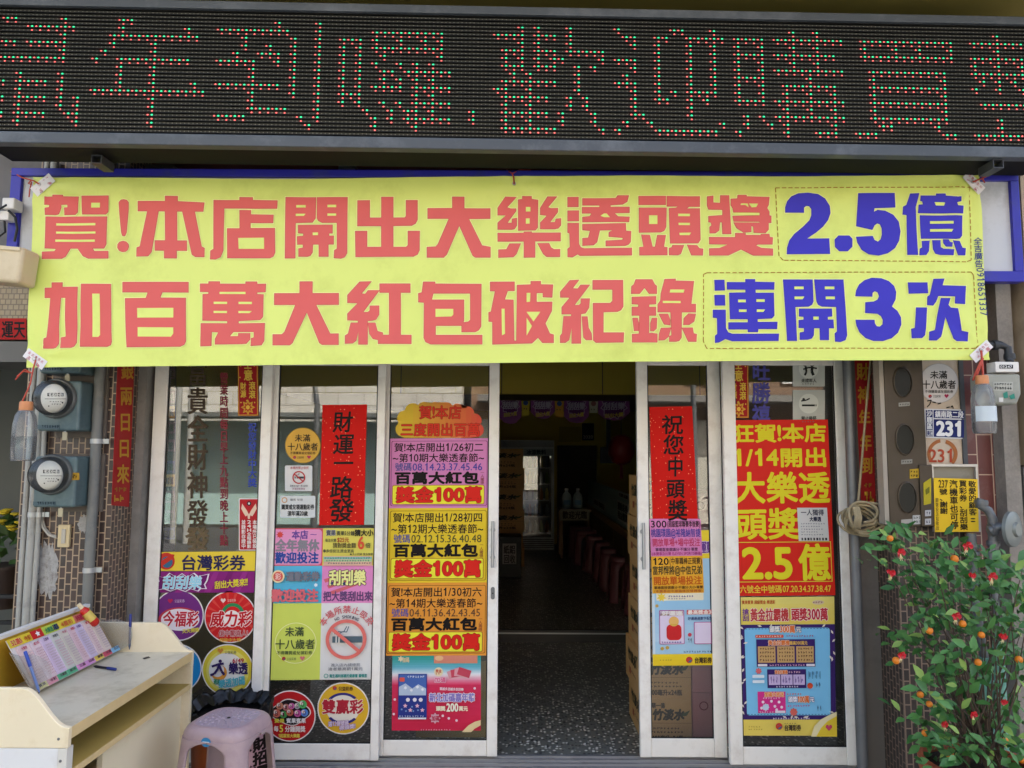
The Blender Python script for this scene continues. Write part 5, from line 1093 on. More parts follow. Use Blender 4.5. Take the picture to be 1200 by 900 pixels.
# ================================================================ left pilaster: meters, pipes, bottle
TEAL = mat('meter_teal_enamel', '5c7072', .38, var=.10, scale=12, dirt='44595f', dscale=9)
METAL_RIM = mat('dark_metal_rim', '6a6c69', .4, metal=.3)
PAPERW = mat('white_dial_face', 'e6e5dd', .5)
BOARDB = mat('grey_wood_board', '6f665c', .8, var=.2, scale=14)
GPIPE = mat('grey_pvc_pipe', 'a9a9a2', .5, var=.10, scale=10, dirt='807f79', dscale=6)
GPIPE2 = mat('dark_grey_pipe', '777873', .5, var=.12, scale=10, dirt='595e60', dscale=6)
def meter(cx, cy, label):
    FYm = 3.62; c = P(cx, cy, FYm)
    r = thing('electric_meter', label, 'meter', (c.x, 3.76, c.z), 'electricity meters on the brown tiled pilaster')
    k = FYm / F
    x0, x1, z0, z1 = c.x - 22*k, c.x + 27*k, c.z - 38*k, c.z + 21*k
    q = MB(); q.box((x0 + .01, 3.752, z0 - .03), (x1 + .06, 3.7685, z1 + .012), BOARDB); q.build('mounting_board', r)
    q = MB(); q.box((x0, FYm, z0), (x1, 3.751, z1), TEAL); q.build('case', r, bevel=.012, seg=3)
    q = MB(); q.lathe([(.098, 0), (.098, .012), (.092, .02), (.088, .02)], (c.x, FYm + .001, c.z), METAL_RIM, 36, 'y'); q.build('rim', r, smooth=40)
    q = MB(); q.lathe([(.082, .016), (.0005, .017)], (c.x, FYm, c.z), METAL_RIM, 30, 'y'); q.build('backplate', r)
    s = Sheet(FYm - .045); pc = P(cx - 1.5, cy, FYm - .045)
    pts = [(cx - 3.5 + 15.5*math.cos(t), cy + 17*math.sin(t)) for t in [i*math.pi/18 for i in range(36)]]
    s.base(pts, PAPERW, .002)
    s.lay = 4
    for i in range(5): s.rect(cx - 11 + i*4, cy - 6.5, cx - 8 + i*4, cy - 2.5, '2c2c2c', 5)
    s.text('12345', cx - 10.6, cy - 5.8, cx + 8, cy - 3.2, 'e8e8e0', .1); s.rect(cx - 14, cy + .2, cx + 11, cy + .8, '3a3a3a'); s.scribble(cx - 8, cy + 3, cx + 6, cy + 4.4, '6a6a66', seed=3); s.scribble(cx - 6, cy + 6, cx + 5, cy + 7.4, '6a6a66', seed=4); s.disc(cx + 7, cy + 5, 1, '2c2c2c'); s.disc(cx - 9, cy + 9, .8, '2c2c2c')
    s.mb.build('dial', r)
    q = MB(); q.lathe([(.087, .018), (.086, .05), (.078, .072), (.06, .084), (.03, .09), (.0005, .091)], (c.x, FYm, c.z), GLASSD, 40, 'y'); q.build('glass_dome', r, smooth=60)
    q = MB(); pz = c.z - 33*k; q.box((c.x - .085, FYm - .004, pz - .011), (c.x + .02, FYm - .0005, pz + .008), mat('teal_plate', '475e66', .4))
    q.build('name_plate', r); s = Sheet(FYm - .0045); s.lay = 1; s.scribble(cx - 18, cy + 31, cx + 3, cy + 34.5, '20303a', seed=8); s.mb.build('plate_print', r)
    q = MB(); q.box((c.x + .03, FYm + .01, z0 - .045), (c.x + .052, FYm + .016, z0 - .005), mat('seal_tag', 'b5ab8c', .5)); q.tube([(c.x + .041, FYm + .013, z0 - .008), (c.x + .041, FYm + .013, z0 + .004)], .003, ALU2, 6); q.build('seal_tag', r)
    return r, k
m1, kk = meter(67, 467, 'teal electricity meter in the middle of the column, beside the upper conduit clamp')
q = MB(); q.box((P(80, 560, 3.62).x, 3.619, P(80, 560, 3.62).z), (P(91, 560, 3.62).x, 3.6195, P(80, 552, 3.62).z), GREYST)
m2 = copy_tree(m1); m2['label'] = 'lowest teal electricity meter with a small yellow tag, above the cream wall switch'
d = P(62, 556, 3.62) - P(67, 467, 3.62); m2.location = m1.location + Vector((d.x, 0, d.z))
s = Sheet(3.6185); s.base([(84.5, 554), (93, 554), (93, 562.5), (84.5, 562.5)], 'b08a2c'); s.scribble(85.5, 556, 92, 561, '4a3a18', seed=2)
o = s.mb.build('yellow_tag', m2)
m3 = copy_tree(m1); m3['label'] = 'topmost teal electricity meter, all but its foot hidden by the yellow banner'
d = P(70, 400, 3.62) - P(67, 467, 3.62); m3.location = m1.location + Vector((d.x, 0, d.z))
CG = 'grey conduit pipes on the brown tiled pilaster'
def vpipe(px, py, r, Y, m_, label, z0=-.05, z1=3.2, clamps=()):
    x = P(px, py, Y).x; rt = thing('conduit_pipe', label, 'pipe', (x, Y, z0), CG)
    q = MB(); rn = random.Random(int(px)); q.tube([(x + rn.uniform(-.002, .002), Y, z0 + (z1-z0)*i/8) for i in range(9)], r, m_, 14); q.build('tube', rt, smooth=60)
    for cy in clamps:
        z = P(px, cy, Y).z; q = MB(); q.lathe([(r + .0005, -.012), (r + .004, -.012), (r + .004, .012), (r + .0005, .012)], (x, Y, z), ALU2, 18, cap=False); q.box((x + r + .001, Y + .004, z - .012), (x + r + .035, Y + .008, z + .012), ALU2); q.build('clamp', rt)
    return rt
vpipe(29.5, 600, .013, 3.735, GPIPE, 'outermost thin grey conduit pipe at the pilaster’s street corner')
vpipe(38.5, 600, .019, 3.735, GPIPE, 'thick pale conduit pipe between two thin ones', clamps=(603,))
vpipe(46, 600, .012, 3.74, GPIPE, 'thin pale conduit pipe nearest the meters', z1=P(46, 470, 3.74).z, clamps=(603,))
vpipe(110.5, 560, .025, 3.73, GPIPE2, 'stout darker grey drain pipe right of the meters', clamps=(517, 668))
sw = thing('wall_switch', 'cream plastic wall switch with a short cable on brown tiles', 'switch', P(74, 641, 3.76))
q = MB(); a = P(66.5, 641.5, 3.75); b = P(82, 615, 3.75); q.box((a.x, 3.75, a.z), (b.x, 3.769, b.z), mat('cream_switch', 'd2bf94', .4)); q.build('plate', sw, bevel=.004)
q = MB(); a = P(71, 637, 3.745); b = P(77, 620, 3.745); q.box((a.x, 3.745, a.z), (b.x, 3.7495, b.z), mat('switch_rocker', 'b9b3a4', .4)); q.build('rocker', sw, bevel=.002)
q = MB(); q.tube([P(47, 585, 3.75), P(47, 605, 3.75), P(50, 618, 3.75), P(57, 627, 3.75), P(66, 630, 3.76)], .006, mat('cable_grey', 'b8b4a8', .5), 8); q.tube([P(48.5, 585, 3.76), P(49, 605, 3.76), P(53, 619, 3.76), P(60, 627, 3.76), P(66, 628, 3.765)], .005, MATS['cable_grey'], 8); q.build('cable', sw, smooth=60)
# remains of pasted paper on the tiles
rn = random.Random(11)
def torn(cx, cy, rx, ry, label, seed):
    rn = random.Random(seed); s = Sheet(3.7695)
    pts = [(cx + rx*(.75 + .35*rn.random())*math.cos(2*math.pi*i/40), cy + ry*(.75 + .35*rn.random())*math.sin(2*math.pi*i/40)) for i in range(40)]
    s.base(pts, mat('torn_plaster', 'a9a9a6', .85, var=.35, scale=40, dirt='6f6258', dscale=22, bump=.6, bscale=80), .001)
    return s.build('plaster_patch', label, 'patch', 'rough pale patches on the tiles')
torn(56, 668, 13, 34, 'large rough pale plaster patch on the tiles behind the ticket rack', 3); torn(98, 614, 7, 11, 'small rough pale plaster patch left of the stout drain pipe', 5)
# red couplet on the reveal
XR = PILX1 + .002
s = Sheet(plane=lambda x, y, l: PX(x, y, XR) + Vector((l, 0, 0)))
s.base([(138, 418), (157.5, 418), (151, 594), (130.5, 592)], mat('red_couplet_paper', 'b0181a', .6, var=.12, scale=12))
for i, ch in enumerate('進銀兩日日來'):
    y = 392 + i*30.5; o_ = -(y - 430)*.045
    if y > 400: s.text(ch, 141 + o_, y, 156 + o_, y + 22, 'cf9a34', .7)
s.scribble(133, 571, 147, 576, 'a87a2c', seed=4, w=4); s.scribble(132.5, 580, 146, 588, 'cf9a34', seed=5, w=5)
s.build('red_couplet', 'narrow red couplet with gold characters on the reveal beside the meters', 'couplet')

def bottle(cx, y_cap, y_bot, Y, label, fill, labelled):
    top = P(cx, y_cap, Y); bot = P(cx + 2, y_bot, Y); H = top.z - bot.z; k = H / .27; c = Vector((bot.x, Y, bot.z))
    r = thing('water_bottle', label, 'bottle', c, 'clear plastic bottles hung on red strings')
    q = MB(); q.lathe([(.038*k, .006*k), (.046*k, .0), (.050*k, .014*k), (.051*k, .10*k), (.049*k, .165*k), (.042*k, .205*k), (.031*k, .226*k), (.024*k, .235*k)], c, CLEAR, 28, cap=False); q.build('shell', r, smooth=60)
    q = MB(); q.lathe([(.027*k, .228*k), (.028*k, .232*k), (.0275*k, .264*k), (.024*k, .27*k)], c, mat('orange_cap', 'd08a58', .45), 22); q.build('cap', r, smooth=40)
    q = MB(); hh = fill*.2*k; q.lathe([(.042*k, .008*k), (.047*k, .016*k), (.0485*k, hh*.8), (.0485*k, hh)], c, glass_mat('water', (.80, .86, .90), 0, 1.33, .05), 24); q.build('water', r, smooth=50)
    if labelled:
        q = MB(); n = 12; vs = []
        for i in range(n + 1):
            a = R(200 + 140*i/n); vs += [c + Vector((.0522*k*math.cos(a), .0522*k*math.sin(a), .055*k)), c + Vector((.0518*k*math.cos(a), .0518*k*math.sin(a), .125*k))]
        q.add(vs, [(2*i, 2*i+2, 2*i+3, 2*i+1) for i in range(n)], mat('bottle_label', 'ccd8dd', .5)); q.build('paper_label', r, smooth=60)
    return r
bottle(24.5, 470.5, 540, 3.43, 'clear plastic bottle with an orange cap hanging in front of the dark doorway', .55, False)
bottle(1152, 440, 508, 3.43, 'clear plastic bottle with a white label hanging before the gas meter', .25, True)
tie([b3(42, 421), b3(39, 432, .03), b3(35.5, 450, .06), b3(26, 471, .07)], 'red string holding the capped bottle near the dark doorway', extra=[[b3(37, 437, .05), b3(27, 435, .06), b3(18, 445, .06)], [b3(37, 437, .05), b3(29, 433, .06), b3(20, 441, .06)]])
tie([b3(1150, 411), b3(1151, 425, .03), b3(1152, 442, .07)], 'red string holding the labelled bottle by the gas meter', extra=[[b3(1151, 420, .03), b3(1145, 433, .05), b3(1140, 446, .05)], [b3(1152, 420, .03), b3(1147, 434, .05), b3(1142.5, 445, .05)]], r=.005)
# cream box and socket beside the banner
cb = thing('utility_box', 'cream plastic utility box with rounded edges beside the banner’s lower edge', 'box', P(5, 332, 3.42))
q = MB(); a, b = P(-40, 331, 3.40), P(33, 289, 3.40); q.box((a.x, 3.36, a.z), (b.x, 3.49, b.z), mat('aged_cream_plastic', 'd6c6a4', .45, dirt='bfae8a'), Matrix.Rotation(R(5), 3, 'Y')); q.build('body', cb, bevel=.018, seg=4)
q = MB(); a2 = P(-40, 293.5, 3.40); q.box((a.x + .004, 3.352, a2.z - .003), (b.x - .012, 3.359, b.z - .004), MATS['aged_cream_plastic'], Matrix.Rotation(R(5), 3, 'Y'), ((a.x+b.x)/2, 3.42, (a.z+b.z)/2)); q.build('lid', cb, bevel=.003)
pb = thing('socket_box', 'small white socket box with black cables on the blue sign frame', 'socket', P(12, 258, 3.5))
q = MB(); a, b = P(4, 258, 3.48), P(20, 233, 3.48); q.box((a.x, 3.46, P(4, 246, 3.48).z), (b.x, 3.529, b.z), WHITE); q.box((a.x - .02, 3.475, a.z), (P(11, 250, 3.48).x, 3.528, P(4, 247, 3.48).z), WHITE); q.build('casing', pb, bevel=.006)
q = MB(); q.tube([P(10, 247, 3.47), P(18, 255, 3.47), P(20, 268, 3.47), P(17, 283, 3.47)], .006, BLACK, 8); q.tube([P(5, 257, 3.49), P(6, 272, 3.5), P(-2, 278, 3.5), P(-12, 272, 3.5)], .005, BLACK, 8); q.tube([P(8, 240, 3.46), P(-4, 247, 3.46), P(-12, 246, 3.46)], .005, BLACK, 8); q.build('cable', pb, smooth=60)

# ================================================================ right pilaster
q = MB(); x = P(1003.5, 700, 3.93).x; q.tube([(x, 3.93, -.08), (x, 3.93, 3.2)], .027, GREYST, 18); q.build('drain_pipe', None, 60, label='stout galvanised pipe running down beside the rightmost glass door', cat='pipe')
s = Sheet(3.973); s.base([(1001, 415), (1021, 415), (1028, 598), (1009, 587)], MATS['red_couplet_paper'])
for i, ch in enumerate('招財神年年到'):
    y = 398 + i*27.5; o_ = (y - 425)*.045
    if y > 390: s.text(ch, 1003.5 + o_, y, 1017.5 + o_, y + 20, 'cf9a34', .75)
s.scribble(1012, 566, 1024, 571, 'a87a2c', seed=14, w=4); s.scribble(1012, 576, 1025, 590, 'cf9a34', seed=15, w=5)
s.build('red_couplet', 'narrow red couplet with gold characters beside the galvanised pipe', 'couplet')
# rope coil
ROPE = mat('grey_tan_rope', 'a59878', .85, var=.25, scale=60, bump=.5, bscale=200)
rp_ = MB(); rn = random.Random(21); c = P(1005, 606, 3.86)
for k in range(9):
    w_, h_ = .07 + rn.random()*.03, .045 + rn.random()*.03; t0 = rn.random()*6; dx, dz = rn.uniform(-.03, .04), rn.uniform(-.025, .025); tl = rn.uniform(-.5, .5)
    rp_.tube([c + Vector((dx + w_*math.cos(t)*math.cos(tl) - h_*math.sin(t)*math.sin(tl), -.01*k + .02*math.sin(t*2 + t0), dz + w_*math.cos(t)*math.sin(tl) + h_*math.sin(t)*math.cos(tl))) for t in [2*math.pi*i/22 for i in range(23)]], .0065, ROPE, 7)
rp_.tube([P(1004, 600, 3.80), P(1006, 585, 3.83), P(1010, 540, 3.85), P(1015, 480, 3.85), P(1021, 415, 3.85)], .006, ROPE, 7)
for k in range(4): rp_.tube([P(1000 + k*2, 594, 3.765), P(1003 + k*2, 606, 3.755), P(1001 + k*2, 618, 3.765), P(1002 + k*2, 622, 3.86)], .0065, ROPE, 7)
rp_.tube([P(1012, 612, 3.77), P(1024, 610, 3.78), P(1034, 616, 3.80)], .006, ROPE, 7)
rp_.build('rope_coil', None, 60, label='bundle of greyish rope tied round the galvanised pipe with one end running up', cat='rope')
# bronze cabinet with three oval windows
BRZ = mat('bronze_steel', '4b4236', .42, metal=.4, var=.15, scale=10, dirt='47402f', dscale=6)
cbn = thing('mail_cabinet', 'bronze steel cabinet with three dark oval windows under the banner’s end', 'cabinet', P(1060, 615, 3.75))
a, b = P(1043.5, 617, 3.70), P(1079, 380, 3.70)
q = MB(); q.box((a.x, 3.70, a.z), (b.x, 3.7685, b.z), BRZ); q.build('case', cbn, bevel=.004)
q = MB(); q.box((a.x - .022, 3.705, a.z + .01), (a.x - .001, 3.7685, b.z), mat('pale_trim', 'a59c8e', .5, dirt='857c6c')); q.build('edge_trim', cbn)
for cx, cy in ((1057.5, 448), (1060, 515), (1063, 583)):
    q = MB(); c = P(cx, cy, 3.70); n = 32; vs = []
    prof = [(1.0, 0), (1.02, -.006), (.94, -.008), (.90, .0005)]
    for kx, dy in prof:
        for i in range(n): t = 2*math.pi*i/n; vs.append((c.x + .046*kx*math.cos(t), 3.70 + dy, c.z + .078*kx*math.sin(t)))
    q.add(vs, [(j*n + i, j*n + (i+1) % n, (j+1)*n + (i+1) % n, (j+1)*n + i) for j in range(3) for i in range(n)], BRZ)
    q.poly([(c.x + .042*math.cos(2*math.pi*i/n), 3.6985, c.z + .071*math.sin(2*math.pi*i/n)) for i in range(n)], mat('smoked_window', '1a1d19', .25, spec=.25)); q.build('oval_window', cbn, smooth=50)
s = Sheet(3.699); s.base([(1053, 472), (1066, 471), (1066, 475.5), (1053, 476.5)], '9a978c'); s.scribble(1054, 473, 1065, 475, '4a4a44', seed=1); s.mb.build('name_slot', cbn)
s = Sheet(3.699); s.base([(1056, 539), (1069, 538), (1069, 543), (1056, 544)], '8d8a80'); s.scribble(1057, 540, 1068, 542, '4a4a44', seed=2); s.mb.build('name_slot', cbn)
s = Sheet(3.699); s.base([(1066, 550), (1077, 549), (1077, 560), (1066, 561)], 'b9982c'); s.scribble(1067, 551.5, 1076, 554, '3a2c10', seed=3); s.scribble(1067, 556, 1076, 559, '3a2c10', seed=4); s.mb.build('sticker', cbn)
s = Sheet(3.699); s.base([(1056, 609), (1069, 608), (1069, 613), (1056, 614)], 'a3a098'); s.mb.build('name_slot', cbn)
s = Sheet(3.699); s.base([(1069.5, 604), (1078.5, 603.5), (1078.5, 614), (1069.5, 614.5)], 'b9bab6'); s.scribble(1070.5, 605, 1078, 608, '5a5c58', seed=5); s.scribble(1070.5, 609.5, 1078, 613, '5a5c58', seed=6); s.mb.build('sticker', cbn)
bx = thing('letter_box', 'narrow bronze box with a torn yellow label between cabinet and yellow notice', 'box', P(1086, 620, 3.7))
a, b = P(1080.5, 617, 3.69), P(1092.5, 545, 3.69); q = MB(); q.box((a.x, 3.69, a.z), (b.x, 3.7385, b.z), BRZ); q.build('case', bx, bevel=.003)
s = Sheet(3.689); s.base([(1082, 566), (1091, 560), (1091, 590), (1082.5, 592)], 'b3a428'); s.poly([(1084, 574), (1089, 570), (1089, 577), (1085, 580)], '6a6a20'); s.mb.build('torn_label', bx)
for y in (598, 608): s = Sheet(3.689); s.base([(1084, y), (1091, y - .5), (1091, y + 6.5), (1084, y + 7)], 'b4b6b8'); s.scribble(1085, y + 1.5, 1090.5, y + 5, '4a4c54', seed=y); s.mb.build('sticker', bx)
# stone strip
st = thing('stone_strip', 'beige stone facing strip carrying the round sign and the house number', 'facing', P(1100, 546, 3.74))
a, b = P(1080, 546, 3.74), P(1127, 380, 3.74); q = MB(); q.box((P(1079.5, 500, 3.74).x, 3.74, a.z), (P(1126.5, 500, 3.74).x, 3.7675, b.z), MARBLE); q.build('facing', st, bevel=.003)
q = MB(); q.box((P(1127.5, 500, 3.73).x, 3.73, P(1130, 600, 3.73).z), (P(1132.5, 500, 3.73).x, 3.767, 3.2), mat('grey_edge_strip', '4a4d50', .5)); q.build('edge_strip', st)
s = Sheet(3.7397); s.lay = 2
for pts in ([(1086, 470), (1091, 469), (1089, 474), (1086, 477)], [(1092, 471), (1096, 472)], [(1098, 473.5), (1102, 472.5)], [(1108, 478), (1112, 477)], [(1113, 477.5), (1115, 475.5), (1116, 479)]): s.line(pts, 1.3, '2e2a24')
s.mb.build('ink_mark', st)
age_disc(3.7385, 1100, 449, 23.3, 'd9d4cf', '2a2624', 'b8b2aa', 'round white adults only sign above the blue house number plate', 'sign')
hp = Sheet(3.735, (0, 0, 48, 34), [(1083, 479), (1130.5, 480), (1130, 514.5), (1083.5, 513)]); hp.base([(0,0),(48,0),(48,34),(0,34)], 'dfe0e2', .003); hp.lay = 8
hp.rect(10.5, 1.4, 46.8, 10.5, '1f2a66'); hp.rect(10.5, 12, 46.8, 32.6, '1f2a66', hp.lay); hp.rect(1.2, 1.4, 9.2, 32.6, '1f2a66', hp.lay)
hp.text('鎮南路二段', 12, 2.2, 46, 9.8, 'e8e9ea', .35); hp.text('231', 13, 14, 45.5, 30.5, 'eeeeee', 1.6); hp.vtext('沙鹿區', 1.6, 1.8, 8.8, 24, 'e8e9ea', .3); hp.rect(1.6, 24.5, 8.8, 32.2, 'c8cacc'); hp.text('美仁', 2, 25.5, 8.6, 31.5, '1f2a66', .2)
hp.build('house_number_plate', 'blue and white enamel house number plate reading 231', 'number plate')
s = Sheet(3.7388); s.lay = 1; s.ring(1104, 532, 13.5, 17.5, 'a8683c', 150, 262); s.ring(1104, 532, 13.5, 18, 'a8683c', 285, 405, ky=.95); s.text('231', 1087.5, 526, 1118.5, 541.5, 'ae4a30', .45)
s.build('painted_number', 'faded orange painted 231 in broken brackets below the blue plate', 'number')
nf = thing('notice_holder', 'stainless steel frame holding the yellow parking notice', 'holder', P(1120, 622, 3.70))
q = MB(); a, b = P(1094.5, 623, 3.70), P(1145, 544, 3.70)
for bx_ in (((a.x, 3.695, b.z - .012), (b.x, 3.715, b.z)), ((a.x, 3.697, a.z), (a.x + .01, 3.713, b.z - .0125)), ((b.x - .01, 3.697, a.z), (b.x, 3.713, b.z - .0125)), ((a.x + .0105, 3.697, a.z), (b.x - .0105, 3.713, a.z + .008))): q.box(*bx_, mat('stainless', 'c9c6bf', .3, metal=.7))
q.build('rail', nf)
q = MB(); q.box((a.x + .0105, 3.716, a.z + .01), (b.x - .0105, 3.722, b.z - .013), mat('grey_backing', '8d8878', .6, dirt='5e5a50')); q.build('backing', nf)
s = Sheet(3.690, (0, 0, 52, 63), [(1094, 560), (1145.5, 561.5), (1147, 623), (1095.5, 623.5)]); s.base([(0,0),(52,0),(52,63),(0,63)], 'e9c22c')
s.vtext('敬愛的顧客:', 40.5, 2, 50, 52, '2a2416', .35); s.vtext('買彩券、刮刮樂', 29.5, 1.5, 39, 61.5, '2a2416', .35); s.vtext('汽機車也可停', 18, 1.5, 28, 60, '2a2416', .35); s.text('237', 5, 2, 16.5, 11, '2a2416', .2); s.vtext('號、謝謝', 6, 12, 15.5, 42, '2a2416', .3); s.vtext('銀聲投注站敬啟', .9, 23, 4.6, 61, '5a4a20', .05)
s.build('parking_notice', 'yellow notice with columns of black characters in a steel frame', 'notice')
# gas meters and pipes
GM = mat('gas_meter_grey', '9da095', .45, var=.08, dirt='7d8076'); DP = mat('dull_steel_pipe', '6c7072', .45, metal=.4, var=.15, dirt='54585a')
gm = thing('gas_meter', 'grey gas meter with a white register hanging under the pipe elbow', 'gas meter', P(1176, 475, 3.58))
a, b = P(1157, 474, 3.5), P(1196, 438, 3.5)
q = MB(); cx_ = (a.x + b.x)/2; pts = []
w2 = (b.x - a.x)/2; hz = b.z - a.z
for x, z in ((-1, 1), (1, 1), (1, .35), (.72, 0), (-.55, 0), (-1, .45)): pts.append((cx_ + x*w2, 3.5, a.z + z*hz))
q.prism(pts, (0, .13, 0), GM); q.build('body', gm, bevel=.012, seg=3)
q = MB(); a2, b2 = P(1167, 436, 3.49), P(1194, 424, 3.49); q.box((a2.x, 3.49, a2.z), (b2.x, 3.56, b2.z), WHITE); q.build('register', gm, bevel=.004)
s = Sheet(3.4895); s.lay = 1; s.rect(1171, 427.5, 1187, 432, '2a2c2e'); s.text('01247', 1171.8, 428.2, 1186, 431.4, 'e8e8e8', .1); s.mb.build('counter', gm)
s = Sheet(3.4995); s.base([(1164, 447.5), (1187, 447.5), (1187, 458), (1164, 458)], 'b4b6ac', .0006); s.scribble(1165, 449, 1186, 451.5, '4a4c48', seed=1); s.scribble(1165, 453, 1186, 456.5, '4a4c48', seed=2); s.poly([(1175, 461), (1180, 458.5), (1181, 466), (1176, 467)], '3a8a78'); s.poly([(1182, 464), (1188, 461), (1189, 467), (1184, 468)], '3a8a78'); s.rect(1170, 466, 1175, 471, 'd8dad6'); s.mb.build('label_plate', gm)
q = MB(); q.tube([P(1140, 405, 3.58), P(1172, 404, 3.58), P(1181, 408, 3.58), P(1183, 424, 3.56)], .018, mat('black_iron_pipe', '3c3f42', .5, metal=.3), 12); q.lathe([(.024, -.014), (.026, 0), (.024, .014)], P(1183, 418, 3.57), MATS['black_iron_pipe'], 12); q.lathe([(.024, -.012), (.025, 0), (.024, .012)], P(1166, 404.5, 3.58), MATS['black_iron_pipe'], 12, 'x'); q.build('supply_pipe', gm, smooth=50)
rg = thing('gas_regulator', 'grey round gas regulator with steel pipe elbows above the potted tree', 'regulator', P(1185, 620, 3.55))
rot = Matrix.Rotation(R(118), 3, 'Z'); c = P(1186, 620, 3.52); q = MB()
vs = []; n = 32; prof = [(.01, -.030), (.03, -.03), (.036, -.018), (.070, -.014), (.082, -.008), (.083, .008), (.07, .014), (.036, .018), (.03, .03), (.01, .03)]
for r_, h in prof:
    for j in range(n): t = 2*math.pi*j/n; vs.append(c + rot @ Vector((h, r_*math.cos(t)*.85, r_*math.sin(t))))
q.add(vs, [(i*n+j, i*n+(j+1) % n, (i+1)*n+(j+1) % n, (i+1)*n+j) for i in range(len(prof)-1) for j in range(n)] + [list(range(n)), list(range((len(prof)-1)*n, len(prof)*n))], mat('regulator_grey', '848a86', .4, metal=.3, dirt='666c68')); q.build('diaphragm_case', rg, smooth=50)
q = MB(); q.tube([c + Vector((-.02, 0, 0)), P(1172, 617, 3.54), P(1160, 622, 3.56)], [.02, .02, .022], DP, 12); q.lathe([(.03, -.012), (.032, 0), (.03, .012)], P(1163, 621, 3.56), DP, 14, 'x'); q.build('outlet', rg, smooth=50)
q = MB(); q.tube([P(1150, 585, 3.58), P(1148, 592, 3.58), P(1158, 598, 3.58), P(1163, 608, 3.57), P(1164, 640, 3.57), P(1166, 690, 3.58)], .021, DP, 12); q.lathe([(.028, -.012), (.03, 0), (.028, .012)], P(1164, 637, 3.57), DP, 14); q.lathe([(.028, -.012), (.03, 0), (.028, .012)], P(1150, 589, 3.58), DP, 14)
q.tube([P(1138, 625, 3.60), P(1140, 660, 3.60), P(1142, 700, 3.60)], .022, DP, 12)
for y in (640, 648, 656): q.lathe([(.029, -.008), (.031, 0), (.029, .008)], P(1140, y, 3.60), DP, 14)
q.build('pipework', rg, smooth=50)
GRN = mat('green_painted_pipe', '72ab98', .45, var=.12, dirt='58907c', dscale=8)
for (px, r_, Y, y0, lab) in ((1172, .023, 3.45, 735, 'pale green pipe standing nearest the grey shutter behind the potted tree'), (1155, .026, 3.52, 770, 'pale green pipe with a bulging joint behind the potted tree')):
    x = P(px, 800, Y).x; q = MB(); zt = P(px, y0, Y).z; q.tube([(x, Y, -.08), (x, Y, zt)], r_, GRN, 14)
    if px == 1155: q.lathe([(.028, -.05), (.042, -.03), (.045, 0), (.042, .03), (.028, .05)], (x, Y, P(px, 808, Y).z), GRN, 16); q.tube([(x, Y, zt), (x - .01, Y, zt + .08), (x - .02, Y + .02, zt + .3)], .018, DP, 10)
    else: q.tube([(x, Y, zt), (x, Y + .02, zt + .35)], .016, DP, 10)
    q.build('green_pipe', None, 50, label=lab, cat='pipe', group='pale green pipes behind the potted tree')
q = MB(); q.tube([P(1110, 748, 3.765), P(1110, 790, 3.762), P(1112, 838, 3.765)], .006, BLACK, 8); q.build('black_cable', None, 60, label='short black cable running down the dark mosaic tiles behind the tree', cat='cable')
# ================================================================ writing desk, ticket rack, pens
ZT = .78
ff, fn = PZ(230, 763, ZT), PZ(76, 855, ZT)
XF = (ff.x + fn.x)/2; DY0, DY1 = fn.y, min(ff.y, 3.55); XB = XF - .50
DOAK = mat('desk_edge', 'd9c08c', .45, var=.10, scale=20); DTOP = mat('desk_top', 'd8d2bb', .35, var=.06, dirt='b3aa90', dscale=6)
DIN = mat('desk_inside', 'b79f55', .6, var=.1); DWHITE = mat('desk_white_side', 'e2e4e4', .45, var=.05, scale=3, dirt='cfcdc4')
dk_ = thing('writing_desk', 'cream laminate writing desk with curved end boards and an open shelf', 'desk', (XF - .25, (DY0+DY1)/2, -.0))
q = MB(); q.box((XB, DY0 + .0205, ZT - .035), (XF - .004, DY1 - .0205, ZT), DTOP); q.box((XF - .0035, DY0 + .0205, ZT - .036), (XF, DY1 - .0205, ZT + .0005), DOAK); q.build('desk_top', dk_)
def endboard(y, t, h, m1_, name):
    pts = [(XB, ZT - .06), (XF + .002, ZT - .06), (XF + .002, ZT + .004)]
    for i in range(13):
        u = i/12; e = u*u*(3 - 2*u); pts.append((XF - .005 - .155*u, ZT + .006 + h*e))
    pts += [(XB, ZT + h + .006)]
    q = MB(); q.prism([(x, y, z) for x, z in pts], (0, t, 0), m1_); return q.build(name, dk_, bevel=.003)
endboard(DY0, .02, .125, CREAM, 'end_board'); endboard(DY1 - .02, .02, .125, CREAM, 'end_board')
zsh = (PX(221, 805, XF).z + PX(87, 897, XF).z)/2
q = MB(); q.box((XB, DY0 + .0205, zsh - .02), (XF - .004, DY1 - .0205, zsh), DIN); q.box((XF - .0035, DY0 + .0205, zsh - .021), (XF + .001, DY1 - .0205, zsh + .0005), DOAK); q.build('shelf', dk_)
q = MB(); q.box((XB, DY0, -.0), (XF - .03, DY0 + .02, ZT - .0605), DWHITE); q.box((XF - .0295, DY0, 0), (XF, DY0 + .035, ZT - .0605), mat('desk_corner_trim', 'd7d5cc', .4)); q.build('side_panel', dk_)
q = MB(); q.box((XB, DY1 - .02, 0), (XF, DY1, ZT - .0605), CREAM); q.build('side_panel', dk_)
q = MB(); q.box((XF - .06, DY0 + .3, 0), (XF - .04, DY1 - .0205, zsh - .0215), CREAM); q.build('front_panel', dk_)
q = MB(); q.box((XB, DY0 + .0205, 0), (XB + .018, DY1 - .0205, ZT - .0355), DIN); q.build('rear_panel', dk_)
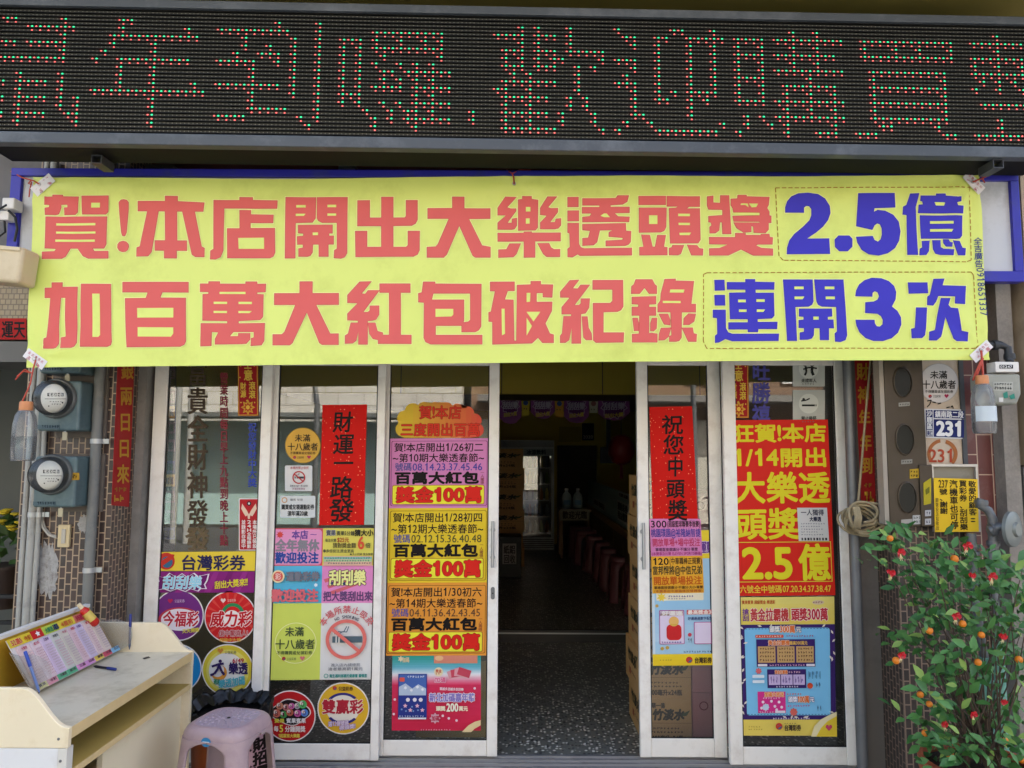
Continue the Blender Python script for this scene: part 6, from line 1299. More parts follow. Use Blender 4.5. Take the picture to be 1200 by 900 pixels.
q = MB(); q.box((XB, DY0 + .0205, ZT + .0005), (XB + .02, DY1 - .0205, ZT + .2), mat('yellow_board', 'd0a52c', .5, dirt='bd932a')); q.box((XB + .0205, DY0 + .03, ZT + .03), (XB + .024, DY0 + .30, ZT + .17), WHITE); q.box((XB - .002, DY0 + .0205, ZT + .2005), (XB + .022, DY1 - .0205, ZT + .215), WHITE); q.build('backboard', dk_)
s = Sheet(plane=lambda x, y, l: PZ(x, y, ZT) + Vector((0, 0, .0008 + l))); s.poly([(167, 771.5), (174, 769.5), (176.5, 771), (169, 773)], '3a3a3a', 1); s.mb.build('maker_mark', dk_)
for yy in (DY0 - .0012, ):
    for xx, zz in ((XF - .03, ZT - .03), (XF - .36, ZT + .05), (XF - .02, ZT - .10)):
        q = MB(); q.lathe([(.0045, 0), (.0045, .0015), (.001, .0018)], (xx, yy + .001, zz), GREYST, 12, 'y'); q.build('screw', dk_)
# ticket slip rack
BL3, BR3 = PZ(47, 813, ZT + .006), PZ(158, 750, ZT + .006)
BR3.y = min(BR3.y, DY1 - .04); BL3.x = BR3.x = (BL3.x + BR3.x)/2
LEAN = .10
TL3, TR3 = PX(22, 756, BL3.x - LEAN), PX(135, 714, BR3.x - LEAN)
zt_ = (TL3.z + TR3.z)/2; TL3 = Vector((BL3.x - LEAN, BL3.y, zt_)); TR3 = Vector((BR3.x - LEAN, BR3.y, zt_))
RN = (BR3 - BL3).cross(TL3 - BL3).normalized()
if RN.x < 0: RN = -RN
def rack(x, y, l):     # local 0..180 along, 0 (top)..62 (foot)
    u, v = x/180, y/62; return (TL3*(1-u) + TR3*u)*(1-v) + (BL3*(1-u) + BR3*u)*v + RN*l
rk = thing('slip_rack', 'clear acrylic slip rack with a coloured header strip standing on the writing desk', 'rack', (BL3.x, (BL3.y + BR3.y)/2, ZT))
s = Sheet(plane=rack); s.base([(0, -12), (168, -12), (168, 62), (0, 62)], 'd8d2d0', .003); s.build('back_plate', None, None, parent=rk)
s = Sheet(plane=lambda x, y, l: rack(x, y, l + .0035)); s.base([(0, -12), (163, -12), (163, -.5), (0, -.5)], 'e3cf46', .001)
for a, b, c in ((0, 40, 'dfc63c'), (40, 62, 'c42a2a'), (62, 92, 'b8d052'), (92, 128, 'e3cf46'), (128, 150, 'd8806a'), (150, 163, '3a7a78')): s.rect(a, -12, b, -.5, c, 4)
s.lay = 5; s.otext('52選5', 3, -10, 22, -2, 'c84a3a', 'f0e0a0', .4, 1); s.text('今彩', 26, -9, 38, -2, 'b8622a', .4); s.poly(star(51, -6, 4.5, 5, .5), 'f0ece8'); s.text('大樂透', 65, -9, 80, -2, '3a8a5a', .4); s.text('3星彩', 81, -10, 92, -2, '2a3a5a', .6); s.text('4星彩', 97, -9, 122, -2, 'c86a3a', .4); s.text('39選5', 130, -10, 148, -2, 'b02a4a', .6)
s.build('header_strip', None, None, parent=rk)
cols = ['e3c9c9', 'e6d2d6', 'dcc8e0', 'd2d4cc', 'd8d2c4', 'e2c6cc', 'd6c8e0', 'e6d0cf', 'e4d4c8']
edges = [6, 28, 46, 66, 84, 102, 116, 136, 150, 168]
for i in range(9):
    s = Sheet(plane=lambda x, y, l, i=i: rack(x, y, l + .0045 + .0012*(i % 3))); a, b = edges[i], edges[i+1] - .8
    s.base([(a, 1 + (i*5) % 3), (b, 1 + (i*5) % 3), (b, 54), (a, 54)], cols[i], .006)
    s.lay = 22; s.text(['大樂透', '威力彩', '三星彩', '四星彩', '今彩', '雙贏彩', '大福彩', '賓果', '三星彩'][i], a + 3, 3.5, min(b - 1, a + 13), 7.5, ['b8485a', 'c05a6a', '5a3a6a', '3a3a3a', 'b86a7a', 'c05a6a', '6a4a8a', 'b8485a', '8a5a4a'][i], .2)
    for r_ in range(11):
        for cc in range(int((b - a - 4)/2.6)): s.rect(a + 2 + cc*2.6, 12 + r_*3.6, a + 3.6 + cc*2.6, 14 + r_*3.6, 'cfaab2' if i % 2 else 'c4b0b8', 23)
    s.build('betting_slip', 'stack of pale printed betting slips standing in the clear rack', 'slips', 'stacks of betting slips in the rack')
s = Sheet(plane=lambda x, y, l: rack(x, y, l + .016)); s.base([(0, 54.5), (180, 54.5), (180, 62), (0, 62)], 'd8d2d0', .0015)
for i, c in enumerate(['e2dc8a', 'dc9aa8', '62b48a', '62b48a', 'dc9ac8', 'd89ad0', 'e3c860', 'c8566a', '8ac0e0']):
    a, b = i*20, (i+1)*20; s.rect(a, 54.6, b - .3, 61.9, c, 6)
s.lay = 7
for i in range(9): s.text(['賓果', '今彩', '大樂透', '威力彩', '三星', '四星', '雙贏', '大福', '刮刮'][i], i*20 + 4, 55.2, i*20 + 17, 59.2, '4a3440', .15)
s.build('label_strip', None, None, parent=rk)
def endplate(y, name):
    pts = [(BL3.x - LEAN, zt_ - .01), (BL3.x, ZT + .004)]
    c0 = Vector((BL3.x + .01, 0, ZT + .02))
    for i in range(11):
        t = R(-35 + 150*i/10); pts.append((BL3.x - .02 + .085*math.cos(t), ZT + .075 + .075*math.sin(t)))
    q = MB(); q.prism([(x, y, z) for x, z in pts], (0, .003, 0), CLEAR); return q.build('end_plate', rk)
endplate(BL3.y - .004, 'e'); endplate(BR3.y + .002, 'e')
def pen(p0, p1, label, col='2a4ab0', body='2038a0'):
    d = (Vector(p1) - Vector(p0)); q = MB(); rt = thing('pen', label, 'pen', p0)
    q.tube([Vector(p0), Vector(p0) + d*.06, Vector(p0) + d*.1, Vector(p0) + d*.62], [.0015, .003, .0052, .0052], mat('pen_clear_' + body, body, .3), 10); q.build('barrel', rt, smooth=60)
    q = MB(); q.tube([Vector(p0) + d*.63, Vector(p0) + d*.98, Vector(p1)], [.0062, .0062, .004], mat('pen_cap_' + col, col, .3), 10); q.build('cap', rt, smooth=60)
z_ = ZT + .0065
pen(PZ(109.5, 780.5, z_), PZ(136, 784.5, z_), 'dark pen with a blue cap lying on the desk top', '23307a', '1c1e26')
pen(Vector((BL3.x + .03, BL3.y - .012, ZT + .012)), Vector((BL3.x - .035, BL3.y - .012, ZT + .165)), 'blue pen upright at the near end of the slip rack', '2448a8', '6a82b8')
pen(Vector((BR3.x + .05, BR3.y + .014, ZT + .012)), Vector((BR3.x + .045, BR3.y + .018, ZT + .17)), 'blue pen upright at the far end of the slip rack', '22307c', '50607c')
gb = thing('glue_bottle', 'red glue bottle with a cream cap tucked behind the slips', 'bottle', rack(150, 8, .03))
u_ = (TL3 - BL3).normalized()*1.0; w_ = (TR3 - TL3).normalized(); b0 = rack(158, 14, .022); ax = (u_*.93 - w_*.36).normalized()
q = MB(); q.tube([b0, b0 + ax*.01, b0 + ax*.085, b0 + ax*.10], [.012, .020, .019, .010], mat('red_plastic', 'c4281e', .35), 14); q.build('body', gb, smooth=60)
q = MB(); q.tube([b0 + ax*.1005, b0 + ax*.125], [.011, .009], mat('cream_cap', 'e2d0a8', .4), 12); q.build('cap', gb, smooth=40)
q = MB(); q.tube([b0 + ax*.03, b0 + ax*.075], [.0204, .0199], mat('yellow_label', 'd8c060', .5), 14, cap=False); q.build('paper_label', gb, smooth=60)
q = MB(); q.prism([rack(148, -4, .02), rack(163, -8, .02), rack(165, 10, .02), rack(150, 12, .02)], RN*.004, mat('red_card', 'a8342a', .5)); q.build('price_card', None, label='small red card standing behind the glue bottle on the rack', cat='card')

# ================================================================ pink stool
SY = 3.22; sc_ = P(268, 841, SY); SX, SZ = sc_.x, sc_.z
PINK = mat('mauve_plastic', 'b09a9d', .38, var=.05, scale=8, dirt='9f8790', dscale=7); PINKT = mat('stool_top_plastic', 'a79aa6', .4, var=.08, scale=20)
stl = thing('plastic_stool', 'mauve plastic stool with a petal patterned seat in front of the doors', 'stool', (SX, SY, 0))
def sq(t, h, n=4.5):
    c_, s_ = math.cos(t), math.sin(t); k = (abs(c_)**n + abs(s_)**n)**(-1/n); return Vector((c_*k*h, s_*k*h, 0))
ROT = Matrix.Rotation(R(77), 3, 'Z'); O = Vector((SX, SY, 0))
HT = .143; HB = .197
def sprof(z):   # half width of the shell at height z
    u = (SZ - z)/SZ; return HT + (HB - HT)*u
q = MB(); n = 64
rings = [(sprof(SZ - .045) - .0005, SZ - .045), (HT + .003, SZ - .03), (HT - .006, SZ - .012), (HT - .018, SZ - .002), (HT - .03, SZ + .001), (HT - .034, SZ - .001)]
vs = []
for h, z in rings:
    for i in range(n): vs.append(O + ROT @ sq(2*math.pi*i/n, h, 4.0) + Vector((0, 0, z)))
q.add(vs, [(j*n+i, j*n+(i+1) % n, (j+1)*n+(i+1) % n, (j+1)*n+i) for j in range(len(rings)-1) for i in range(n)], PINK)
vs = [O + ROT @ sq(2*math.pi*i/n, HT - .034, 4.0) + Vector((0, 0, SZ - .001)) for i in range(n)]
q.poly(vs, PINKT); q.build('seat', stl, smooth=60)
q = MB(); rn = random.Random(2)
for ring_, cnt in ((.022, 6), (.045, 10), (.068, 14), (.09, 18), (.11, 22)):     # moulded petals
    for i in range(cnt):
        a = 2*math.pi*(i + (.5 if int(ring_*1000) % 2 else 0))/cnt; c = Vector((math.cos(a), math.sin(a), 0)); tn = Vector((-c.y, c.x, 0))
        if abs((c*ring_).x) > HT - .045 or abs((c*ring_).y) > HT - .045: continue
        L, W = .010, .0062*ring_*30/cnt*5
        pts = [c*(ring_ - L), c*ring_ + tn*W, c*(ring_ + L), c*ring_ - tn*W]; base = [O + ROT @ p + Vector((0, 0, SZ - .0008)) for p in pts]; topc = O + ROT @ (c*ring_) + Vector((0, 0, SZ + .0035))
        q.add(base + [topc], [(0, 1, 4), (1, 2, 4), (2, 3, 4), (3, 0, 4)], PINKT)
q.lathe([(.008, 0), (.006, .003), (.0005, .003)], O + Vector((0, 0, SZ - .0008)), MATS['black_rubber'], 12); q.build('seat_pattern', stl)
for k in range(4):
    tc = math.pi/4 + k*math.pi/2; q = MB(); NZ, NT = 22, 13; vs = []
    for j in range(NZ + 1):
        u = (j/NZ)**1.9; z = (SZ - .0452)*(1 - u)
        half = math.pi/4 if u < .012 else math.pi/4*(1 - .66*min(1, (u - .012)/.06)**.5) if u < .072 else math.pi/4*(.34 - .06*(u - .072)/.93)
        for i in range(NT):
            t = tc + half*(2*i/(NT-1) - 1); vs.append(O + ROT @ sq(t, sprof(z), 4.0) + Vector((0, 0, max(z, .001))))
    q.add(vs, [(j*NT+i, j*NT+i+1, (j+1)*NT+i+1, (j+1)*NT+i) for j in range(NZ) for i in range(NT-1)], PINK); q.build('leg', stl, smooth=60, solid=.007)
# blue maker's sticker on the apron facing the street
d = ROT @ Vector((0, -1, 0)) if (ROT @ Vector((0, -1, 0))).y < (ROT @ Vector((-1, 0, 0))).y else ROT @ Vector((-1, 0, 0))
for dd in (ROT @ Vector((0, -1, 0)), ROT @ Vector((-1, 0, 0))):
    if dd.x < 0 and dd.y < 0: d = dd
tn = Vector((-d.y, d.x, 0)); cc = O + d*(HT + .0065) + Vector((0, 0, SZ - .045))
q = MB(); vs = [cc + tn*.022*math.cos(2*math.pi*i/24) + Vector((0, 0, .018*math.sin(2*math.pi*i/24))) for i in range(24)]; q.poly(vs, ink('3a86b8')); vs = [cc + d*.0008 + tn*x + Vector((0, 0, z)) for x, z in ((-.015, -.004), (.015, -.004), (.015, .003), (-.015, .003))]; q.poly(vs, ink('c4dcea')); q.build('maker_sticker', stl)

# ================================================================ bin with black bag, pink placard
BX = P(267, 827, 3.72); bin_ = thing('waste_bin', 'brown plastic waste bin lined with a crumpled black bag behind the mauve stool', 'bin', (BX.x, 3.72, 0))
q = MB(); q.lathe([(.13, 0), (.14, .0), (.163, BX.z - .10)], (BX.x, 3.72, 0), mat('orange_brown_plastic', '9a4f22', .45, var=.08), 30); q.build('tub', bin_, smooth=50)
q = MB(); n, mm = 90, 12; vs = []; rn = random.Random(8); ph = [rn.random()*6.28 for _ in range(8)]
for j in range(mm):
    v = j/(mm-1)
    for i in range(n):
        a = 2*math.pi*i/n; rr = .192 + .012*math.sin(v*math.pi) + (.010*math.sin(17*a + ph[0] + 3*v) + .008*math.sin(29*a + ph[1] - 5*v) + .006*math.sin(43*a + ph[2]))*(.4 + v*.8)
        if v < .25: rr -= (.25 - v)*.12
        z = BX.z - .03 + .06*math.sin(min(1, v*1.7)*math.pi*.5) - max(0, v - .35)*.17 + .008*math.sin(11*a + ph[3]) + .005*math.sin(23*a + ph[4] + 4*v)
        vs.append((BX.x + rr*math.cos(a), 3.72 + rr*math.sin(a), z))
q.add(vs, [(j*n+i, j*n+(i+1) % n, (j+1)*n+(i+1) % n, (j+1)*n+i) for j in range(mm-1) for i in range(n)], mat('black_bin_bag', '0e0f10', .33, spec=.4, bump=.4, bscale=45)); q.lathe([(.18, -.045), (.10, -.09), (.001, -.095)], BX, MATS['black_bin_bag'], 30, cap=False); q.build('bag', bin_, smooth=180)
s = Sheet(3.40, (0, 0, 24, 46), [(290, 868), (316, 856), (318, 910), (290, 916)]); s.base([(0,0),(24,0),(24,46),(0,46)], 'd9b2c4', .003); s.lay = 10; s.vtext('財招運', 6, 1, 22, 46, '201418', 1.2)
for y in (12, 30): s.poly(star(4, y, 2, 4, .4), '201418')
o = s.mb.build('placard'); tag(o, 'pink paper placard with black brush characters standing behind the mauve stool', 'placard')

# ================================================================ potted tree
TERRA = mat('terracotta', 'b0603f', .7, var=.12, dirt='8d5038', dscale=7)
PC = P(1148, 893, 3.08); PR = .215; PCv = Vector((PC.x, 3.08, PC.z))
tree = thing('potted_tree', 'potted kumquat tree with small orange fruit in a terracotta pot before the mosaic pillar', 'tree', (PC.x, 3.08, 0))
q = MB(); q.lathe([(.13, -PC.z), (.15, -PC.z), (.195, -.06), (.215, -.055), (.22, 0), (.20, .004), (.195, -.02)], PCv, TERRA, 40, cap=False); q.build('pot', tree, smooth=40)
q = MB(); q.lathe([(.197, -.03), (.0005, -.015)], PCv, mat('potting_soil', '2e251e', .95, bump=.6, bscale=90), 30, cap=False); q.build('soil', tree)
clus = [(1040,636,5),(1052,632,6),(1070,642,8),(1092,648,9),(1118,648,9),(1138,656,9),(1160,660,8),(1180,664,8),(1198,668,8),(1034,660,5),(1058,664,7),(1078,672,10),(1100,676,11),(1124,680,12),(1148,686,12),(1172,690,12),(1195,698,11),(1066,694,8),(1088,700,11),(1112,706,13),(1136,712,13),(1160,716,12),(1184,720,12),(1205,726,8),(1082,724,9),(1104,730,12),(1126,738,12),(1150,742,11),(1174,744,8),(1196,742,6),(1058,748,8),(1072,752,8),(1094,752,10),(1116,764,10),(1138,772,8),(1120,786,7),(1110,776,6),(1160,776,5),(1198,775,9),(1206,790,7),(1186,764,5),(1090,806,6),(1068,840,3),(1112,812,4),(1130,808,4),(1168,800,4),(1192,835,5),
 (1110,832,9),(1128,838,10),(1146,834,10),(1164,838,9),(1098,850,8),(1116,856,12),(1138,860,12),(1158,860,11),(1176,858,8),(1090,868,8),(1108,876,10),(1128,880,10),(1150,880,8),(1172,880,7),(1098,890,6),(1188,872,5),(1200,882,4),(1160,895,4)]
LV = [mat('kumquat_leaf_a', '4d8040', .45, k=.8, var=.25, scale=30, spec=.3), mat('kumquat_leaf_b', '376832', .45, k=.8, var=.25, scale=30, spec=.3), mat('kumquat_leaf_c', '86a852', .45, k=.8, var=.2, scale=30, spec=.3)]
BARK = mat('tree_bark', '54463a', .8, var=.2, scale=40)
lf = MB(); br = MB(); rn = random.Random(17)
def leaf(p, d, L, W, m_):
    d = d.normalized(); up = Vector((rn.uniform(-.6, .6), rn.uniform(-1.0, -.1), rn.uniform(.2, 1))).normalized(); sd_ = d.cross(up)
    if sd_.length < .1: sd_ = d.orthogonal()
    sd_.normalize(); nn = sd_.cross(d).normalized(); vs = []; st_ = ((0, .04), (.2, .62), (.45, 1), (.76, .60), (1, .01))
    for u, wv in st_:
        c = p + d*L*u - nn*L*.16*(u*u)
        vs += [c - sd_*W*wv + nn*W*.28*wv, c, c + sd_*W*wv + nn*W*.28*wv]
    lf.add(vs, [(3*i, 3*i+1, 3*i+4, 3*i+3) for i in range(4)] + [(3*i+1, 3*i+2, 3*i+5, 3*i+4) for i in range(4)], m_)
trunk_top = [PCv + Vector((dx, dy, -.02)) for dx, dy in ((-.05, 0), (.02, .03), (.07, -.02), (0, -.05))]
for k, (px, py, nl) in enumerate(clus):
    Yc = 3.05 + rn.uniform(-.17, .2); c = P(px, py, Yc)
    b0 = trunk_top[k % 4]; mid = b0*.5 + c*.5 + Vector((rn.uniform(-.05, .05), rn.uniform(-.03, .03), rn.uniform(.0, .06)))
    hi = 1 if py < 800 else .7
    br.tube([b0, b0*.7 + mid*.3 + Vector((0, 0, .05)), mid, mid*.35 + c*.65 + Vector((0, 0, .015)), c], [.005*hi, .004*hi, .0028*hi, .002, .0012], BARK, 6)
    od = (c - (PCv + Vector((0, 0, .45 if py < 800 else .05)))).normalized()
    for j in range(int(nl*2.1)):
        off = Vector((rn.gauss(0, .034), rn.gauss(0, .05), rn.gauss(0, .032)))
        d = (od*.6 + Vector((rn.uniform(-1, 1), rn.uniform(-1, .7), rn.uniform(-.7, .8)))); L = rn.uniform(.032, .070)
        leaf(c + off, d, L, L*rn.uniform(.20, .28), LV[0] if rn.random() < .5 else LV[1] if rn.random() < .78 else LV[2])
lf.build('crown', tree, smooth=70); br.build('branches', tree, smooth=60)
ORG = mat('kumquat_peel', 'e0821c', .4, var=.08, scale=30, bump=.25, bscale=300)
for (px, py) in [(1118.6,655),(1128,731),(1089,739),(1150,744),(1146,776),(1050,774),(1078.5,814),(1089,825),(1084,859),(1113,884),(1194,773),(1197,890),(1177,868),(1043,631)]:
    c = P(px, py, 2.92 if py < 800 else 2.95); r_ = .0138*rn.uniform(.85, 1.08); q = MB()
    q.lathe([(r_*math.sin(t) + .0003, -r_*math.cos(t)) for t in [math.pi*i/10 for i in range(11)]], c, ORG, 16); q.tube([c + Vector((0, 0, r_*.95)), c + Vector((.003, .004, r_ + .012))], .0018, BARK, 5); q.build('fruit', tree, smooth=180)
REDC = mat('red_ornament', 'c3202a', .4, var=.1); GOLDT = mat('gold_tassel', 'd8c896', .5)
for (px, py) in [(1055,647),(1044,671),(1133,639),(1139,674),(1162,675),(1120,721),(1175,745),(1056,767),(1140,837),(1106,848),(1176,822)]:
    c = P(px, py, 2.91 if py < 800 else 2.94); o_ = thing('red_ornament', 'small red cloth ornament with a pale tassel hanging in the potted tree', 'ornament', c, 'red ornaments in the potted tree')
    q = MB(); a = rn.uniform(0, 6.28); dn = rn.uniform(-.004, .004); f_ = rn.uniform(.5, .85)
    for k in range(5):
        t = a + k*1.256; dv = Vector((math.cos(t), -.3 + .5*math.sin(3*t), math.sin(t)*.6)).normalized()*f_; s2 = dv.cross(Vector((0, -1, 0))).normalized(); q.add([c, c + dv*.018 + s2*.010 + Vector((0, -.006, 0)), c + dv*.028, c + dv*.018 - s2*.010 + Vector((0, -.006, 0))], [(0, 1, 2, 3)], REDC)
    q.lathe([(.002, -.007), (.006, -.003), (.007, .003), (.002, .007)], c, REDC, 10); q.build('bow', o_)
    q = MB()
    for k in range(5): q.tube([c + Vector((0, 0, -.006)), c + Vector(((k - 2)*.002 + dn, -.002, -.02)), c + Vector(((k - 2)*.0035 + 2*dn, -.001, -.036*f_ - (k % 2)*.007))], .0011, GOLDT, 4)
    q.build('tassel', o_)
# ================================================================ inside the shop
Z1 = zstep
CARD = mat('cardboard', 'cda268', .75, var=.08, scale=14); CARDP = mat('pink_carton', 'd08a98', .7, var=.08)
CARDT = mat('parcel_tape', 'bb9d6c', .4)
def carton(x0, x1, y0, y1, z0, z1, label, group, m_=CARD, kind='water', front=True, side=False):
    rt = thing('cardboard_box', label, 'box', ((x0+x1)/2, (y0+y1)/2, z0), group)
    q = MB(); q.box((x0, y0, z0), (x1, y1, z1), m_)
    w_, h = x1 - x0, z1 - z0
    if front:
        s = Sheet(plane=lambda x, y, l: Vector((x0 + w_*x/100, y0 - .0008 - l, z1 - h*y/100))); s.mb = q
        if kind == 'water':
            s.text('中華一番', 8, 8, 46, 20, '4a3c28', .8); s.text('竹淡水', 18, 22, 84, 46, '3c3a28', 2.2, sh=.15); s.poly([(5, 44), (16, 30), (20, 27), (14, 40)], '4a5a38'); s.poly([(80, 32), (97, 24), (90, 36), (80, 38)], '4a5a38')
            s.line([(0, 52), (100, 52)], .8, '7a5f38'); s.scribble(14, 62, 80, 66, '5a4a30', seed=1, w=5, gap=2); s.scribble(14, 70, 85, 74, '5a4a30', seed=2, w=5, gap=2); s.text('600毫升x24瓶', 18, 79, 82, 92, '5a4a30', .8)
        else:
            s.ring(22, 26, 7, 9, '8a3a50'); s.ring(52, 28, 6, 8, '8a3a50'); s.ring(72, 28, 6, 8, '8a3a50'); s.line([(60, 40), (66, 55), (72, 42), (78, 55)], 2, '7a2a48'); s.rect(50, 68, 92, 80, 'c8a0a8'); s.scribble(52, 70, 90, 78, '5a3a48', seed=3, w=5, gap=2)
    if side:
        s = Sheet(plane=lambda x, y, l: Vector((x0 - .0008 - l, y1 - (y1-y0)*x/100, z1 - h*y/100))); s.mb = q
        s.text('竹淡水', 20, 22, 80, 50, '3c3a28', 2.2); s.poly([(70, 20), (90, 14), (84, 26)], '4a5a38'); s.rect(30, 64, 42, 80, '9a4a30'); s.scribble(46, 66, 80, 72, '5a4a30', seed=2, w=5, gap=2)
    q.build('carton', rt)
    return rt
# columns of cartons just inside the narrow door panel
bx0 = P(752, 700, 4.36).x; bw = P(810, 815, 4.36).x - bx0; bh = .248
GRPW = 'cartons stacked inside the narrow door panel'
ords = ['bottom', 'second', 'third', 'fourth', 'fifth', 'topmost']
for i in range(6):
    carton(bx0 + (.012 if i % 2 else 0) - (.03 if i == 1 else 0), bx0 + bw, 4.36, 4.86, .061 + i*(bh + .002), .061 + i*(bh + .002) + bh, 'brown water carton beside the doorway, %s of its stack' % ['lowest', 'second from the floor', 'third from the floor', 'fourth from the floor', 'fifth from the floor', 'topmost'][i], GRPW, side=True)
for i in range(5):
    carton(bx0 + bw + .012, bx0 + bw + .30, 4.38, 4.80, .061 + i*.282, .061 + i*.282 + .278, 'pink carton stacked right of the brown water cartons, %s' % (['lowest', 'second from the floor', 'third from the floor', 'fourth from the floor', 'topmost'][i]), GRPW, CARDP, 'pink')
for i in range(3): carton(1.44, 1.76, 4.5, 4.9, .061 + i*.33, .061 + i*.33 + .325, 'pale pink carton behind the slot game poster, %s of three' % ['lowest', 'middle', 'topmost'][i], 'cartons behind the rightmost door', mat('pale_pink_carton', 'b89aa4', .7), 'pink')
# stack of cartons, crate, fridge at the back
yb = 10.2; xl, xr = P(560, 600, yb).x, P(614.5, 600, yb).x
zt_s = [P(600, y, yb).z for y in (668, 642, 622, 599, 574, 549, 526)]
zz = Z1
for i in range(6):
    zn = zt_s[i+1] if i < 5 else zt_s[6]
    carton(xl, xr - (.02 if i % 2 else 0), yb, yb + .5, zz + .002, zn, 'brown brush printed carton by the fridge, %s in its stack' % (['lowest', 'second from the floor', 'third from the floor', 'fourth from the floor', 'fifth from the floor', 'topmost'][i]), 'cartons stacked beside the fridge'); zz = zn
cr = thing('recycling_crate', 'black plastic crate with a white paper label at the foot of the carton stack', 'crate', P(598, 668, 9.3))
a, b = P(584, 669, 9.3), P(611, 629, 9.3); q = MB(); q.box((a.x, 9.3, Z1), (b.x, 9.7, b.z), mat('black_crate', '1c1e1e', .5)); q.build('body', cr, bevel=.01)
s = Sheet(9.298); s.base([(589, 637), (605, 637), (605, 661), (589, 661)], 'a9a29c', .001); s.lay = 4; s.text('紙鋁', 590, 639, 604, 649, '30282a', .4); s.text('回收', 590, 650, 604, 660, '30282a', .4); s.mb.build('paper_label', cr)
YFR = 12.0; fr = thing('glass_door_fridge', 'tall drinks fridge with a glass door at the back of the shop', 'fridge', P(625, 636, YFR))
a, b = P(586, 636, YFR), P(649.5, 516, YFR); FRB = mat('fridge_grey', 'b9c2c2', .4, dirt='747f80')
q = MB(); t = .05
q.box((a.x, YFR, Z1), (b.x, YFR + .6, Z1 + .2), FRB); q.box((a.x, YFR, b.z - .25), (b.x, YFR + .6, b.z), FRB); q.box((a.x, YFR, Z1 + .2005), (a.x + t, YFR + .6, b.z - .2505), FRB); q.box((b.x - t, YFR, Z1 + .2005), (b.x, YFR + .6, b.z - .2505), FRB); q.box((a.x + t, YFR + .55, Z1 + .2005), (b.x - t, YFR + .6, b.z - .2505), mat('fridge_inside', '5a6668', .5))
q.build('cabinet', fr, bevel=.006)
q = MB()
for i in range(5): q.box((a.x + .01, YFR - .004, b.z - .03 - i*.018), (b.x - .01, YFR - .0005, b.z - .024 - i*.018), mat('fridge_grille', '3a4042', .5))
for i in range(5): q.box((a.x + .01, YFR - .004, Z1 + .03 + i*.03), (b.x - .01, YFR - .0005, Z1 + .042 + i*.03), MATS['fridge_grille'])
q.build('grille', fr)
s = Sheet(YFR - .002); s.base([(614, 526), (648, 526), (648, 533.5), (614, 533.5)], '9aa6a8', .001); s.text('冰涼飲料', 617, 527, 640, 532.8, '2c4050', .3); s.mb.build('sign_band', fr)
q = MB(); q.box((a.x + t + .001, YFR + .01, Z1 + .21), (b.x - t - .001, YFR + .016, b.z - .26), GLASS); q.build('glass_door', fr)
nsh = 5
for i in range(nsh):
    zs = Z1 + .24 + i*.26; q = MB(); q.box((a.x + t + .002, YFR + .1, zs), (b.x - t - .002, YFR + .54, zs + .012), ALU2); q.build('shelf', fr)
    for k in range(8):
        x = a.x + t + .06 + k*(b.x - a.x - 2*t - .12)/7
        q = MB(); c_ = ['b8c4c8', '7a9a58', 'b86a3a', 'c8b870', '5a7a98'][(i*3 + k) % 5]; q.lathe([(.028, 0), (.03, .01), (.03, .12), (.012, .17), (.012, .19)], (x, YFR + .17, zs + .013), mat('drink_' + c_, c_, .3), 10); q.build('drink_bottle', None, 60, label='small drink bottle on a shelf inside the glass door fridge', cat='bottle', group='drinks in the fridge')
# pennants strung under the mezzanine
PENC = mat('pennant_purple', '7a2f7c', .6, var=.1)
q = MB(); q.tube([P(572, 463, 7.6), P(640, 464, 7.6), P(752, 464, 7.6)], .006, BLACK, 6); q.build('pennant_string', None, label='thin dark string carrying the purple pennants', cat='string')
for (x0, x1, y0, y1, lab) in ((585, 611, 463, 497, 'purple pennant hanging half behind the left door stile'), (622, 650, 463, 491, 'purple pennant between the two yellow cards'), (661, 690, 464, 496, 'purple pennant hanging next to the small white card'), (701, 738, 464, 493, 'widest purple pennant near the red lantern')):
    s = Sheet(7.55); w_ = x1 - x0; s.base([(x0, y0), (x1, y0), (x1, y1 - 8), (x1 - w_*.25, y1 - 1), (x0 + w_*.5, y1), (x0 + w_*.2, y1 - 2), (x0, y1 - 8)], PENC, .002); s.lay = 6
    s.poly(star((x0+x1)/2, y0 + 12, w_*.44, 11, .8), 'a890ae'); s.poly(star((x0+x1)/2, y0 + 12, w_*.40, 11, .8), '5a1c60'); s.text('刮刮樂', x0 + w_*.16, y0 + 7.5, x1 - w_*.16, y0 + 16.5, 'a8a0b4', .4); s.text('刮出大獎', x0 + w_*.2, y0 + 21, x1 - w_*.2, y0 + 26, 'c8b040', .25, rise=2)
    s.mb.build('pennant', None, label=lab, cat='pennant', group='purple pennants under the mezzanine')
for (x0, x1, y0, y1, c_) in ((611, 621, 464, 487, 'c8b838'), (650, 661, 465, 489, 'd09a38'), (690, 701, 465, 484, 'b8b4a0')):
    s = Sheet(7.62); s.base([(x0, y0), (x1, y0), (x1 - 1, y1), (x0 + 1, y1)], c_, .002); s.lay = 6; s.disc((x0+x1)/2, y0 + 8, 3, '3a5a9a' if c_ != 'b8b4a0' else '8a5a5a'); s.scribble(x0 + 2, y0 + 14, x1 - 2, y0 + 16, '3a3a2a', seed=x0); s.mb.build('hanging_card', None, label={'c8b838': 'yellow hanging card with a dark disc between purple pennants', 'd09a38': 'orange hanging card between purple pennants', 'b8b4a0': 'pale hanging card between purple pennants'}[c_], cat='card', group='cards hung between the pennants')
s = Sheet(yback - .003); s.base([(655, 500), (681, 500), (681, 518), (655, 518)], '9a8a28', .002); s.mb.build('wall_poster', None, label='plain ochre poster on the rear wall over the dark doorway', cat='poster')
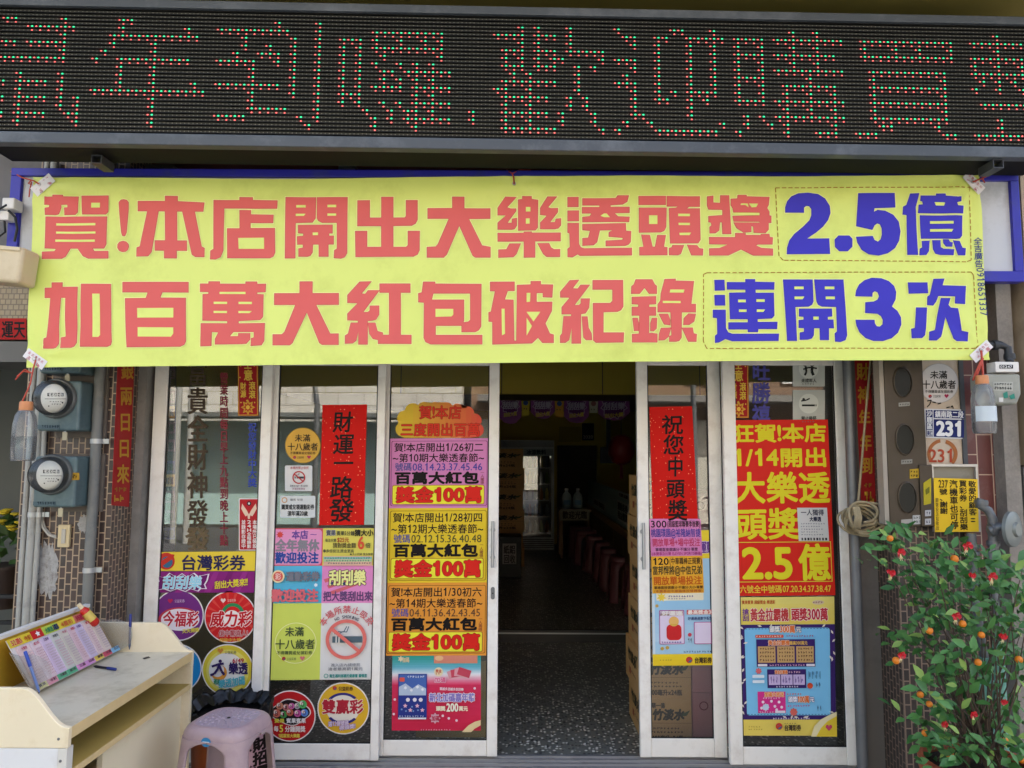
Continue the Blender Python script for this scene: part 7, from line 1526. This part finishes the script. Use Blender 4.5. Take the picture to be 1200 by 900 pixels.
s = Sheet(yback - .003); s.base([(682, 496), (696, 496), (696, 516), (682, 516)], '1c1a18', .002); s.lay = 5; s.text('2020', 683, 510, 695, 514, 'b8b098', .2); s.mb.build('calendar', None, label='dark calendar marked 2020 on the ochre rear wall', cat='calendar')
# counter with posters on its screen
cx0 = 1.18; ct = thing('sales_counter', 'long wooden sales counter with a teal screen running along the right wall', 'counter', (1.6, 9.3, Z1))
WOOD = mat('counter_wood', '9a744a', .5, var=.15, scale=10)
q = MB(); q.box((cx0, 7.2, Z1), (2.15, 11.6, Z1 + .72), WOOD)
for i in range(6): q.box((cx0 - .004, 7.24 + i*.73, Z1 + .4), (cx0 - .0005, 7.24 + i*.73 + .68, Z1 + .66), mat('counter_recess', '54402a', .6))
q.build('cabinet', ct); q = MB(); q.box((cx0 - .03, 7.15, Z1 + .7205), (2.17, 11.65, Z1 + .755), WOOD); q.build('worktop', ct, bevel=.005)
q = MB(); q.box((cx0, 7.3, Z1 + .756), (cx0 + .02, 11.5, Z1 + 1.12), mat('teal_screen', '7f9a92', .3)); q.build('screen', ct)
def cside(y0, y1, z0, z1, t1, t2, label):
    s = Sheet(plane=lambda x, y, l: Vector((cx0 - .001 - l, y1 - (y1-y0)*x/100, z1 - (z1-z0)*y/100))); s.base([(0,0),(100,0),(100,100),(0,100)], 'c9c9c4', .001); s.lay = 5
    if t2: s.text(t1, 6, 8, 94, 46, '2a2a2c', 2); s.text(t2, 6, 50, 94, 88, '2a2a2c', 2)
    else: s.text(t1, 6, 15, 94, 85, '3a3030', 1.5)
    s.mb.build('paper_sign', None, label=label, cat='sign', group='white paper signs on the counter screen')
cside(7.55, 8.35, Z1 + .80, Z1 + 1.02, '運動彩券', '現金購買', 'white two line paper sign on the teal counter screen'); cside(7.5, 8.25, Z1 + 1.06, Z1 + 1.115, '今日開獎 請洽櫃台', None, 'thin one line paper strip on the teal counter screen'); cside(9.4, 10.8, Z1 + .80, Z1 + .90, '台灣彩券 歡迎投注', None, 'long low paper strip at the deep end of the counter screen')
# things standing past the counter
for k, (px, c_) in enumerate(((664, 'a8b4b4'), (677, 'b4bcb8'))):
    p = P(px, 596, 11.2); r_ = thing('water_jug', ['pale water jug on the small rear table nearest the fridge', 'pale water jug on the small rear table nearest the counter'][k], 'jug', p, 'water jugs on the rear table'); q = MB(); q.lathe([(.06, 0), (.075, .02), (.075, .16), (.06, .21), (.025, .25), (.025, .27)], p, mat('jug_plastic', c_, .25), 18); q.build('body', r_, smooth=60)
    q = MB(); q.lathe([(.028, .2705), (.028, .30)], p, WHITE, 12); q.build('cap', r_); q = MB(); q.box((p.x - .05, p.y - .0768, p.z + .06), (p.x + .05, p.y - .0752, p.z + .13), ink('6a8aa0')); q.build('paper_label', r_)
rt = thing('side_table', 'small low table with a striped cloth carrying the water jugs', 'table', P(672, 640, 11.3)); p0, p1 = P(655, 596.5, 11.1), P(692, 596.5, 11.1)
q = MB(); q.box((p0.x, 11.0, p0.z - .03), (p1.x, 11.5, p0.z), WOOD); q.build('tabletop', rt)
for xx in (p0.x + .02, p1.x - .05):
    for yy in (11.02, 11.45): q = MB(); q.box((xx, yy, Z1), (xx + .03, yy + .03, p0.z - .0305), WOOD); q.build('leg', rt)
s = Sheet(10.995); s.base([(656, 597), (691, 597), (691, 610), (656, 610)], '9a927a', .002); s.lay = 5; s.text('歡迎光臨', 659, 599, 688, 608, '3a3028', .4); s.mb.build('cloth', rt)
ln_ = thing('red_lantern', 'red paper lantern hanging over the counter end', 'lantern', P(727, 527, 8.4)); c = P(728, 527, 8.4)
q = MB(); q.lathe([(.03, -.17), (.10, -.14), (.145, -.05), (.145, .05), (.10, .14), (.03, .17)], c, mat('lantern_red', '861818', .5), 16); q.build('shade', ln_, smooth=60)
q = MB(); q.tube([c + Vector((0, 0, .17)), c + Vector((0, 0, 2.2 - c.z + .02))], .004, BLACK, 6); q.build('cord', ln_); q = MB(); q.tube([c + Vector((0, 0, -.17)), c + Vector((0, 0, -.32))], [.012, .02], MATS['lantern_red'], 8); q.build('tassel', ln_)
tv = thing('monitor', 'dark flat monitor hung on the right wall past the lantern', 'monitor', P(712, 550, 9.8)); q = MB(); a, b = P(704, 543, 9.8), P(724, 524, 9.8); q.box((a.x, 9.8, a.z), (b.x, 9.86, b.z), BLACK); q.build('screen', tv, bevel=.004); q = MB(); q.box(((a.x+b.x)/2 - .03, 9.861, b.z - .1), ((a.x+b.x)/2 + .03, 9.88, 2.2), BLACK); q.build('bracket', tv)
# row of stools at the counter
STR = mat('dull_red_plastic', '7a464c', .4, var=.08)
def make_stool(x, y, label):
    r = thing('counter_stool', label, 'stool', (x, y, Z1), 'red plastic stools along the counter'); H = .46
    def sec(h, z): return [Vector((x, y, Z1 + z)) + sq(2*math.pi*i/32, h, 4) for i in range(32)]
    q = MB(); rr = [(.150, H - .045), (.148, H - .01), (.138, H), (.002, H)]; vs = []
    for h, z in rr: vs += sec(h, z)
    q.add(vs, [(j*32+i, j*32+(i+1) % 32, (j+1)*32+(i+1) % 32, (j+1)*32+i) for j in range(3) for i in range(32)], STR); q.build('seat', r, smooth=50)
    for k in range(4):
        tc = math.pi/4 + k*math.pi/2; q = MB(); vs = []
        for j in range(9):
            u = j/8; z = (H - .045)*(1 - u); half = math.pi/4*(1 - .62*min(1, u/.2)**.5)
            for i in range(7): vs.append(Vector((x, y, Z1 + max(z, .001))) + sq(tc + half*(i/3 - 1), .150 + .04*u, 4))
        q.add(vs, [(j*7+i, j*7+i+1, (j+1)*7+i+1, (j+1)*7+i) for j in range(8) for i in range(6)], STR); q.build('leg', r, smooth=60, solid=.006)
    return r
pos = [(752, 655, 7.35), (733, 655, 7.95), (720, 646, 8.6), (712, 640, 9.2), (701, 632, 9.85), (688, 624, 10.5), (681, 616, 11.1)]
s0 = None
for i, (px, py, Y) in enumerate(pos):
    x = P(px, 640, Y).x - .01
    lab = 'dull red plastic stool at the counter, %s in the row from the doorway' % ['first', 'second', 'third', 'fourth', 'fifth', 'sixth', 'seventh'][i]
    if s0 is None: s0 = make_stool(x, Y, lab)
    else: c_ = copy_tree(s0); c_.location = (x, Y, Z1); c_['label'] = lab
# ochre cabinet seen low behind the third panel
q = MB(); a, b = P(487, 868, 4.45), P(572, 848, 4.45); q.box((a.x, 4.45, .061), (b.x, 4.9, b.z + .35), mat('ochre_cabinet', '9a7f2e', .5)); q.build('low_cabinet', None, label='low ochre cabinet standing behind the third glass panel', cat='cabinet')
